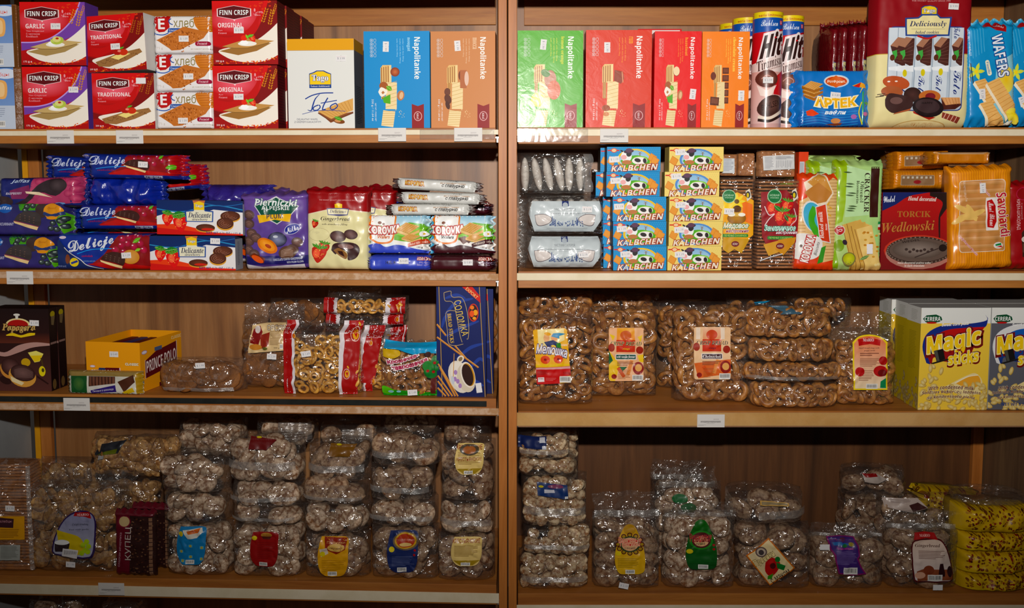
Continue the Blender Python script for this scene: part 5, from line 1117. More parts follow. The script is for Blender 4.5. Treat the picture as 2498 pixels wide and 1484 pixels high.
for i in range(6):
    mb = MB(); mb.grid(lambda u, v: (.0105 * math.sin(math.pi * v) * math.cos(2 * math.pi * u) + .006 * v * (1 if 0 < i < 4 else .2), .02 * math.sin(math.pi * v) * math.sin(2 * math.pi * u), .042 * math.cos(math.pi * v)), 16, 12, (.8, .8, .8))
    link('marshmallow', mb.mesh('marshmallow', 'marshmallow'), r, loc=(w * (-.40 + i * .148), -.022, h * .47), rot=(0, -.15 if 0 < i < 4 else 0, 0))
mb = MB(); mb.grid(lambda u, v: fn(.86 + .12 * u, .05 + .9 * v, .002 + .004 * math.sin(v * 9)), 8, 20, (.8, .8, .8)); link('wrapper_end', mb.mesh('wrapper_end', 'film_milky'), r)
mq = None
for i, (y0, y1) in ((1, (905, 1215)), (0, (545, 880))):
    mq = bag('marshmallow_packet', f'{("upper", "lower")[i]} marshmallow packet hidden behind the front ones by the centre post', 'packet', '23', (118, y0, 520, y1), .19, .12, None, 'h', 90 + i, on='R2' if i else None, zon=mq, n=3, mat='film_milky', group='marshmallow packets behind')
# cow biscuits
def kalb(A, x0, y0, bg, dot, rim):
    A.R(x0, y0, x0 + 525, y0 + 250, bg); r = random.Random(5)
    for i in range(26):
        for j in range(12): A.R(x0 + 6 + i * 20 + 10 * (j % 2), y0 + 6 + j * 21, x0 + 9 + i * 20 + 10 * (j % 2), y0 + 9 + j * 21, dot)
    A.E(x0 + 270, y0 + 130, 172, 112, rim); A.E(x0 + 270, y0 + 130, 150, 96, '8cb8d8>c8dce8'); A.P(smooth([(x0 + 130, y0 + 140), (x0 + 200, y0 + 100), (x0 + 300, y0 + 85), (x0 + 400, y0 + 115), (x0 + 420, y0 + 150), (x0 + 380, y0 + 200), (x0 + 200, y0 + 215), (x0 + 130, y0 + 140)], 4)[:-1], '58a838'); A.E(x0 + 330, y0 + 115, 70, 22, '8cc858')
    A.L([(x0 + 322, y0 + 88), (x0 + 322, y0 + 60)], 9, '8a6a50'); A.L([(x0 + 305, y0 + 45), (x0 + 340, y0 + 70)], 3, '8a6a50'); A.L([(x0 + 340, y0 + 45), (x0 + 305, y0 + 70)], 3, '8a6a50')
    for x, y in ((430, 100), (455, 130), (30, 130)): A.P([(x0 + x, y0 + y - 40), (x0 + x + 60, y0 + y), (x0 + x + 30, y0 + y + 65), (x0 + x - 30, y0 + y + 25)], 'c87c34'); A.P([(x0 + x, y0 + y - 34), (x0 + x + 53, y0 + y + 1), (x0 + x + 28, y0 + y + 57), (x0 + x - 24, y0 + y + 22)], 'e09a50')
    A.E(x0 + 320, y0 + 140, 75, 38, 'f0ece8'); A.E(x0 + 300, y0 + 135, 32, 20, '2c2424', 15); A.E(x0 + 370, y0 + 140, 18, 26, '2c2424', -10)
    A.E(x0 + 190, y0 + 95, 52, 58, 'f0f0f0'); A.E(x0 + 215, y0 + 70, 26, 30, '2c2828', 20); A.E(x0 + 165, y0 + 105, 28, 24, 'e8b0b0'); A.E(x0 + 212, y0 + 45, 50, 20, '3c2c3c', -8); A.E(x0 + 215, y0 + 36, 34, 22, '5c3c54'); A.E(x0 + 145, y0 + 42, 16, 8, '2c2828', 30)
    A.E(x0 + 195, y0 + 155, 50, 22, 'b8784c')
    A.R(x0 + 5, y0 + 30, x0 + 120, y0 + 42, 'c8302c'); A.E(x0 + 68, y0 + 36, 30, 22, 'd8502c'); A.E(x0 + 68, y0 + 36, 22, 16, 'e8c8a0')
    A.T('KÄLBCHEN', x0 + 270, y0 + 205, 458, 68, 'f0e6d8', 'sb /.25', ol='a04428', ow=.085, rot=-3)
KAL = []
for bg, dot, rim, sd in (('1c8cc4', '8ccce8', 'e8c028', '181414'), ('ecd484', 'b89c54', '5c8cc8', 'd8c078')):
    A = Art(0, 0, 525, 250); kalb(A, 0, 0, bg, dot, rim); B = Art(0, 0, 100, 250); B.R(0, 0, 100, 250, sd); B.R(20, 20, 80, 230, '2c2420' if sd[0] == '1' else 'c8b070')
    KAL.append(carton('biscuit_box', '23', (1030, 1011, 1552, 1250) if not KAL else (1563, 1013, 2092, 1252), .012, .06, sd if sd[0] == '1' else bg, A, 'gloss', faces={'left': B, 'right': B}))
ORD = ('bottom', 'second', 'middle', 'fourth', 'top')
for i, (cx, yb, sx, sy) in enumerate(((1291, 1250, 1150, 1090), (1287, 997, 1115, 842), (1287, 745, 1088, 622), (1220, 492, 1052, 367), (1232, 243, 1040, 158))):
    o = put(KAL[0], 'biscuit_box', f'{ORD[i]} blue cow biscuit box in the stack of five', 'box', '23', cx, yb, .012, z=z2 + i * (KAL[0].h + .0005), st=(('23', sx, sy, '$ 1.19', -3),), rz=(0, 1, 0, 2, 0)[i], group='blue cow biscuit boxes')
    if i in (0, 1, 2, 3, 4): behind(KAL[0], o, 'biscuit_box', f'blue cow biscuit box behind the {ORD[i]} one of the blue front stack', 'box', dx=-.018 if i < 4 else -.010, dy=.064, group='blue cow biscuit boxes behind')
for i, (cx, yb, sx, sy) in enumerate(((1827, 1252, 1685, 1092), (1838, 1002, 1680, 850), (1846, 742, 1692, 605), (1808, 478, 1650, 325), (1845, 235, 1690, 87))):
    put(KAL[1], 'biscuit_box', f'{ORD[i]} yellow cow biscuit box in the stack of five', 'box', '23', cx, yb, .012, z=z2 + i * (KAL[1].h + .0005), st=(('23', sx, sy, '$ 1.19', -2),), rz=(0, 1, 0, -2, 1)[i], group='yellow cow biscuit boxes')
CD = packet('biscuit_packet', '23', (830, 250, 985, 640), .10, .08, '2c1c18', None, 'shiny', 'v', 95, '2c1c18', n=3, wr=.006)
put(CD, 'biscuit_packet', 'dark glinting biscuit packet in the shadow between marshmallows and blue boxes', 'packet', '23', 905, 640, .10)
# biscuits in clear film with printed band
def bisc_pack(lab, Z, rect, seed, A, st=(), d=.015, col='biscuit', n=26, y_lo=0., nm='biscuit_packet'):
    r = bag(nm, lab, 'packet', Z, rect, d, .07, None, 'e', seed, n=9, wr=.0015, big=.03, on=None, group=None, z=SHELF['R2'][0] + .001)
    M, fn, w, h, t = INFO[r.name]; mb = MB(); q = h * .97 / n; mb.box(-w * .45, -.028, 0, w * .45, .028, q * .62, (.6, .4, .2), .0016); me = mb.mesh('biscuit', col); R_ = random.Random(seed)
    for i in range(n): link('biscuit', me, r, loc=(R_.uniform(-.0015, .0015), R_.uniform(-.002, .001), .004 + i * q), rot=(0, R_.uniform(-.012, .012), R_.uniform(-.02, .02)))
    if A: label_on(r, Z, A, 'printed_band', off=.003)
    for s in st: stick(r, *s)
    return r
def band_common(A, cx, y0, w, bg):
    A.E(cx - w * .30, y0 + 70, 66, 66, 'b8d8b8'); A.E(cx - w * .30, y0 + 70, 60, 60, '14703c'); A.T('НОВАЯ', cx - w * .30, y0 + 60, 88, 20, 'c8e8c8', 'sb'); A.T('УПАКОВКА', cx - w * .30, y0 + 84, 80, 13, 'c8e8c8', 'sb'); A.P([(cx + w * .25, y0 + 20), (cx + w * .38, y0 - 5), (cx + w * .45, y0 + 80), (cx + w * .3, y0 + 120)], 'e0d8c8'); A.E(cx + w * .33, y0 + 55, 22, 34, '2c2c34'); A.E(cx + w * .32, y0 + 60, 12, 24, 'd8c040')
A = Art(2100, 440, 2420, 1090); A.P([(2110, 520), (2250, 480), (2410, 560), (2405, 900), (2330, 960), (2110, 960)], 'e8a824'); A.P([(2110, 560), (2200, 520), (2240, 640), (2110, 700)], 'f0cc20'); A.P([(2300, 560), (2400, 600), (2400, 800), (2300, 760)], 'e87820')
for i in range(8): leaf(A, 2240 + 45 * math.cos(i * .785), 570 + 40 * math.sin(i * .785), 90, 34, i * 45, 'f4d428')
A.E(2240, 570, 24, 22, '6a4c18'); A.E(2245, 645, 40, 36, '4a2c18'); 
for i in range(4): A.L([(2205, 628 + i * 14), (2285, 628 + i * 14)], 4, '8a5c2c')
A.E(2240, 735, 92, 60, 'b8842c*8a5c1c'); A.E(2240, 698, 85, 20, 'd8b060'); A.E(2190, 700, 35, 18, 'f4f0e0'); A.E(2290, 700, 35, 18, 'f4f0e0')
A.T('Медовое', 2232, 812, 245, 66, 'f4f0e0', 'sc /.3 +.03', ol='1c7c54', ow=.07); A.T('настроение', 2245, 865, 220, 32, '8c1c3c', '/.4 +.02', ol='f0e8e8', ow=.06); A.RR(2105, 890, 2355, 922, 12, '2c7c34'); A.T('ПЕЧЕНЬЕ САХАРНОЕ', 2230, 906, 220, 18, 'c8dc80', 'sb')
A.P([(2110, 920), (2370, 940), (2290, 1080), (2220, 1040), (2160, 1080), (2105, 1040)], 'c89838'); A.E(2228, 988, 38, 28, '6c1c24'); A.T('430г', 2228, 988, 54, 22, 'f0e0d0', 'bi'); band_common(A, 2255, 450, 300, 0)
bisc_pack('clear biscuit packet with yellow honey pot band, beside the yellow boxes', '23', (2065, 330, 2420, 1225), 101, A, (('23', 2165, 668, '$ 1.99', 2),))
A = Art(20, 450, 420, 1130); A.P([(60, 490), (300, 470), (415, 620), (405, 900), (380, 960), (150, 1060), (70, 900)], '8c1824'); 
for x, y, s in ((170, 640, 140), (300, 620, 120), (240, 720, 150), (330, 760, 110)): strawb(A, x, y, s, 10, 'c02420')
A.curve([(90, 620), (130, 700), (180, 690), (130, 740), (90, 800)], 8, 'e8d8d8'); A.curve([(360, 640), (380, 740), (330, 800), (375, 860)], 7, 'e0c8c8'); leaf(A, 210, 640, 90, 40, 40, '2c7c30'); leaf(A, 290, 730, 80, 30, 60, '1c5c28')
A.T('Земляничное', 230, 820, 290, 56, 'c8ece0', 'sc /.3 +.03', ol='1c7c64', ow=.06); A.T('настроение', 290, 868, 200, 30, 'f0e0e4', '/.4 +.02', ol='8c1c3c', ow=.06); A.RR(118, 896, 362, 928, 14, '2c7c34'); A.T('ПЕЧЕНЬЕ САХАРНОЕ', 240, 912, 215, 17, 'c8dc80', 'sb')
A.P([(82, 975), (230, 935), (240, 1040), (130, 1080)], 'd09a48'); A.P([(220, 930), (385, 905), (370, 960), (265, 1075), (190, 1020)], 'c88c3c'); A.E(236, 988, 38, 28, '6c1c24'); A.T('430г', 236, 988, 54, 22, 'f0e0d0', 'bi'); band_common(A, 270, 458, 290, 0); A.curve([(50, 1125), (150, 1090), (260, 1060)], 8, 'd8d8dc')
bisc_pack('clear biscuit packet with red strawberry band', '24', (5, 365, 425, 1225), 102, A, (), col='biscuit')
A = Art(50, 100, 400, 345); A.R(80, 148, 370, 282, 'd0d0d0', -3); lines(A, 95, 165, 180, 275, 9, '9a9aa0'); lines(A, 195, 160, 360, 190, 3, '707078'); vlines(A, 200, 195, 350, 265, 9, '8a8a90', 4)
def square_biscuits(lab, Z, rect, seed, lb, d, zz=None):
    r = bag('biscuit_packet', lab, 'packet', Z, rect, d, .055, None, 'e', seed, n=10, wr=.002, big=.03, group='small square biscuit packets', z=zz)
    M, fn, w, h, t = INFO[r.name]; mb = MB(); mb.box(-w * .46, -.004, -h * .46, w * .46, .004, h * .46, (.5, .3, .2), .002); me = mb.mesh('biscuit', 'biscuit')
    for i in range(4): link('biscuit', me, r, loc=(0, -.018 + i * .0115, h * .5))
    if lb: label_on(r, Z, lb, 'label', off=.003)
square_biscuits('square biscuits in clear film with white ingredient label, on the strawberry packet', '24', (45, 98, 395, 355), 103, A, .02)
A = Art(2095, 140, 2225, 300); A.R(2100, 148, 2222, 292, 'ccd0d4'); lines(A, 2108, 155, 2215, 280, 9, '8a8e98')
square_biscuits('square biscuit packet with white label, on the honey biscuit packet', '23', (2085, 100, 2260, 325), 104, A, .03)
square_biscuits('square red-brown biscuit packet without label, beside the labelled one', '23', (2262, 90, 2430, 325), 105, None, .035)
# baked milk biscuits
A = Art(390, 340, 760, 1235); A.R(390, 340, 760, 1235, 'd84c14')
A.P([(405, 600), (480, 560), (690, 380), (755, 420), (755, 1130), (640, 1160), (600, 1000), (405, 900)], 'dcb884')
for i in range(26): A.L([(660, 400 + i * 29), (755, 396 + i * 29)], 5, 'a87c4c')
for i in range(10): A.L([(405, 620 + i * 29), (470, 618 + i * 29)], 5, 'a87c4c')
A.P([(430, 430), (560, 345), (620, 350), (705, 520), (650, 620), (530, 640), (470, 560)], 'e8d8c0'); A.P([(460, 425), (560, 358), (610, 362), (690, 510), (640, 560)], 'c89050'); A.P([(440, 520), (560, 425), (690, 520), (640, 600), (530, 630)], 'b87c44')
A.E(530, 740, 95, 150, 'e0dcd8', -20); A.E(535, 745, 85, 140, '50a8c8', -20); A.P(smooth([(520, 640), (490, 720), (500, 820), (560, 920), (620, 980), (600, 880), (545, 780), (560, 680), (520, 640)], 4)[:-1], '48a030')
for i in range(7): leaf(A, 660 + (i % 2) * 26 - i * 2, 620 + i * 34, 44, 16, -50 + 90 * (i % 2), 'd8a040')
A.P([(545, 650), (640, 615), (705, 980), (600, 960)], 'e0dcd8'); A.P([(552, 656), (634, 625), (694, 970), (606, 952)], 'c8441c'); A.T('Baked milk', 606, 815, 250, 36, 'f4e8e0', 'bi', rot=-97); A.T('taste', 652, 830, 60, 18, 'f4e8e0', 'bi', rot=-97)
A.P(smooth([(395, 900), (480, 895), (600, 930), (630, 1000), (600, 1100), (500, 1140), (395, 1130)], 4), 'e8e4e0'); A.T('KOROVKA', 500, 1030, 260, 76, 'f4f0ec', 'sb +.03', rot=-78, ol='b82c1c', ow=.09); A.T('Biscuits', 578, 1030, 125, 28, '2c2428', '/.3', rot=-80); A.E(445, 990, 22, 34, 'f0f0f0'); A.E(440, 1010, 12, 14, '5c3c30'); A.P([(620, 1020), (660, 1000), (640, 1150), (590, 1170)], '3c8c30')
KM = packet('biscuit_packet', '24', (390, 340, 760, 1235), .01, .05, 'd84c14', A, 'wrap', 'v', 111, 'd84c14', edge=1.05, n=5, wr=.001, big=.04)
put(KM, 'biscuit_packet', 'slim orange baked milk biscuit packet left of the green crackers', 'packet', '24', 556, 1235, .01, on='R2', rot=1.8)
A = Art(0, 0, 100, 900); A.R(0, 0, 100, 900, 'd84c14'); A.R(10, 75, 60, 300, 'c0c4cc'); vlines(A, 16, 85, 54, 290, 5, '8a8e98')
KO = carton('biscuit_packet', '24', (385, 145, 472, 1215), .10, .05, 'd84c14', A, 'wrap')
put(KO, 'biscuit_packet', 'orange biscuit packet edge standing behind, beside the square biscuits', 'packet', '24', 428, 1215, .10, on='R2')
# crackers
A = Art(728, 190, 1165, 1218); A.R(728, 190, 1165, 1218, 'b4cc84|a8d088'); A.P([(728, 190), (830, 190), (860, 330), (800, 760), (728, 800)], '98b838'); A.P([(830, 250), (1040, 300), (1040, 700), (820, 720)], 'bcdca8')
A.R(1045, 262, 1122, 720, '34120c'); A.T('CRACKER', 1015, 495, 360, 48, '2c1c14', 'b', rot=90); A.T('Olivenöl', 970, 490, 190, 34, '3c4428', 'b', rot=90); A.T('Rosmarin', 932, 490, 210, 26, '3c4428', 'b', rot=90)
for y, x in ((310, 835), (415, 860), (440, 850), (500, 880), (520, 860), (620, 890), (640, 880), (660, 870)): leaf(A, x, y, 90, 14, 4, '284028')
vlines(A, 758, 280, 775, 640, 2, '5c7c28')
A.P([(800, 790), (950, 750), (1070, 800), (1165, 1218), (900, 1218)], 'd8b46c')
for k, (x, y) in enumerate(((800, 790), (840, 780), (880, 800), (915, 830))):
    A.P([(x, y), (x + 125, y - 40), (x + 250, 1218), (x + 110 + k * 10, 1218)], 'd0a860'); A.L([(x, y), (x + 115, 1218)], 5, '8a5c2c')
A.P([(930, 830), (1060, 790), (1165, 1180), (1165, 1218), (1030, 1218)], 'e4c480')
r = random.Random(8)
for i in range(26): A.E(r.uniform(960, 1140), r.uniform(850, 1200), 14, 10, r.choice(['c89448', 'b87c34', 'f0dca0']), n=7)
A.E(780, 840, 46, 46, 'd8e0d0'); A.E(780, 840, 41, 41, 'b02428'); A.T('10', 785, 830, 46, 36, 'f0e8e8', 'sb', rot=80); A.T('PACK', 762, 850, 40, 12, 'f0e8e8', 'sb', rot=80)
A.E(780, 980, 45, 55, '7c9c2c'); A.E(830, 950, 20, 26, '2c1c2c', -30); A.E(870, 1100, 62, 60, '7a7040'); A.E(870, 1098, 52, 50, 'ccd048*a8ac28'); leaf(A, 1010, 1090, 100, 30, -25, '6c8c50'); A.P([(745, 1000), (790, 1180), (728, 1180)], '88b03c')
for i, c in enumerate(('2c8c4c', 'e8e8e0', 'c03030')): A.R(1122, 760 + i * 25, 1145, 785 + i * 25, c)
CK = packet('cracker_packet', '24', (728, 190, 1165, 1218), .01, .06, 'a8c47c', A, 'wrap', 'v', 121, 'b4d090', edge=1.03, n=6, wr=.0015, big=.04)
o = put(CK, 'cracker_packet', 'tall light green cracker packet with olives and rosemary', 'packet', '24', 946, 1218, .01, on='R2', st=(('24', 1060, 1015, '', 88),))
behind(CK, o, 'cracker_packet', 'green cracker packet just behind the front one, set to the left', 'packet', dx=-.045, dy=.066, group='green cracker packets behind')
CT = packet('cracker_packet', '24', (530, 125, 1005, 215), .08, .08, '8ca460', None, 'shiny', 'h', 123, 'a8c480', n=2.6, wr=.006, big=.3, ruf=.006)
put(CT, 'cracker_packet', 'crumpled green cracker packet lying on top of the standing ones', 'packet', '24', 768, 232, .08)
KQ = behind(CK, o, 'cracker_packet', 'green cracker packet farthest back, seen by the orange biscuit packet', 'packet', dx=-.09, dy=.135, group='green cracker packets behind')
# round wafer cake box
A = Art(1163, 468, 1842, 1190); A.R(1163, 468, 1842, 1190, 'b02028>6c1018'); A.P(smooth([(1163, 640), (1300, 560), (1450, 490), (1600, 470), (1842, 500)], 5) + [(1842, 468), (1163, 468)], '24182c'); A.P([(1163, 468), (1600, 468), (1400, 500), (1290, 580), (1163, 640)], '14205c')
A.P(smooth([(1600, 500), (1720, 560), (1690, 700), (1700, 900)], 5) + [(1712, 920), (1705, 700), (1760, 620), (1842, 640), (1842, 480), (1600, 470)], '20100e'); A.T('Wedel', 1225, 530, 110, 60, 'e8ecf4', 'sc +.01', rot=-6); A.T('Hand decorated', 1530, 528, 265, 40, 'ece8e0', 'bi', rot=2)
A.T('TORCIK', 1460, 670, 310, 56, 'a8703c', 'b'); A.T('Wedlowski', 1410, 785, 490, 92, 'b87844', 'bi', rot=-3, ol='701418', ow=.02)
A.E(1520, 1010, 330, 145, 'e89878*b83c30'); A.E(1520, 1035, 315, 150, 'a87468'); A.E(1522, 1010, 310, 132, '3a2a24'); A.E(1522, 1005, 282, 112, '5c4c44'); A.E(1510, 1000, 240, 88, '8a7c74*54463e'); 
for i in range(44): a = i * .1428; A.E(1522 + 296 * math.cos(a), 1008 + 122 * math.sin(a), 9, 7, '7c6c60', n=6)
A.T('WEDEL', 1440, 920, 170, 20, '2c201c', 'sb', rot=-8)
for x in range(1400, 1660, 34): A.E(x, 1010 + 12 * math.sin(x), 16, 13, '3a2c28', n=8)
A.L([(1480, 1075), (1700, 990)], 10, '3a2c28'); A.E(1740, 985, 38, 34, '1c100e'); A.T('Hand decorated praline wafer', 1480, 1128, 310, 22, 'e8e0d8', 'sb'); A.T('in dark chocolate', 1482, 1152, 185, 20, 'e8e0d8', 'sb')
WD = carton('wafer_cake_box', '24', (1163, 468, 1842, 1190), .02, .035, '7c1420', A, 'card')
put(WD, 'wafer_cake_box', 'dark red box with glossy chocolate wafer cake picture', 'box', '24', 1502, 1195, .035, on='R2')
# savoiardi
def savo(A, x0, y0, s=1.):
    q = lambda x, y: (x0 + x * s, y0 + y * s)
    A.R(*q(0, 0), *q(560, 960), 'e8981c')
    for i in range(26): A.R(*q(i * 22, 0), *q(i * 22 + 9, 960), 'd48414')
    A.RR(*q(70, 135), *q(485, 795), 30 * s, 'e8d8c8'); A.RR(*q(76, 141), *q(479, 789), 28 * s, 'c88c58')
    for i in range(9): A.R(*q(78, 150 + i * 72), *q(477, 185 + i * 72), 'dca878>c08850')
    for k, (x, y, ro) in enumerate(((110, 400, 30), (150, 470, 5), (90, 480, -30), (180, 430, 60), (220, 440, -20))): A.E(*q(x, y), 90 * s, 26 * s, 'e8c078', ro)
    A.RR(*q(310, 300), *q(420, 600), 6, 'f0e8e4'); A.P([q(320, 330), q(360, 315), q(400, 380), q(405, 520), q(380, 580), q(325, 570)], 'b81c24'); A.T('Mont Blanc', *q(362, 450), 220 * s, 46 * s, 'f4e8e8', 'sc', rot=86)
    A.T('Savoiardi', *q(468, 460), 400 * s, 90 * s, 'b81c34', 'sb', rot=84, ol='f0e4e0', ow=.05); A.T('Ladyfingers Biscuit', *q(150, 730), 240 * s, 24 * s, 'b83040', 'sb', rot=50, ol='f0e4e0', ow=.06); A.T('Vanille Biscuits', *q(300, 220), 160 * s, 20 * s, 'b83040', 'sb', rot=55, ol='f0e4e0', ow=.06)
    A.T('PESO NETTO 200 g e 7 oz', *q(120, 230), 190 * s, 26 * s, 'f0e0d0', rot=84); A.E(*q(420, 740), 44 * s, 30 * s, 'f0ece8'); A.P([q(390, 730), q(450, 720), q(450, 740), q(395, 745)], '2c8c4c'); A.P([q(395, 755), q(450, 742), q(455, 760)], 'c02c30')
A = Art(0, 0, 560, 960); savo(A, 0, 0)
SV = packet('ladyfinger_packet', '24', (1815, 240, 2375, 1200), .012, .075, 'd88c1c', A, 'wrap', 'v', 131, 'e8a030', edge=1.04, n=6, wr=.0025, big=.06)
put(SV, 'ladyfinger_packet', 'upright orange ladyfinger packet with clear window, leaning left', 'packet', '24', 2110, 1205, .012, on='R2', rot=-2.8, st=(('24', 2105, 452, '$ 1.59', 88),))
A = Art(0, 0, 460, 240); A.R(0, 0, 460, 240, 'c88014'); 
for i in range(20): A.R(i * 23, 0, i * 23 + 9, 240, 'b87010')
A.RR(60, 70, 360, 190, 10, 'b8ac98'); A.RR(64, 74, 356, 186, 9, '8a6c50'); A.E(210, 150, 34, 22, '8c1c24')
for i in range(7): A.R(75 + i * 40, 85, 95 + i * 40, 110, 'c8c0b0')
SL_ = packet('ladyfinger_packet', '24', (1295, 280, 1755, 465), .14, .16, 'c07c18', A, 'wrap', 'h', 132, 'c8841c', n=5, wr=.002, edge=1.0, big=.05)
SL2 = packet('ladyfinger_packet', '24', (1680, 130, 2170, 245), .08, .16, 'c07c18', None, 'wrap', 'h', 133, 'c8841c', n=5, wr=.002, edge=1.0, big=.05)
z0 = at(*zp('24', 1525, 465), .14).z
A = Art(0, 0, 490, 115); A.R(0, 0, 490, 115, 'c88018')
for i in range(38): A.R(i * 13, 30, i * 13 + 5, 115, 'b06c10')
A.RR(30, 5, 480, 26, 8, 'c89c70'); A.L([(40, 16), (470, 14)], 4, 'e8d8c0')
SL2 = packet('ladyfinger_packet', '24', (1680, 130, 2170, 245), .06, .14, 'c07c18', A, 'wrap', 'h', 133, 'c8841c', n=5, wr=.002, edge=1.0, big=.05)
put(SL_, 'ladyfinger_packet', 'orange ladyfinger packet lying flat behind the wafer cake box', 'packet', '24', 1525, 465, .12, group='orange ladyfinger packets lying flat')
put(SL_, 'ladyfinger_packet', 'orange ladyfinger packet lying under the shelf, atop the one behind the cake box', 'packet', '24', 1560, 290, .14, rot=-2, group='orange ladyfinger packets lying flat')
put(SL2, 'ladyfinger_packet', 'orange ladyfinger packet lying on the upright ladyfinger packet', 'packet', '24', 1925, 245, .03, dz=.004, group='orange ladyfinger packets lying flat')
put(SL_, 'ladyfinger_packet', 'orange ladyfinger packet standing in shadow between cake box and upright ladyfinger packet', 'packet', '24', 1790, 900, .1, rot=90, dz=-.06, group='orange ladyfinger packets lying flat')
A = Art(2300, 370, 2700, 1205); A.R(2300, 370, 2700, 1205, '981024'); A.E(2450, 500, 70, 60, 'b03048'); A.E(2450, 500, 62, 52, '8c1020'); A.T('КРЕМ-ШОКОЛАД', 2405, 690, 280, 34, 'e8c8c8', 'sb', rot=88); A.T('с начинкой', 2440, 660, 150, 18, 'c89090', rot=88)
A.P([(2480, 560), (2600, 540), (2600, 760), (2490, 750)], 'ece0a8'); A.P([(2440, 860), (2500, 780), (2600, 800), (2600, 1150), (2450, 1080)], '3a2018'); A.E(2480, 920, 40, 30, 'd8ccc4'); A.P([(2450, 960), (2520, 950), (2530, 1060), (2450, 1040)], '5c3c30')
KR = packet('wafer_bag', '24', (2300, 370, 2700, 1205), .012, .06, '981024', A, 'wrap', 'v', 141, '981024', edge=1.0, n=5, wr=.002)
put(KR, 'wafer_bag', 'crimson cream chocolate bag cut off by the right picture edge', 'bag', '24', 2525, 1205, .03, on='R2', rot=-1.5)
# ================================================================= third shelf, left
z3 = SHELF['L3'][0] + .001
A = Art(-85, 265, 505, 1065); A.R(-85, 265, 505, 1065, '1c0c0c>3c1c18'); A.R(-85, 500, 505, 600, '2c1210>5c2c20')
A.P(smooth([(-85, 640), (60, 690), (200, 620), (350, 590), (505, 600)], 5) + smooth([(505, 640), (340, 640), (200, 690), (60, 730), (-85, 690)], 5), 'b89088'); A.P(smooth([(-85, 700), (60, 740), (220, 690), (340, 640), (505, 620)], 5) + [(505, 1065), (-85, 1065)], '2c1614>54302c')
A.E(205, 420, 118, 62, 'ecd8a0'); A.E(205, 420, 100, 48, 'a82820'); A.T('Papagena', 212, 458, 325, 84, 'c8a468', 'bi +.02', ol='24120a', ow=.06, arc=-6); A.P(smooth([(85, 520), (150, 500), (230, 522), (310, 500), (370, 500)], 4) + [(365, 520), (310, 530), (230, 545), (150, 528), (90, 528)], 'e8c838'); A.E(198, 345, 14, 22, 'e0dcd4'); A.E(198, 325, 32, 12, 'e0dcd4')
A.P([(290, 690), (370, 672), (440, 700), (400, 775), (350, 785)], 'ece080'); A.P([(310, 720), (430, 715), (400, 770), (350, 780)], 'e8c820'); A.E(265, 785, 45, 40, 'c8a020'); A.E(420, 870, 32, 50, 'e8d448'); A.E(428, 860, 14, 20, '4c4420'); A.L([(415, 740), (430, 820)], 14, '4c3a1c')
A.E(60, 960, 60, 40, '2c1412', 20); A.E(110, 850, 100, 95, 'd09050', 35); A.E(118, 832, 100, 85, '6c4844*321816', 35); A.E(225, 920, 135, 105, 'd8a058', 15); A.P([(110, 920), (240, 985), (215, 1010), (120, 970)], 'ecdcb0'); A.E(232, 888, 122, 80, '745450*301614', 12)
for i in range(8): A.curve([(150, 860 + i * 10), (240, 845 + i * 12), (330, 880 + i * 8)], 2, '8a6c68')
A.P([(370, 910), (480, 990), (470, 1000), (365, 930)], '2c1210')
B = Art(0, 0, 100, 800); B.R(0, 0, 100, 800, '180a0a'); B.E(50, 60, 30, 30, 'a89830'); B.P([(30, 80), (80, 80), (60, 170), (30, 160)], '6c5c40'); B.R(10, 330, 90, 350, '8c7068'); B.E(40, 740, 24, 50, '6c5434')
PG = carton('biscuit_box', '31', (-85, 265, 505, 1065), .02, .037, '180a0a', A, 'gloss', faces={'right': B})
o = put(PG, 'biscuit_box', 'dark brown chocolate biscuit box with chef badge at the left picture edge', 'box', '31', 210, 1065, .03, on='L3', st=(('31', 333, 390, '$ 1.99', 2),))
behind(PG, o, 'biscuit_box', 'matching dark brown biscuit box pressed behind the front one, side visible', 'box', dy=.038, dx=.002)
# open display carton, yellow
w_, h_, t_ = .150, .129, .205
mb = MB(); Y = hexc('e8a010'); k = .0012; inn = hexc('a07a50')
mb.box(-w_/2, -t_/2, 0, w_/2, t_/2, .002, Y, .0003)
for (x0, y0, x1, y1) in ((-w_/2, -t_/2, w_/2, -t_/2 + k), (-w_/2, t_/2 - k, w_/2, t_/2), (-w_/2, -t_/2 + k, -w_/2 + k, t_/2 - k), (w_/2 - k, -t_/2 + k, w_/2, t_/2 - k)):
    mb.box(x0, y0, .002, x1, y1, h_, Y, .0003)
mb.box(-w_/2 + .002, -t_/2 + .002, .002, w_/2 - .002, t_/2 - .002, h_ * .80, hexc('3c2420'), .004)
for i in range(5): mb.box(-w_/2 + .006 + i * .028, -t_/2 + .006, h_ * .8, -w_/2 + .03 + i * .028, t_/2 - .006, h_ * .86, hexc('2c2c60' if i % 2 else '5c1420'), .003)
A = Art(860, 550, 1447, 1060); A.R(860, 550, 1447, 1060, 'e8a010'); A.T('CLASSIC', 1358, 770, 145, 26, 'f4ead8', 'sb +.03', ol='9c7418', ow=.06); A.E(928, 802, 30, 12, '8c6cb0'); A.E(928, 802, 26, 9, 'e8e0e8'); A.P([(905, 850), (1075, 812), (1228, 810), (1228, 1000), (905, 960)], '5c0c18'); A.R(1220, 810, 1230, 1000, 'e8c8d0'); A.T('PRINCE POLO', 1060, 860, 290, 50, 'ecdcd8', 'sb'); A.R(995, 815, 1065, 838, '2c3860')
A.P([(1365, 860), (1447, 835), (1447, 990), (1365, 985)], '3c2418'); lines(A, 1365, 1000, 1430, 1045, 3, '5c3c20')
r = random.Random(6)
for i in range(26): A.E(r.uniform(1368, 1444), r.uniform(860, 985), 7, 5, r.choice(['6c4c30', '1c100c', '8c6848']), n=6)
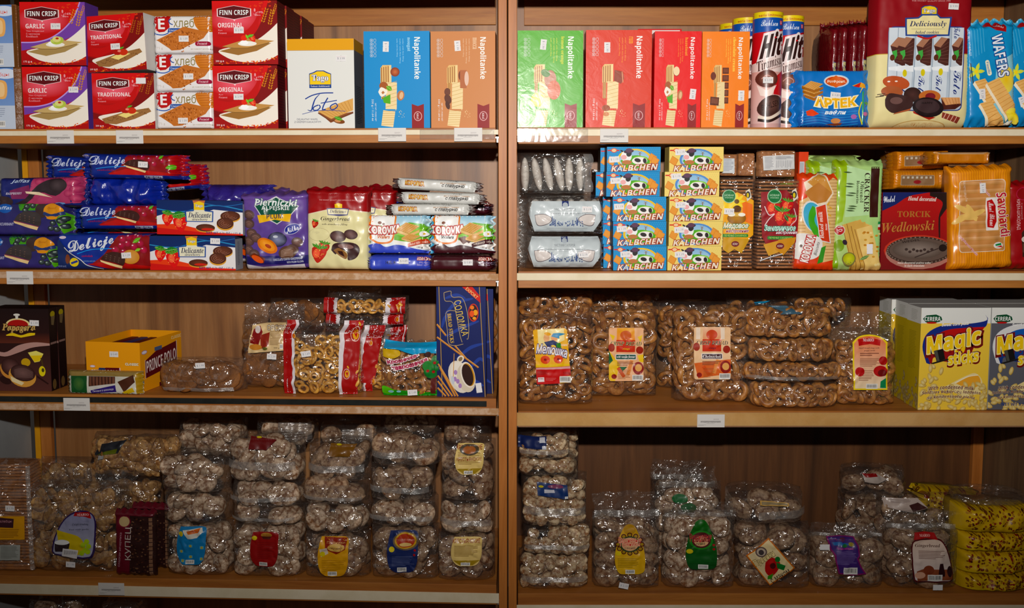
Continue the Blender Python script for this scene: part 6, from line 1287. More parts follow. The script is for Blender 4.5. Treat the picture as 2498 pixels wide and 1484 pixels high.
mb.art(A, lambda u, v, o: (w_ * (u - .5), -t_/2 - o, h_ * (1 - v)))
A = Art(0, 0, 800, 510); A.R(0, 0, 800, 510, 'e8a010'); A.P([(90, 200), (300, 130), (700, 90), (700, 330), (90, 380)], '5c0c18'); A.L([(700, 85), (700, 335)], 9, 'e8d8dc'); A.L([(90, 190), (90, 385)], 7, 'e8d8dc'); A.T('PRINCE POLO', 395, 245, 570, 120, 'ecdcd8', 'sb', slope=-.08); A.R(270, 90, 410, 130, '4c5c80'); A.E(80, 110, 50, 20, '8c6cb0'); A.E(80, 110, 44, 15, 'e8e0e8'); A.T('CLASSIC', 700, 45, 200, 34, 'f0dca8', 'sb'); A.P([(800, 300), (800, 510), (640, 510), (720, 380)], '4c3424'); A.R(340, 470, 800, 510, '5c1820')
mb.art(A, lambda u, v, o: (w_/2 + o, -t_/2 + t_ * u, h_ * (1 - v)))
g = Des(); g.me = mb.mesh('display_box', 'card'); g.w, g.h, g.t = w_, h_, t_; g.fn = lambda u, v, o=0: (w_ * (u - .5), -t_/2 - o, h_ * (1 - v))
put(g, 'display_box', 'open yellow display carton of wafer bars set at an angle', 'box', '31', 1150, 1060, .028, on='L3', rz=-7, st=(('31', 1104, 692, '$ 0.49'),), left=None)
# small wafer packet in front; its portrait picture is left as a plain green field
A = Art(650, 865, 1360, 1080); A.R(650, 865, 1360, 1080, 'd0ccc0'); A.R(650, 865, 1360, 908, '8c7444'); A.R(650, 905, 690, 1080, '7c7450'); A.R(708, 908, 850, 1070, '1c4c24'); A.E(775, 985, 52, 64, '4c7038*28582c'); A.R(868, 910, 1118, 1008, '3c2018')
for i in range(8): A.R(876 + i * 31, 914, 896 + i * 31, 1000, '6c4434')
A.P([(868, 1008), (1118, 975), (1118, 1080), (868, 1080)], 'd0ccc4'); A.P([(885, 1045), (1118, 990), (1130, 1055), (890, 1075)], '2c1c6c'); A.T('Печенье в шоколаде', 1005, 1042, 200, 24, 'd8d0e0', 'bi', rot=-8); A.P([(1140, 960), (1290, 890), (1300, 960), (1200, 1060)], '4c2a1c'); A.P([(1180, 1060), (1280, 1010), (1300, 1050), (1220, 1080)], 'd0b040'); A.P([(1300, 880), (1360, 870), (1355, 1070), (1310, 1070)], 'a88434')
SW = packet('wafer_packet', '31', (650, 865, 1360, 1080), .006, .035, 'a8a08c', A, 'wrap', 'h', 201, '8c7440', n=7, edge=1.0, wr=.0015)
put(SW, 'wafer_packet', 'small chocolate wafer packet with green picture field before the yellow display carton', 'packet', '31', 1005, 1078, .002, on='L3', rot=.5)
# brown biscuits in clear bags
bag('biscuit_bag', 'clear bag of brown oat biscuits lying flat beside the display carton', 'bag', '31', (1485, 770, 2310, 1085), .012, .14, 'oat', 'e', 205, on='L3', layers=1.6, seals=((.1, .9, .80, .93, 0),), wr=.005, n=2.6, st=(('31', 1935, 803, '$ 1.99', -4),))
A = Art(130, 355, 525, 635); A.P([(170, 380), (290, 362), (525, 358), (470, 600), (130, 632), (135, 560)], 'd8bc90'); A.P([(175, 420), (235, 385), (260, 440), (225, 560), (145, 540)], '7c1818'); A.E(215, 420, 26, 34, 'd8ccc8'); A.T('ОВСЯНОЕ', 420, 402, 240, 46, 'f0e8d8', 'sb', ol='6c4c30', ow=.07); A.T('печенье', 430, 383, 120, 16, '4c2c20', 'sb'); A.P([(240, 470), (330, 440), (320, 560), (250, 590)], '8c2c1c'); lines(A, 330, 430, 460, 560, 10, '8c6c4c'); A.E(200, 575, 60, 26, 'c08040'); A.E(290, 585, 24, 14, '5c5c28'); barcode(A, 425, 545, 450, 590); A.T('500 g', 395, 580, 50, 18, '3c2c20')
bag('biscuit_bag', 'upright clear bag of dark round biscuits with beige oat label', 'bag', '32', (50, 195, 600, 1005), .07, .12, 'oat', 's', 206, on='L3', top=.72, layers=2, labs=(A,), st=(('32', 352, 655, '$ 2.39', 4),), edge=.72, n=3, wr=.006, big=.25)
bag('biscuit_bag', 'dark clear biscuit bag crumpled on top behind the oat label bag', 'bag', '32', (280, 160, 800, 420), .16, .12, 'oat', 'e', 207, z=None, layers=1.5, n=2.4, wr=.007)
# small rings with red and white printed film
def sush_bag(lab, Z, rect, d, t, kind, seed, **kw):
    r = bag('bread_ring_bag', lab, 'bag', Z, rect, d, t, 'ring_small', kind, seed, group='red and white small bread ring bags', wr=.004, **kw)
    return r
def edge_strip(Z, x0, x1, y0, y1, n, flip, logo=None, lean=0):
    """red printed edge with torn white border"""
    A = Art(min(x0, x1) - 60, y0, max(x0, x1) + 70, y1); R_ = random.Random(n); W_ = x1 - x0; ys = [y0 + (y1 - y0) * i / 16 for i in range(17)]; s = (lambda y: lean * (y - y0))
    jag = [(x1 if flip > 0 else x0) + R_.uniform(-7, 7) + s(y) for y in ys]; wj = [j + flip * (W_ * .32 + R_.uniform(-4, 4)) for j in jag]
    o = x0 if flip > 0 else x1
    A.P([(o + s(y0), y0)] + list(zip(wj, ys)) + [(o + s(y1), y1)], 'e0d8dc'); A.P([(o + s(y0), y0)] + list(zip(jag, ys)) + [(o + s(y1), y1)], 'a01420')
    for (x, y, k) in logo or []: A.E(x, y, 34 * k, 52 * k, 'e8d0c0'); A.E(x, y, 30 * k, 47 * k, 'a01420'); A.E(x + 4, y, 22 * k, 36 * k, 'e0a420'); A.P([(x - 8 * k, y - 14 * k), (x + 18 * k, y - 18 * k), (x + 8 * k, y + 24 * k)], 'b8281c'); A.L([(x + 20 * k, y - 55 * k), (x + 8 * k, y - 80 * k)], 12 * k, 'e0b030')
    return A
r = sush_bag('bag of small bread rings with red and white printed edges, front one with sticker', '32', (430, 355, 1140, 1030), .012, .10, 's', 211, on='L3', top=.80, layers=2.4, edge=.90, n=4, big=.12, st=(('32', 658, 632, '$ 1.69', -8),), dens=1.2)
label_on(r, '32', edge_strip('32', 440, 520, 352, 1025, 1, 1, [(538, 478, .5)]), 'printed_edge', off=.002); label_on(r, '32', edge_strip('32', 1000, 1138, 358, 1028, 2, -1, [(1085, 470, 1.2), (1010, 820, .9)], lean=-.06), 'printed_edge', off=.002)
r = sush_bag('second small ring bag with red printed edge, half behind the front one', '32', (1040, 370, 1385, 1025), .055, .09, 's', 212, on='L3', top=.7, layers=1.5, edge=.8, n=3, big=.2)
label_on(r, '32', edge_strip('32', 1200, 1340, 400, 900, 3, -1, [(1230, 540, .5), (1250, 880, .5)], lean=-.16), 'printed_edge', off=.002); label_on(r, '32', edge_strip('32', 1180, 1240, 720, 1020, 5, -1, []), 'printed_edge', off=.002)
for k, (rc, d_, tx) in enumerate((((800, 285, 1510, 395), .11, 'lower'), ((780, 145, 1530, 292), .10, 'upper'))):
    r = sush_bag(f'{tx} small ring bag lying flat on the upright ring bags', '32', rc, d_, .16, 'e', 213 + k, layers=1.2, n=3, big=.15)
    label_on(r, '32', edge_strip('32', rc[2] - 130, rc[2] - 5, rc[1], rc[3], 7 + k, -1, [(rc[2] - 60, (rc[1] + rc[3]) / 2, .5)]), 'printed_edge', off=.002); label_on(r, '32', edge_strip('32', rc[0] + 5, rc[0] + 110, rc[1], rc[3], 9 + k, 1, []), 'printed_edge', off=.002)
r = sush_bag('small ring bag standing in shadow behind the lying ones, right end', '32', (1280, 390, 1535, 940), .15, .1, 's', 216, on='L3', layers=1.2, edge=.8)
label_on(r, '32', edge_strip('32', 1390, 1530, 400, 560, 12, -1, []), 'printed_edge', off=.002)
bag('biscuit_bag', 'dark clear bag squeezed under the shelf above the ring bags', 'bag', '32', (810, 55, 1290, 150), .13, .12, None, 'e', 217, layers=1.2, n=2.6, wr=.006)
# bag with printed meadow
r = bag('bread_ring_bag', 'small bag of ring biscuits with blue top, printed meadow and cherry tree', 'bag', '32', (1300, 520, 1840, 1030), .012, .08, 'ring_mid', 's', 221, on='L3', top=.84, layers=2, edge=.92, n=4, big=.12, wr=.004, st=(('32', 1605, 985, '$ 1.49', -4),))
A = Art(1305, 518, 1836, 1030)
A.P(smooth([(1340, 522), (1480, 545), (1650, 552), (1815, 545)], 4) + smooth([(1812, 640), (1700, 630), (1600, 640), (1480, 600), (1340, 585)], 4), '1c98c8'); A.P(smooth([(1335, 590), (1480, 605), (1490, 650), (1420, 680), (1340, 660)], 3), 'c8a428'); A.T('Крошечка-', 1520, 692, 290, 44, 'a8284c', 'sb +.05', rot=-14, ol='f0e0e0', ow=.12, arc=-12); A.T('хаврошечка', 1580, 745, 330, 44, 'a8284c', 'sb +.05', rot=-14, ol='f0e0e0', ow=.12, arc=-14)
A.P(smooth([(1325, 930), (1400, 950), (1500, 965), (1640, 975), (1740, 985), (1836, 960)], 4) + [(1836, 1030), (1340, 1030)], '2c8c2c'); A.P(smooth([(1325, 935), (1350, 925), (1440, 960), (1400, 1000), (1330, 990)], 3), '5cb82c')
A.L([(1790, 820), (1785, 1000)], 44, '5c2420'); A.E(1770, 790, 66, 70, '1c6c2c'); A.E(1805, 720, 40, 66, '1c6c2c'); A.E(1740, 745, 46, 46, '2c7c34'); A.E(1826, 760, 30, 60, '1c6c2c')
for x, y in ((1740, 790), (1800, 720), (1790, 800), (1826, 850)): A.E(x, y, 14, 13, 'a81c24')
A.E(1410, 975, 26, 12, '90c8d8'); A.E(1690, 985, 22, 12, 'd8d030'); A.E(1480, 975, 20, 10, '90c8d8'); A.E(1742, 640, 26, 22, '3c2424')
label_on(r, '32', A, 'printed_front', off=.0035)
# tall blue breadstick box
A = Art(1822, 52, 2262, 1040); A.R(1822, 52, 2262, 1040, '14205c>101a50')
for pts in (((1900, 300), (2000, 200), (2150, 160)), ((1900, 500), (2050, 420), (2200, 360)), ((2000, 700), (2120, 600), (2240, 560)), ((1870, 420), (1900, 330), (1960, 300)), ((2100, 800), (2200, 700), (2240, 720)), ((1900, 160), (2000, 130), (2080, 160)), ((2050, 980), (2150, 900), (2240, 940))): A.curve(pts, 30, '243c8c', True)
A.L([(1845, 52), (1870, 1040)], 6, 'b8924c'); A.L([(2205, 52), (2255, 1040)], 6, 'b8924c'); A.P([(2045, 52), (2140, 52), (2212, 140), (2215, 200)], 'c83424'); A.T('EXPORT', 2138, 112, 130, 30, 'f0d890', rot=42)
A.curve([(1890, 110), (1950, 95), (1955, 130), (1975, 150), (2050, 155), (2090, 250), (2110, 400), (2105, 510), (2090, 520)], 5, 'b8a070'); A.curve([(1890, 110), (1900, 180), (1960, 190), (1990, 260), (2030, 480), (2050, 550)], 5, 'b8a070'); A.curve([(1990, 270), (1930, 270), (1905, 310), (1920, 460), (1930, 560), (1990, 580), (2060, 565)], 5, 'b8a070')
A.T('СОЛОМКА', 2036, 335, 320, 62, 'e8c868', 'b', rot=77, arc=-10); A.T('BREAD STICKS', 1948, 425, 265, 34, 'e0b858', 'b', rot=84); A.E(2152, 285, 46, 80, 'c83c1c'); A.E(2152, 285, 38, 70, '2c1414'); A.E(2140, 240, 18, 18, 'e88020'); A.E(2170, 285, 20, 26, 'e8a030'); A.E(2138, 295, 20, 30, 'e05c1c'); A.E(2160, 335, 16, 14, 'e8a030')
for a, b in (((1825, 390), (1905, 490)), ((1825, 505), (2195, 775)), ((1985, 580), (2090, 700)), ((1835, 745), (2010, 1035)), ((1830, 850), (1960, 1035)), ((1830, 900), (1930, 1035)), ((1828, 960), (1900, 1035)), ((1850, 780), (1985, 1035))): A.L([a, b], 15, 'c07c3c'); A.L([(a[0] + 4, a[1] - 2), (b[0] + 4, b[1] - 2)], 4, 'e0b070')
A.E(2025, 860, 95, 150, 'e0d8cc', -18); A.E(2030, 850, 78, 128, 'ece4d8', -18); A.E(2085, 870, 82, 130, 'd8ccb8', -12); A.E(2100, 840, 62, 118, 'f0e8dc', -14); A.E(2105, 840, 54, 106, 'c89038', -14); A.E(2098, 842, 48, 100, '2c140c', -14)
for x, y in ((1990, 820), (2010, 900), (2030, 940), (1985, 880)): A.E(x, y, 16, 22, 'a884b8')
A.E(2035, 700, 28, 36, 'e8e0d0', 40); A.E(2035, 700, 16, 22, '8c7450', 40); A.E(1965, 890, 14, 38, 'c8ccd8', -8); A.L([(1978, 650), (1970, 860)], 6, 'c89454')
B = Art(0, 0, 60, 990); B.R(0, 0, 60, 990, '101a48')
BS = carton('breadstick_box', '32', (1822, 52, 2262, 1040), .02, .034, '141c4c', A, 'gloss')
o = put(BS, 'breadstick_box', 'tall blue breadstick box with coffee cup picture beside the centre post', 'box', '32', 2042, 1040, .015, on='L3', st=(('32', 2198, 942, '', 82),))
behind(BS, o, 'breadstick_box', 'blue breadstick box directly behind the front one, shifted right', 'box', dx=.016, dy=.036)
bag('biscuit_bag', 'clear bag glinting in the narrow gap between breadstick boxes and centre post', 'bag', '32', (2205, 75, 2318, 1000), .09, .08, 'oat', 'e', 230, on='L3', layers=1, n=3, wr=.006, left=True)
# ================================================================= third shelf, right: bread rings
def label_box(x0, y0, x1, y1, draw, rot=0):
    A = Art(x0 - 12, y0 - 12, x1 + 12, y1 + 12); draw(A, x0, y0, x1, y1); return A
def lab_mel(A, x0, y0, x1, y1):
    q = lambda x, y: (x + (700 - y) * .0 + (y - 700) * .06, y)
    A.P([q(x, y) for x, y in ((255, 470), (275, 460), (570, 445), (590, 462), (598, 960), (585, 978), (290, 998), (270, 985))], 'e8b020'); A.P([q(x, y) for x, y in ((300, 460), (560, 447), (560, 560), (380, 640), (300, 600))], 'f0dca0')
    A.E(375, 540, 30, 40, 'e8b080'); A.E(385, 500, 34, 16, 'e8a840', 10); A.E(450, 535, 34, 40, 'e8a878'); A.P([(420, 525), (440, 495), (500, 490), (565, 500), (500, 520), (500, 545)], '2c84b0'); A.P([(350, 580), (440, 560), (520, 600), (480, 640), (400, 650)], '2c3460'); A.P([(470, 590), (510, 585), (520, 640), (475, 640)], '3c8434'); A.E(380, 640, 26, 18, 'e8c040'); A.E(440, 625, 26, 18, 'e8c040')
    A.T('Мелюшка', 430, 655, 300, 92, 'f0eef4', 'sb +.02', ol='4c3c6c', ow=.07, arc=14, rot=8); A.T('сушка', 545, 610, 62, 22, 'f4f0f0', 'bi'); A.E(362, 752, 46, 40, 'd8501c'); A.E(362, 752, 14, 12, '8c1c10'); A.E(490, 745, 46, 40, 'd8501c'); A.E(490, 745, 14, 12, '8c1c10')
    A.P([(268, 800), (600, 790), (602, 815), (270, 832)], 'e8c020'); A.P([(271, 832), (605, 812), (612, 905), (500, 920), (505, 985), (290, 998), (280, 990)], 'c01c20'); A.P([(272, 835), (607, 815), (608, 838), (273, 852)], 'd8a0a0'); lines(A, 282, 860, 400, 905, 6, '7c1414'); A.T('500g', 572, 885, 70, 30, '7c1414', 'sb'); A.P([(290, 930), (352, 926), (354, 970), (292, 975)], 'f0e8e8'); A.T('inter', 322, 940, 50, 16, '8c1c24', 'sb'); lines(A, 365, 930, 490, 965, 3, 'e07070'); barcode(A, 503, 912, 614, 975)
def lab_crisp(A, x0, y0, x1, y1, k):
    A.RR(x0, y0, x1, y1, 22, 'ecc49c' if k else 'ecb890'); W_ = x1 - x0; cx = (x0 + x1) / 2 - 5
    if not k: A.P([(x0, y1 - 300), (x0 + 110, y1 - 160), (x0 + 60, y1), (x0 + 20, y1), (x0, y1 - 20)], 'e8c030'); A.P([(x0, y1 - 300), (x0 + 40, y1 - 200), (x0, y1 - 160)], '1c5c34'); A.P([(x0 + 90, y1 - 140), (x0 + 180, y1 - 140), (x0 + 130, y1 - 90)], '1c5c34'); A.P([(x1 - 60, y1 - 250), (x1, y1 - 260), (x1, y1 - 180), (x1 - 40, y1 - 190)], 'ecc828'); A.P([(x1 - 60, y0 + 90), (x1 - 10, y0 + 70), (x1 - 30, y0 + 140)], 'ecc828'); A.P([(x0 + 5, y0 + 60), (x0 + 60, y0 + 80), (x0 + 40, y0 + 130)], 'ecc828')
    else: A.R(x0 + 20, y0 + 5, x0 + 60, y0 + 120, 'f0dcc8'); A.R(x0 + 250, y0 + 5, x0 + 300, y0 + 120, 'f0dcc8'); A.P([(x0, y1 - 160), (x1, y1 - 200), (x1, y1 - 60), (x0 + 40, y1 - 10)], 'd86c40')
    A.P([(cx - 85, y0 + 3), (cx + 85, y0 + 3), (cx + 90, y0 + 150), (cx - 90, y0 + 150)], 'e8a818>e88830' if not k else 'ecc0a0>e09060'); A.R(cx - 92, y0 + 120, cx + 92, y0 + 240, 'c8401c'); A.E(cx, y0 + 75, 55, 48, 'c86018' if not k else 'c85038'); A.T('CRISP BREAD', (x0 + x1) / 2 + (-2 if not k else 0), y0 + 155, 305, 40, ('3c4c18', '2c1428')[k], 'bi', ol='f0d8b0', ow=.03); A.T('rings', cx + 5, y0 + 208, 70, 26, ('e8c820', '3c1838')[k], 'bi')
    A.R(cx - 100, y0 + 260, cx + 105, y0 + 315, 'f0ece8'); A.R(cx - 94, y0 + 266, cx + 99, y0 + 309, ('0c4c40', '3c1420')[k]); A.T(('with vanilla flavour', 'Chelnochok')[k], cx + 2, y0 + 288, 180, 30, 'f4f0f0', 'bi'); A.E(x0 + 25, y0 + 195, 32, 40, '9c3420'); A.E(x1 - 38, y0 + 220, 36, 38, '9c3020'); A.L([(x0 + 90, y1 - 130), (x0 + 150, y1 - 40)], 34, 'd05828'); A.L([(cx + 60, y0 + 320), (cx + 20, y1 - 60)], 34, 'e09058')
    lines(A, x0 + 80, y0 + 335, x1 - 90, y0 + 380, 3, '7c4430', 7); A.E(x1 - 52, y1 - 125, 54, 62, '8c2418'); A.E(x1 - 50, y1 - 130, 34, 36, 'e0a868'); A.E(x0 + 50, y1 - 45, 26, 24, '8c2418'); lines(A, x0 + 90, y1 - 110, x0 + 210, y1 - 10, 7, '8c5030', 4); barcode(A, x1 - 112, y1 - 62, x1 - 4, y1 - 4)
RB = 'clear bread ring bags'
bag('bread_ring_bag', 'bread ring bag with yellow and red sticker label, beside the centre post', 'bag', '33', (92, 340, 850, 1215), None, .13, 'ring_mid', 'e', 301, on='R3', layers=2.8, n=4.5, labs=(label_box(255, 445, 618, 998, lab_mel),), big=.1, dens=1.3)
bag('bread_ring_bag', 'bread ring bag lying on top behind the yellow and red labelled one', 'bag', '33', (88, 110, 850, 480), .17, .15, 'ring_mid', 'e', 302, layers=1.8, n=3, wr=.006)
bag('bread_ring_bag', 'big bread ring bag with yellow vanilla flavour label', 'bag', '33', (790, 255, 1480, 1135), None, .12, 'ring_big', 'e', 303, on='R3', layers=2.6, n=4.5, labs=(label_box(988, 442, 1328, 965, lambda *a: lab_crisp(*a, 0)),), dens=1.3)
bag('bread_ring_bag', 'bread ring bag in shadow above the vanilla flavour bag', 'bag', '33', (780, 110, 1510, 420), .27, .11, 'ring_big', 'e', 304, layers=1.6, n=3, wr=.006)
bag('bread_ring_bag', 'big bread ring bag with orange label in the shelf middle', 'bag', '33', (1640, 245, 2385, 1190), None, .13, 'ring_big', 'e', 305, on='R3', layers=2.6, n=4.5, labs=(label_box(1825, 435, 2183, 950, lambda *a: lab_crisp(*a, 1)),), dens=1.3)
bag('bread_ring_bag', 'bread ring bag standing behind, between the vanilla and orange labels', 'bag', '33', (1470, 190, 2250, 1045), .24, .12, 'ring_mid', 'e', 306, layers=1.8, n=4, on='R3')
T4 = (((135, 890, 920, 1100), .012, 'lowest'), ((60, 715, 965, 912), .02, 'second'), ((110, 495, 880, 735), .03, 'third'), ((85, 215, 865, 520), .03, 'topmost'))
prv = None
for k, (rc, d_, nm) in enumerate(T4):
    prv = bag('bread_ring_bag', f'{nm} bread ring bag of the flat stack left of the poppy label bag', 'bag', '34', rc, d_, .17, 'ring_mid', 'e', 310 + k, on='R3' if not k else None, zon=prv, zk=1., topn=5., top=.985, layers=1.9, n=3., seals=(((.05, .9, .62, .78, .04),) if k in (1,) else ()), group='bread ring bags lying in a stack', wr=.004, big=.16, dens=1.25)
A = Art(270, 200, 570, 285); A.P([(275, 208), (430, 205), (565, 270), (370, 278), (400, 255)], '3c5868')
label_on(bpy.data.objects['bread_ring_bag.0%02d' % 0] if False else [o for o in COL.objects if o.get('label', '').startswith('topmost bread ring')][0], '34', A)
bag('bread_ring_bag', 'small bread ring bag at the back on top of the stack', 'bag', '34', (500, 130, 1035, 320), .16, .14, 'ring_mid', 'e', 316, layers=1.5, n=3, wr=.005)
r = bag('bread_ring_bag', 'bread ring bag with small blue label peeking at the back, left of the stack top', 'bag', '34', (-60, 150, 470, 330), .2, .12, 'ring_mid', 'e', 317, layers=1.5, n=3, wr=.005)
A = Art(130, 155, 300, 200); A.P([(140, 170), (290, 160), (230, 180), (150, 196)], '2c8cb8'); label_on(r, '34', A)
bag('bread_ring_bag', 'bread ring bag behind the flat stack, left end showing', 'bag', '34', (-70, 300, 500, 1040), .2, .1, 'ring_mid', 'e', 318, layers=1.5, n=3.4, on='R3')
def arch(A, x0, y0, x1, y1, rim, body, sh=.12, k=6):
    W_, H_ = x1 - x0, y1 - y0
    def P(m): return smooth([(x0 + m, y0 + H_ * sh + m), (x0 + W_ * .2, y0 + H_ * .02 + m), (x0 + W_ * .5, y0 - H_ * .015 + m), (x0 + W_ * .8, y0 + H_ * .02 + m), (x1 - m, y0 + H_ * sh + m)], 4) + [(x1 - m, y1 - m), (x0 + m + W_ * .03, y1 - m)]
    A.P(P(0), rim); A.P(P(k), body)
def lab_poppy(A, x0, y0, x1, y1):
    arch(A, x0, y0, x1, y1, 'ecd020', 'e07850>ecd8b8', k=13); A.P([(1045, 495), (1150, 480), (1245, 500), (1240, 550), (1150, 535), (1050, 550)], 'b81c24'); A.T('MARIO', 1140, 500, 95, 26, 'ecdcdc', 'b'); A.T('Small bread rings with', 1140, 570, 185, 15, '3c2420', 'bi'); A.T('poppy seeds', 1145, 592, 100, 15, '3c2420', 'bi')
    lines(A, 1060, 612, 1240, 645, 2, '7c4838', 7); lines(A, 1060, 660, 1240, 735, 6, '8c5c48', 5); lines(A, 1050, 765, 1190, 860, 7, '8c5c48', 5); A.E(1265, 680, 38, 38, 'a81420'); A.E(1240, 770, 62, 48, 'b0181c'); A.E(1255, 785, 40, 30, '6c0c14'); A.E(1060, 775, 40, 40, 'b0181c'); barcode(A, 1115, 880, 1215, 925); A.P([(1240, 860), (1290, 830), (1292, 920), (1235, 915)], '1c8454')
r = bag('bread_ring_bag', 'bread ring bag with arched orange poppy label and yellow rim', 'bag', '34', (860, 420, 1405, 1085), None, .12, 'ring_mid', 'e', 320, on='R3', layers=2.3, n=3.6, top=.86, labs=(label_box(998, 462, 1303, 935, lab_poppy),), dens=1.25)
mb = MB(); M_, fn_, bw, bh, bt = INFO[r.name]; mb.grid(lambda u, v: ((u - .5) * bw * 1.02 + .006 * math.sin(v * 7), .004 * math.sin(u * 21 + v * 3) + .006 * math.sin(u * 7), bh - .035 + (1 - v) * .075), 30, 16, (.8, .8, .8)); link('bag_top', mb.mesh('bag_top', 'film'), r)
# corn puff cartons
def puffs(A, n, x0, y0, x1, y1, seed, c1='e8d8a0', c2='c8a860'):
    R_ = random.Random(seed); L_ = sorted([(R_.uniform(0, 1) ** .6, R_.random()) for _ in range(n)])
    for v, u in L_:
        x, y = x0 + (x1 - x0) * u, y0 + (y1 - y0) * v; a = R_.uniform(0, 180); l = R_.uniform(22, 40)
        A.E(x + 3, y + 4, l, 17, 'a88848', a); A.E(x, y, l, 17, c1 + '*' + c2, a)
def magic(A, bg, grey):
    A.R(0, 0, 610, 890, 'e4e4e0'); A.R(0, 135, 610, 890, bg); A.P([(15, 95), (45, 65), (130, 58), (175, 78), (185, 105), (160, 122), (100, 132), (40, 125)], '14482c'); A.T('CERERA', 100, 96, 140, 36, 'f0f0ec', 'sb'); A.E(92, 130, 46, 8, 'b82424')
    c1, c2, c3 = ('1c2c7c', 'b81c24', '8c1420') if not grey else ('e0e0e0', '1c5cb0', '1c2c6c')
    A.P(smooth([(60, 480), (20, 340), (60, 220), (200, 150), (400, 140), (570, 110), (560, 60)], 5) + smooth([(585, 90), (560, 170), (420, 190), (260, 210), (150, 260), (80, 330), (80, 420), (110, 500)], 5), c1)
    A.P(smooth([(100, 500), (60, 380), (90, 280), (220, 195), (420, 172), (560, 165)], 5) + smooth([(540, 195), (480, 330), (420, 420), (240, 470), (130, 430), (110, 480)], 5), c2 + '>' + c3); A.T('Sweet corn puffs', 300, 145, 240, 34, 'f0f0f0', '/.3 +.03', rot=-4)
    A.T('Magic', 300, 310, 500, 205, 'f0c818', 'sb /.2 +.03', rot=-11, ol='6c0c18', ow=.11); A.T('Magic', 294, 302, 496, 200, 'f4cc14', 'sb /.2 +.02', rot=-11, ol='f4ecc8', ow=.03)
    A.T('sticks', 385, 435, 280, 108, 'f0c818', 'sb /.2 +.03', rot=-8, ol='6c0c18', ow=.12); A.T('sticks', 380, 429, 278, 106, 'f4d04c', 'sb /.2 +.02', rot=-8, ol='f4ecc8', ow=.03)
    A.P([(120, 375), (200, 355), (225, 445), (150, 470)], '14100e'); A.P([(120, 375), (150, 365), (175, 460), (155, 468)], '4c4c44'); A.P([(100, 480), (250, 440), (255, 452), (110, 492)], '1c1814')
    A.P(smooth([(230, 690), (320, 640), (420, 590), (500, 570), (560, 640), (540, 740), (400, 780)], 4), 'ecd8a0'); A.P(smooth([(330, 660), (440, 600), (520, 590), (545, 660), (480, 700), (400, 690)], 4), 'e8a850'); A.curve([(320, 655), (430, 600), (520, 585)], 7, 'f8f0d8')
    puffs(A, 60, 0, 660, 610, 890, 5 + grey); puffs(A, 8, 20, 500, 220, 660, 9)
    for i, (s_, w2) in enumerate((('With condensed milk', 400), ('Saldžios kukurūzų lazdelės', 520), ('su kondensuotu pienu', 420))): A.T(s_, 290, 690 + i * 42, w2, 34, '5c1c28', 'si', arc=14, ol='f0e4c0', ow=.03)
A = Art(0, 0, 610, 890); magic(A, 'ecc860', 0)
B = Art(0, 0, 300, 890); B.R(0, 0, 300, 890, 'd0d0cc'); B.R(0, 140, 300, 890, 'b8a030'); lines(B, 90, 30, 230, 130, 8, 'a8a8a0', 4); lines(B, 60, 220, 220, 560, 26, '8c7c28', 4); puffs(B, 36, 0, 620, 300, 890, 3, 'b8a878', '8c7848')
C2 = Art(0, 0, 610, 300); C2.R(0, 0, 610, 300, 'b0b0ae')
MG = carton('corn_puff_box', '34', (1580, 212, 2185, 1102), .015, .082, 'd8c078', A, 'card', faces={'left': B, 'top': C2}, top='b0b0ae')
o = put(MG, 'corn_puff_box', 'yellow corn puff carton, front of its row', 'box', '34', 1870, 1102, .015, on='R3', group='corn puff cartons')
behind(MG, o, 'corn_puff_box', 'yellow corn puff carton second in the row, only left side visible', 'box', dy=.084, dx=.004, group='corn puff cartons')
behind(MG, o, 'corn_puff_box', 'yellow corn puff carton third in the row, farthest back', 'box', dy=.168, dx=-.006, group='corn puff cartons')
A = Art(0, 0, 610, 890); magic(A, '5c5c64', 1); A.T('NET WT 5.3 OZ', 250, 842, 260, 26, '2c3c7c', 'sb')
MG2 = carton('corn_puff_box', '34', (1580, 212, 2185, 1102), .015, .082, 'a8a8a8', A, 'card', faces={'top': C2}, top='b0b0ae')
o = behind(MG2, o, 'corn_puff_box', 'grey corn puff carton at the right picture edge', 'box', dy=.0, dx=MG.w + .002, group='corn puff cartons')
behind(MG2, o, 'corn_puff_box', 'grey corn puff carton standing behind the grey front one', 'box', dy=.084, dx=.003, group='corn puff cartons')
# ================================================================= lowest shelf, left
A = Art(-160, 775, 195, 1130); A.R(-160, 780, 190, 960, 'd89c20'); A.P([(0, 790), (110, 800), (105, 870), (0, 865)], '3c1c24'); A.T('хлебцы', 50, 820, 90, 24, 'c89098', 'sb'); lines(A, 5, 880, 175, 950, 6, '8c5c18', 4); A.R(-160, 1000, 158, 1115, 'a8aaa4'); lines(A, 10, 1010, 150, 1105, 11, '7c7e78', 4)
r = bag('crispbread_packet', 'brown crispbread packet in glinting clear film at the left picture edge', 'packet', '41', (-170, 368, 262, 1258), .02, .08, None, 'e', 401, on='L4', n=9, wr=.002, big=.03, st=(('41', 85, 718, '$ 1.79', 2),))
M, fn, w, h, t = INFO[r.name]; mb = MB(); mb.box(-w * .45, -.03, 0, w * .45, .03, .0065, (.5, .3, .2), .0015); me = mb.mesh('crispbread', 'biscuit')
for i in range(34): link('crispbread', me, r, loc=(0, random.Random(i).uniform(-.002, .002), .003 + i * h * .96 / 34), rot=(0, 0, .01 * (i % 3)))
label_on(r, '41', A)
mb = MB(); mb.grid(lambda u, v: fn(.93 + .06 * u, .04 + .94 * v, .001 + .0018 * math.sin(v * 110)), 6, 160, (.8, .8, .8)); link('seal_strip', mb.mesh('seal_strip', 'film_milky'), r)
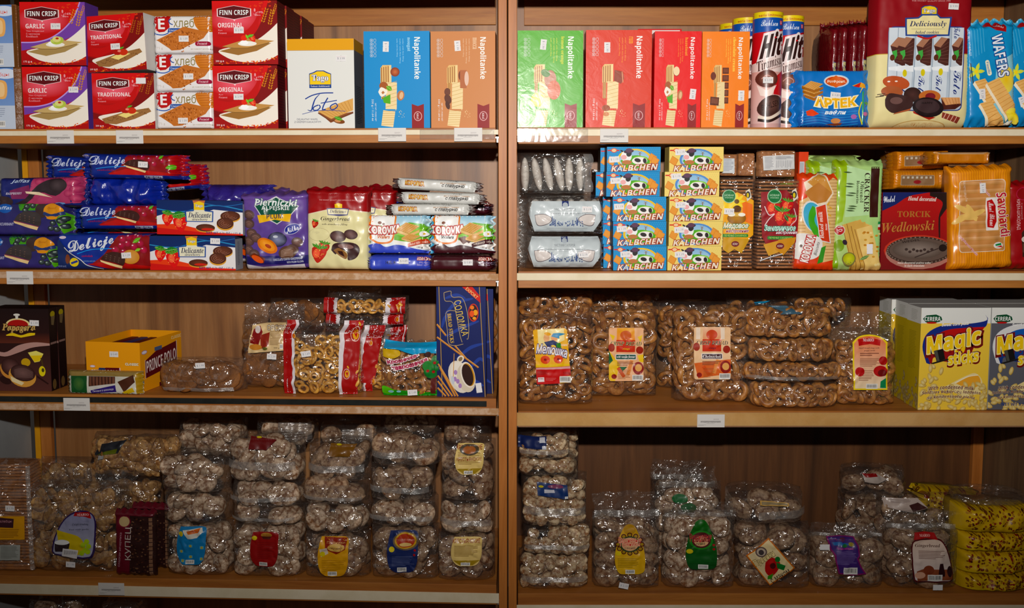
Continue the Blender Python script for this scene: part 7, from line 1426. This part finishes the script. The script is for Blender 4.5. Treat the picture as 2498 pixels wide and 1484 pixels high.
def lab_garlic(A, x0, y0, x1, y1):
    P = lambda m: smooth([(400 + m, 1045), (420 + m, 940), (480 + m, 820), (570 + m * .5, 745 + m), (680, 740 + m), (735 - m, 800), (735 - m, 900), (715 - m, 1080 - m), (640, 1105 - m), (480, 1085 - m), (405 + m, 1060)], 4)[:-1]
    A.P(P(0), '2c1c4c'); A.P(P(12), '8484a4>a8a8b8'); A.P([(570, 775), (580, 748), (690, 745), (705, 795), (640, 780)], '9c1424'); A.T('MARIO', 640, 765, 90, 18, 'e8c8c8', 'b'); A.T('Crispy croutons', 620, 840, 120, 24, '2c2c3c', 'bi', arc=4); A.T('Tost with garlic', 610, 880, 150, 14, '2c2c3c', 'bi')
    A.P(smooth([(440, 880), (540, 910), (620, 950), (660, 1050), (560, 1070), (450, 960)], 3), 'c8b040'); A.E(480, 990, 58, 34, 'c8c8cc'); A.P([(424, 980), (540, 985), (525, 1050), (430, 1048)], '2c2024'); A.E(480, 978, 56, 18, 'e0e0e0')
    for x, y in ((640, 1000), (665, 975), (680, 1010), (655, 1040), (630, 1060), (675, 1050)): A.E(x, y, 20, 20, 'a8c030')
    A.P([(488, 1022), (602, 1040), (590, 1105), (478, 1080)], 'd8d4d4')
    for i in range(12): A.P([(498 + i * 8, 1035 + i * 1.2), (501 + i * 8, 1036 + i * 1.2), (498 + i * 8, 1070), (495 + i * 8, 1070)], '4c484c')
bag('crouton_bag', 'clear bag of toasted bread rusks with lilac garlic label', 'bag', '41', (212, 560, 925, 1256), .012, .12, 'rusk', 'e', 402, on='L4', layers=2.6, n=3.6, labs=(label_box(400, 740, 740, 1105, lab_garlic),), st=(('41', 545, 1147, '$ 1.99', 4),), dens=1.2)
r = [o for o in COL.objects if o.get('category') and o.name.startswith('crouton_bag')][0]; M_, fn_, bw, bh, bt = INFO[r.name]
mb = MB(); mb.grid(lambda u, v: (.01 + (u - .5) * bw * .95 + .03 * (1 - v), .005 * math.sin(u * 19 + v * 3) + .008 * math.sin(u * 7), bh - .03 + (1 - v) * .06), 30, 16, (.8, .8, .8)); link('bag_top', mb.mesh('bag_top', 'film'), r)
A = Art(700, 205, 960, 365); A.P([(760, 240), (955, 205), (900, 300), (690, 330), (730, 270)], '24262c'); A.P([(800, 290), (900, 265), (880, 305), (720, 325)], '5c6424'); A.P([(735, 330), (790, 322), (785, 348), (730, 362)], 'a8a8a8')
bag('crouton_bag', 'rusk bag lying on the pile behind, dark label with green corner', 'bag', '41', (650, 190, 1345, 500), .14, .15, 'rusk', 'e', 403, layers=2, n=2.6, labs=(A,), wr=.005)
bag('crouton_bag', 'rusk bag behind the garlic label bag, upper left', 'bag', '41', (290, 365, 760, 1230), .16, .1, 'rusk', 'e', 404, on='L4', layers=1.6, n=3.4)
A = Art(255, 705, 330, 990); A.P([(262, 720), (325, 710), (320, 870), (258, 860)], '3c4470'); A.E(285, 920, 24, 55, '8c9c20'); label_on([o for o in COL.objects if o.get('label', '').startswith('rusk bag behind the garlic')][0], '41', A)
bag('crouton_bag', 'rusk bag standing behind, right of the garlic label bag', 'bag', '41', (840, 500, 1210, 1230), .15, .1, 'rusk', 'e', 405, on='L4', layers=1.6, n=3.4)
A = Art(885, 760, 1180, 1262); A.R(885, 760, 1180, 1262, '2c1614'); A.P([(885, 760), (1180, 760), (1180, 805), (1000, 800), (990, 1262), (885, 1262)], '5c0c20'); r_ = random.Random(4)
for i in range(150): A.E(r_.uniform(1000, 1165), r_.uniform(820, 1255), 7, 5, r_.choice(['4c2c20', '180c0a', '6c4c38', '3c2018']), n=6)
for i in range(14): A.R(1140, 815 + i * 31, 1165, 840 + i * 31, '7c5c48')
A.T('КУПЕЦ', 990, 1010, 250, 50, 'c8b8b0', 'sb', rot=-88, ol='3c1c20', ow=.05); A.T('сладкая вечеринка', 925, 1060, 260, 18, 'b89098', rot=-85); A.E(960, 845, 48, 46, '6c1c2c'); A.E(962, 845, 38, 38, 'b8a078')
WP = packet('wafer_packet', '41', (885, 760, 1180, 1262), .012, .04, '3c1014', A, 'wrap', 'v', 407, '4c0c1c', edge=1.02, n=6, wr=.0015)
o = put(WP, 'wafer_packet', 'narrow dark maroon wafer packet standing beside the first gingerbread column', 'packet', '41', 1035, 1262, .008, on='L4', rot=1)
behind(WP, o, 'wafer_packet', 'maroon wafer packet behind the narrow dark one, right edge glinting', 'packet', dx=.022, dy=.05, dz=0)
# gingerbread columns
def glab(A, x0, y0, x1, y1, k):
    W_, H_ = x1 - x0, y1 - y0; q = lambda u, v: (x0 + u * W_, y0 + v * H_); c = ('1c74a8', '8c1014', 'd8a040', '1c2858', 'dcc080')[k]
    A.P(smooth([q(.1, .0), q(.5, -.01), q(.97, .02), q(1, .3), q(.98, .7), q(.82, .97), q(.5, 1), q(.2, .97), q(.02, .75), q(0, .4), q(.1, .0)], 4)[:-1], c)
    if k == 0:
        for u, v in ((.1, .6), (.42, .45), (.42, .75), (.8, .5), (.8, .8), (.15, .85)): A.R(*q(u, v), *q(u + .14, v + .08), '4ca0c8'); A.E(*q(u + .07, v + .04), W_ * .05, W_ * .05, 'a8a058')
        A.P([q(.2, .08), q(.85, .02), q(.9, .12), q(.7, .28), q(.4, .3)], 'd8d4c8'); A.P([q(.35, .1), q(.8, .03), q(.75, .14), q(.42, .17)], 'c8682c'); A.T('Пряники', *q(.58, .1), W_ * .4, H_ * .05, '7c1c1c', 'sb')
    elif k == 1: A.E(*q(.58, .08), W_ * .2, H_ * .07, 'b07c40'); A.T('Пряники', *q(.58, .08), W_ * .3, H_ * .04, '3c1410', 'sb'); A.P([q(.4, .12), q(.75, .12), q(.7, .2), q(.45, .2)], '4c1c14'); lines(A, *q(.25, .3), *q(.9, .8), 10, '6c0c10', H_ * .012)
    elif k == 2: A.P([q(.2, 0), q(.97, .02), q(.9, .3), q(.6, .42), q(.25, .3)], '8c2c18'); A.E(*q(.6, .25), W_ * .28, H_ * .1, 'd8b068'); A.T('Пряники', *q(.6, .13), W_ * .6, H_ * .08, 'e8b880', 'sb'); A.T('лимонные', *q(.6, .26), W_ * .4, H_ * .04, '5c2c14', 'sb'); A.P([q(.05, .3), q(.3, .25), q(.35, .4), q(.1, .5)], 'd8c8b8'); lines(A, *q(.12, .58), *q(.92, .88), 7, '9c6c20', H_ * .012)
    elif k == 3: A.E(*q(.6, .23), W_ * .42, H_ * .22, '6c5c4c'); A.E(*q(.6, .22), W_ * .36, H_ * .19, 'c89c3c'); A.E(*q(.6, .22), W_ * .3, H_ * .16, 'a83c24'); A.T('Русский пряник', *q(.6, .2), W_ * .62, H_ * .08, 'e8a088', 'sb', ol='8c2418', ow=.06); A.E(*q(.6, .31), W_ * .2, H_ * .045, 'e0c080'); lines(A, *q(.15, .6), *q(.9, .85), 7, '5c6488', H_ * .01); A.E(*q(.9, .45), W_ * .04, W_ * .04, 'a81c24'); A.E(*q(.88, .56), W_ * .04, W_ * .04, 'a81c24')
    else: A.T('КРЕСТЬЯНСКИЕ', *q(.5, .12), W_ * .9, H_ * .14, '8c3424', 'sb +.02'); lines(A, *q(.1, .28), *q(.9, .68), 9, '8c6c3c', H_ * .018); A.P([q(.06, .8), q(.95, .8), q(.7, .98), q(.3, .98)], '9c8018')
    if k < 4: A.E(*q(.15, .17 if k < 2 else .42), W_ * .09, H_ * .065, 'd8c420')
    barcode(A, *q(.32, .87), *q(.62, .98))
COLS = (
 ('41', 0, (1430, 868, 1572, 1148), ((1238, 860, 1752, 1282, 'u'), (1195, 625, 1712, 880, ''), (1178, 352, 1700, 670, ''), (1315, 78, 1835, 350, 't')), 'teal'),
 ('42', 1, (220, 905, 437, 1165), ((58, 870, 612, 1292, 'u'), (42, 735, 608, 905, 's'), (30, 555, 600, 770, 's'), (15, 195, 600, 575, 's'), (225, 45, 700, 260, 't')), 'dark red'),
 ('42', 2, (738, 945, 970, 1245), ((610, 935, 1125, 1300, 'u'), (588, 715, 1115, 970, ''), (590, 560, 1105, 750, 's'), (628, 250, 1122, 585, 's'), (715, 100, 1195, 275, 't')), 'golden'),
 ('42', 3, (1268, 898, 1502, 1215), ((1120, 885, 1660, 1312, 'u'), (1108, 690, 1642, 905, 's'), (1105, 435, 1620, 715, 's'), (1118, 165, 1665, 455, 's'), (1200, 95, 1655, 190, 't')), 'navy blue'),
 ('42', 4, (1755, 948, 1988, 1160), ((1630, 940, 2090, 1312, 'u'), (1645, 690, 2090, 960, 's'), (1650, 240, 2092, 720, 'L'), (1670, 90, 2060, 255, 't')), 'cream'))
NM = ('bottom', 'second', 'third', 'fourth', 'fifth')
CO = ('first (leftmost)', 'second', 'third', 'fourth', 'fifth, by the centre post,')
for ci, (Z, k, lr, rows, cn) in enumerate(COLS):
    r = None
    for i, (x0, y0, x1, y1, fl) in enumerate(rows):
        lb = ()
        if fl == 'u': lb = (label_box(*((1350, 868, 1572, 1148) if ci == 0 else lr), lambda *a, k=k: glab(*a, k)),)
        if fl == 'L': lb = (label_box(1785, 235, 2002, 462, lambda *a: (glab(*a, 4), a[0].E(1893, 278, 75, 40, '4c4030'), a[0].E(1893, 280, 50, 26, '9c5c34'), a[0].T('КРЕСТЬЯНСКИЕ', 1893, 345, 190, 26, '8c3424', 'sb'))),)
        d_ = (.010, .012, .014, .03, .10)[i] if fl != 't' else .19
        tx = f'gingerbread bag with {cn} label, {NM[i]} and lowest of its column' if fl == 'u' else f'{NM[i] if fl != "t" else "topmost"} glazed gingerbread bag from below in the column over the {cn} label'
        tx = tx.replace('bottom and lowest of its column', 'bottom of its column').replace(', bottom', ', at the bottom')
        r = bag('gingerbread_bag', tx, 'bag', Z, (x0 + 8, y0, x1 - 8, y1), d_, .11 if fl == 'u' else .15, 'pryanik' if ci < 2 or i == 1 else 'pryanik_dark', 'e', 420 + ci * 10 + i, on='L4' if not i else None, zon=r if fl != 't' else None, zk=1., topn=None if fl == 'u' else 5.,top=.985, layers=1.9 if y1 - y0 > 200 else 1.2, n=3.4 if fl == 'u' else 2.9, labs=lb,
            seals=((.04, .92, .50, .68, .02),) if fl == 's' else ((.45, .95, .1, .75, .0),) if (fl == 't' and ci in (1, 2)) else (), group='gingerbread bags stacked in columns', wr=.0045, big=.14, dens=1.25, mat='film')
        if fl == 's' and i == 3 and ci in (1, 2):
            c = ('5c0c10', '6c4810')[ci - 1]; A = Art(x0 + 150, y0 - 25, x0 + 440, y0 + 95); A.P([(x0 + 200, y0 - 18), (x0 + 400, y0 + (10 if ci == 1 else -8)), (x0 + (330 if ci == 1 else 350), y0 + 80), (x0 + 190, y0 + 75)], c); A.E(x0 + 265, y0 - 8, 20, 8, 'b8a818'); label_on(r, Z, A)
# ================================================================= lowest shelf, right
SM = (((78, 1100, 625, 1376), 0, 1, 'bottom'), ((108, 885, 640, 1112), 0, 1, 'second'), ((98, 505, 612, 895), 1, 1, 'third'), ((70, 360, 530, 520), 0, 0, 'fourth'), ((70, 175, 480, 475), 1, 1, 'topmost'))
A1 = Art(210, 520, 470, 655); A1.P([(218, 528), (450, 545), (458, 645), (225, 625)], '142c5c'); A1.P([(275, 578), (350, 578), (355, 600), (275, 605)], 'b8b8c0'); A1.E(250, 560, 20, 9, 'b8a820'); A1.E(360, 555, 60, 14, '6c2c4c'); A1.R(430, 625, 455, 643, 'd0d0d0')
A2 = Art(72, 175, 300, 280); A2.P([(75, 182), (292, 180), (290, 268), (75, 265)], '14204c'); A2.R(238, 185, 280, 220, 'c0c0c8'); A2.R(258, 245, 290, 270, 'c0c0c8')
r = None
for i, (rc, lb, sl, nm) in enumerate(SM):
    r = bag('gingerbread_bag', f'{nm} small glazed gingerbread bag in the column right of the centre post', 'bag', '43', rc, .012 if i < 3 else .03, .14, 'pryanik_small', 'e', 500 + i, on='R4' if not i else None, zon=r, zk=1., topn=5., top=.985, layers=2.2, n=3.2, seals=((.06, .94, .56, .72, .01),) if sl else (), labs=((A1,) if i == 2 else (A2,) if i == 4 else ()), group='small gingerbread bags in a column', wr=.004, big=.14, dens=1.2)
bag('gingerbread_bag', 'small gingerbread bag column behind, its dark top under the shelf', 'bag', '43', (300, 110, 545, 700), .16, .1, 'pryanik_small', 'e', 508, layers=1.5, n=3)
def egg(A, x0, y0, x1, y1, rim, c, k=.0):
    W_, H_ = x1 - x0, y1 - y0; q = lambda u, v: (x0 + u * W_, y0 + v * H_)
    A.P(smooth([q(.33, .04), q(.5, 0), q(.68, .05), q(.85, .28), q(.98, .55), q(1, .8), q(.92, .97), q(.5, 1), q(.15, .98), q(.02, .8), q(.02, .55), q(.15, .25), q(.33, .04)], 5)[:-1], c); return q
def lab_y(A, x0, y0, x1, y1):
    q = egg(A, x0, y0, x1, y1, 0, 'c89c10>d8ac30'); A.E(*q(.5, .1), (x1 - x0) * .2, 40, 'b08408')
    for i in range(12): a = i * .5236; A.E(x0 + (x1 - x0) * .5 + 92 * math.cos(a), y0 + 145 + 68 * math.sin(a), 20, 18, '4c1814'); A.E(x0 + (x1 - x0) * .5 + 92 * math.cos(a), y0 + 145 + 68 * math.sin(a), 13, 11, 'a0802c')
    A.E(*q(.5, .39), 78, 60, '2c3c20'); A.E(*q(.5, .39), 64, 50, 'd8a880'); A.T('Вишневые', *q(.5, .30), 170, 42, 'c83c38', 'bi', ol='f0c8a8', ow=.04); A.T('Пряники', *q(.5, .39), 150, 40, 'c83c38', 'bi', ol='f0c8a8', ow=.04); A.T('с вишней', *q(.5, .46), 80, 16, '2c2c2c', 'sb'); A.E(*q(.12, .57), 24, 18, 'd8c020'); lines(A, *q(.1, .68), *q(.92, .88), 6, '8c7010', 4); barcode(A, *q(.35, .905), *q(.66, .99))
def lab_g(A, x0, y0, x1, y1):
    q = egg(A, x0, y0, x1, y1, 0, '0c5c18>14481c'); A.E(*q(.5, .40), 92, 72, '2c7c2c'); A.E(*q(.5, .40), 74, 60, '4c1c1c'); A.E(*q(.5, .42), 56, 40, 'd8a880'); A.T('Вишневые', *q(.48, .32), 170, 40, 'c84848', 'bi', ol='2c1414', ow=.04); A.T('Пряники', *q(.45, .40), 150, 40, 'c84848', 'bi', ol='2c1414', ow=.04); A.T('мятные', *q(.47, .47), 70, 18, '1c4c20', 'sb'); A.E(*q(.13, .63), 26, 18, 'c8b820'); lines(A, *q(.1, .70), *q(.92, .88), 6, '1c5c24', 4); A.E(*q(.9, .5), 11, 9, '9c1c24'); A.E(*q(.9, .58), 11, 9, '9c1c24'); barcode(A, *q(.40, .9), *q(.72, .985))
def lab_pop(A, x0, y0, x1, y1):
    P = lambda m: [(295, 945 + m * 1.3), (498 - m * 1.3, 1175), (310, 1318 - m * 1.3), (128 + m * 1.3, 1090)]
    A.P(P(0), 'c87028'); A.P(P(10), 'e8d0a0'); A.P(P(20), 'e0ccA0'.lower()); A.P([(150, 1085), (240, 1020), (290, 1100), (210, 1160)], 'dcc8a0'); A.E(238, 1052, 44, 40, '5c4c48'); A.E(238, 1052, 34, 30, 'b8a898'); A.E(238, 1055, 20, 20, '3c3434'); A.T('Пряники', 262, 1105, 170, 60, 'ecd8a0', 'sc +.02', rot=-33, ol='5c4418', ow=.05)
    A.P(smooth([(270, 1130), (320, 1090), (380, 1130), (360, 1200), (310, 1240), (270, 1200), (270, 1130)], 3), 'b0201c'); A.E(325, 1155, 22, 24, '4c0c14'); A.E(360, 1105, 20, 22, '1c6c2c'); A.P([(350, 1130), (420, 1150), (410, 1190), (360, 1175)], '1c6c2c'); A.P([(290, 1240), (330, 1215), (320, 1260), (290, 1265)], '3c8c2c'); A.T('с маком', 385, 1238, 160, 40, '2c1c1c', 'bi', rot=-33)
def lab_purp(A, x0, y0, x1, y1):
    A.P([(750, 950), (850, 938), (955, 945), (985, 1010), (990, 1080), (975, 1100), (1000, 1160), (1040, 1220), (930, 1230), (830, 1220), (805, 1120), (800, 1080), (770, 1040)], '7c1c5c'); A.P([(762, 955), (850, 945), (948, 952), (975, 1010), (980, 1075), (965, 1100), (990, 1165), (1022, 1212), (930, 1220), (838, 1212), (815, 1120), (812, 1075), (780, 1035)], '3c2468'); A.P([(790, 990), (850, 985), (950, 1005), (800, 1010)], '1c5c98'); A.E(870, 968, 20, 14, '5c2c3c'); A.E(930, 1000, 20, 14, '8c7c20'); A.E(880, 1010, 20, 12, '2c6c3c'); A.T('Mario', 800, 962, 50, 14, 'b8b0d0', 'sc'); A.T('Пряник имбирный', 880, 1030, 120, 20, 'c84c9c', 'bi'); lines(A, 815, 1050, 970, 1150, 10, '7c6ca0', 3); barcode(A, 865, 1168, 970, 1222)
def lab_cof(A, x0, y0, x1, y1):
    P = lambda m: smooth([(1405 + m, 1275 - m), (1388 + m, 1140), (1390 + m, 1000), (1430 + m, 960 + m), (1500, 955 + m), (1600 - m, 955 + m), (1650 - m, 1010), (1700 - m, 1150), (1712 - m, 1275 - m)], 4) + [(1690 - m, 1288 - m), (1425 + m, 1285 - m)]
    A.P(P(0), '4c0c14'); A.P(P(10), 'd8c0b0>d8ccc8'); A.P([(1405, 965), (1420, 915), (1495, 905), (1570, 915), (1590, 965), (1500, 950)], 'a0181c'); A.T('MARIO', 1493, 932, 80, 18, 'e8b8b0', 'b'); A.T('Gingerbread', 1510, 1008, 190, 30, '4c2c20', 'bi'); lines(A, 1440, 1045, 1650, 1110, 6, '7c5c54', 4); A.P([(1425, 1200), (1480, 1180), (1700, 1190), (1702, 1270), (1430, 1275)], '8c4c34'); A.E(1515, 1190, 40, 36, '7c3c28'); A.P([(1590, 1210), (1600, 1140), (1625, 1140), (1640, 1210), (1640, 1240), (1590, 1240)], '2c1014'); A.E(1680, 1205, 22, 40, '2c1418'); A.E(1450, 1230, 40, 26, 'd8a890'); barcode(A, 1507, 1225, 1620, 1275)
def header(r, dz=.05, sx=1.):
    M_, fn_, bw, bh, bt = INFO[r.name]; mb = MB(); s_ = (hash(r['label']) if False else len(r['label'])) * .7
    mb.grid(lambda u, v: ((u - .5) * bw * sx + .004 * math.sin(v * 6 + s_), -.01 + .006 * math.sin(u * 17 + v * 4 + s_) + .008 * math.sin(u * 6 + s_), bh * .92 + (1 - v) * dz), 30, 16, (.8, .8, .8)); link('bag_top', mb.mesh('bag_top', 'film'), r)
    mb = MB(); mb.grid(lambda u, v: ((u - .5) * bw * sx * .96, -.016 + .005 * math.sin(u * 17 + s_) + .0007 * math.sin(v * 30), bh * .92 + dz * (.35 - .25 * v)), 30, 24, (.8, .8, .8)); link('seal_strip', mb.mesh('seal_strip', 'film_crimp'), r)
r = bag('gingerbread_bag', 'upright gingerbread bag with yellow pear-shaped cherry label', 'bag', '43', (650, 800, 1170, 1376), .015, .11, 'pryanik_dark', 'e', 511, on='R4', layers=2, n=4, labs=(label_box(812, 850, 1043, 1222, lab_y),), st=(('43', 880, 1330, '$ 2.19', 12),), dens=1.2); header(r, .07)
r = bag('gingerbread_bag', 'upright gingerbread bag with dark green mint label', 'bag', '43', (1190, 790, 1745, 1376), .015, .11, 'pryanik', 'e', 512, on='R4', layers=2, n=4, labs=(label_box(1352, 810, 1590, 1185, lab_g),), dens=1.2); header(r, .04)
A = Art(1240, 600, 1450, 760); A.E(1310, 650, 60, 36, '14582c'); A.E(1375, 715, 60, 36, '14582c')
r = bag('gingerbread_bag', 'gingerbread bag with green label behind the dark green labelled one', 'bag', '43', (1110, 560, 1640, 1320), .14, .11, 'pryanik', 'e', 513, on='R4', layers=1.6, n=3.6, labs=(A,)); header(r, .06, .85)
r = bag('gingerbread_bag', 'gingerbread bag farthest back with loose clear top, over the green labels', 'bag', '43', (1095, 500, 1500, 1300), .26, .1, 'pryanik', 'e', 514, on='R4', layers=1.4, n=3.6); header(r, .06)
rp = r = bag('gingerbread_bag', 'gingerbread bag with tilted square poppy flower label', 'bag', '44', (70, 880, 640, 1386), .012, .12, 'pryanik_dark', 'e', 515, on='R4', layers=2, n=3.6, labs=(label_box(128, 945, 498, 1318, lab_pop),), dens=1.2)
A = Art(225, 655, 460, 715); A.P([(230, 660), (450, 682), (455, 708), (232, 698)], 'c8a060'); A.P([(240, 667), (440, 686), (444, 700), (242, 692)], '8c7c60')
bag('gingerbread_bag', 'gingerbread bag resting on the poppy label bag, small label strip on top', 'bag', '44', (10, 625, 600, 920), .03, .15, 'pryanik_dark', 'e', 516, layers=1.8, n=2.8, labs=(A,), seals=((.35, .98, .5, .75, -.05),), zon=rp, topn=5.)
r = bag('gingerbread_bag', 'low gingerbread bag with purple cut-out label', 'bag', '44', (648, 960, 1205, 1386), .012, .12, 'pryanik_dark', 'e', 517, on='R4', layers=2, n=3.4, labs=(label_box(750, 938, 1042, 1230, lab_purp),), st=(('44', 725, 1018, '', 0),), dens=1.2); header(r, .035)
r = bag('gingerbread_bag', 'round-shouldered gingerbread bag with arched brown and red label', 'bag', '44', (1225, 900, 1770, 1390), .012, .12, 'pryanik_dark', 'e', 518, on='R4', layers=2, n=3.6, labs=(label_box(1385, 905, 1715, 1288, lab_cof),), st=(('44', 1582, 1335, '', 0),), dens=1.2); header(r, .05)
A = Art(1170, 640, 1530, 760); A.P([(1180, 655), (1440, 648), (1515, 720), (1390, 755), (1195, 720)], 'b8a8a0'); A.P([(1370, 700), (1440, 680), (1510, 720), (1400, 750)], '3c1c1c'); lines(A, 1240, 660, 1400, 690, 4, '7c6c68', 3)
bag('gingerbread_bag', 'gingerbread bag behind the arched label bag, pale label on its top', 'bag', '44', (1150, 640, 1720, 1300), .155, .10, 'pryanik_dark', 'e', 519, on='R4', layers=1.8, n=3.2, labs=(A,))
bag('gingerbread_bag', 'gingerbread bag standing at the back left of the pale label', 'bag', '44', (850, 600, 1300, 1300), .28, .1, 'pryanik_dark', 'e', 520, on='R4', layers=1.5, n=3.2)
A = Art(1010, 450, 1210, 535); A.P([(1018, 460), (1120, 458), (1205, 500), (1130, 530), (1030, 520)], 'a89c94'); A.P([(1018, 460), (1120, 458), (1130, 478), (1040, 485)], '7c1414')
bag('gingerbread_bag', 'topmost gingerbread bag at the back, crumpled, red ribbon on label', 'bag', '44', (900, 440, 1385, 660), .18, .12, 'pryanik_dark', 'e', 521, layers=1.6, n=2.6, labs=(A,), wr=.006)
# yellow printed gingerbread packets
def yart(x0, y0, x1, y1, seed):
    A = Art(x0, y0, x1, y1); A.R(x0, y0, x1, y1, 'c8a414'); R_ = random.Random(seed)
    for i in range(150):
        x, y = R_.uniform(x0 + 40, x1), R_.uniform(y0, y1 - 26); A.E(x, y, R_.uniform(5, 15), R_.uniform(4, 10), R_.choice(['6c3c14', '8c5c14', '4c2410', 'a87c14', '7c1c14']), R_.uniform(0, 180), n=7)
    A.P(smooth([(x0, y1 - 22), (x0 + 120, y1 - 34), (x0 + 260, y1 - 20), (x1, y1 - 36)], 4) + [(x1, y1), (x0, y1)], 'd0b414'); return A
yz = 0
for i, (rc, nm) in enumerate((((1785, 1285, 2330, 1400), 'bottom'), ((1790, 1125, 2320, 1285), 'second'), ((1785, 990, 2320, 1125), 'third'), ((1775, 800, 2320, 990), 'fourth'))):
    yz = SHELF['R4'][0] + .001 if not i else yz + YP.h + .001
    YP = packet('gingerbread_packet', '44', rc, .012, .15, 'b09010', yart(*rc, 60 + i), 'wrap', 'e', 530 + i, 'b09010', n=3.2, wr=.004, big=.2)
    put(YP, 'gingerbread_packet', f'{nm} yellow printed gingerbread packet in the pile at the right edge', 'packet', '44', (rc[0] + rc[2]) / 2, rc[3], .012 + .004 * i, on='R4' if not i else None, z=yz if i else None, group='yellow printed gingerbread packets')
bag('gingerbread_bag', 'clear-topped gingerbread bag lying over the yellow packets', 'bag', '44', (1780, 650, 2330, 830), .04, .14, 'pryanik_dark', 'e', 540, z=yz + YP.h + .001, layers=1.8, n=2.6, wr=.004)
YP = packet('gingerbread_packet', '44', (1440, 590, 1890, 760), .2, .12, 'a08c10', yart(1440, 590, 1890, 760, 77), 'wrap', 'h', 541, 'b09c10', n=2.4, wr=.005, big=.3, ruf=.008)
put(YP, 'gingerbread_packet', 'yellow printed gingerbread packet at the back, in front of the corner batten', 'packet', '44', 1665, 780, .22, rot=4)
# ================================================================= shelf price cards and one row below
PCM = []
for k in range(2):
    A = Art(0, 0, 270, 130); mb = MB(); w_, h_ = .068, .0325; mb.box(-w_/2, -.001, 0, w_/2, 0, h_, hexc('dcd8d4'), .0004)
    vlines(A, 160, 42, 215, 56, 9, 'b0aaaa', 3); vlines(A, 34, 64, 232, 84, 46, '777272', 2.6); A.L([(90, 91), (170, 91)], 3, 'a8a4a4'); lines(A, 10, 103, 100, 118, 2, 'a8a4a4', 3)
    mb.art(A, lambda u, v, o: (w_ * (u - .5), -.001 - o, h_ * (1 - v))); PCM.append(mb.mesh('price_card', 'gloss'))
CARDS = (('11', 588, 1390, 'white price card on the top left shelf edge under the garlic boxes'), ('11', 1257, 1390, 'white price card on the top left shelf edge under the traditional boxes'), ('12', 1542, 1165, 'white price card under the blue nougat wafer box'),
    ('12', 2168, 1165, 'white price card under the light brown mocca box'), ('13', 1040, 1280, 'white price card under the dark orange rum box'), ('21', 196, 1363, 'white price card at the left end of the second shelf edge'),
    ('31', 745, 1238, 'white price card hanging on the black rail of the third shelf'), ('33', 1990, 1422, 'white price card on the yellow rail under the ring bags'), ('41', 853, 1385, 'white price card on the lowest left shelf edge'))
for i, (Z, x, y, lab) in enumerate(CARDS):
    px, py = zp(Z, x, y); M = frame(px, py, -.0105)
    o = link('price_card', PCM[i % 2], M=M); tag(o, lab, 'price card', 'shelf edge price cards')
for i, (x0, x1, y) in enumerate(((60, 190, 1470), (240, 330, 1478))):
    bag('gingerbread_bag', ('goods bag under the lowest left shelf, only its dark top in view', 'second goods bag under the lowest left shelf, right of the other')[i], 'bag', 'p', (x0, y, x1, 1640), .06, .12, 'pryanik_dark', 'e', 600 + i, layers=1.4, z=None)
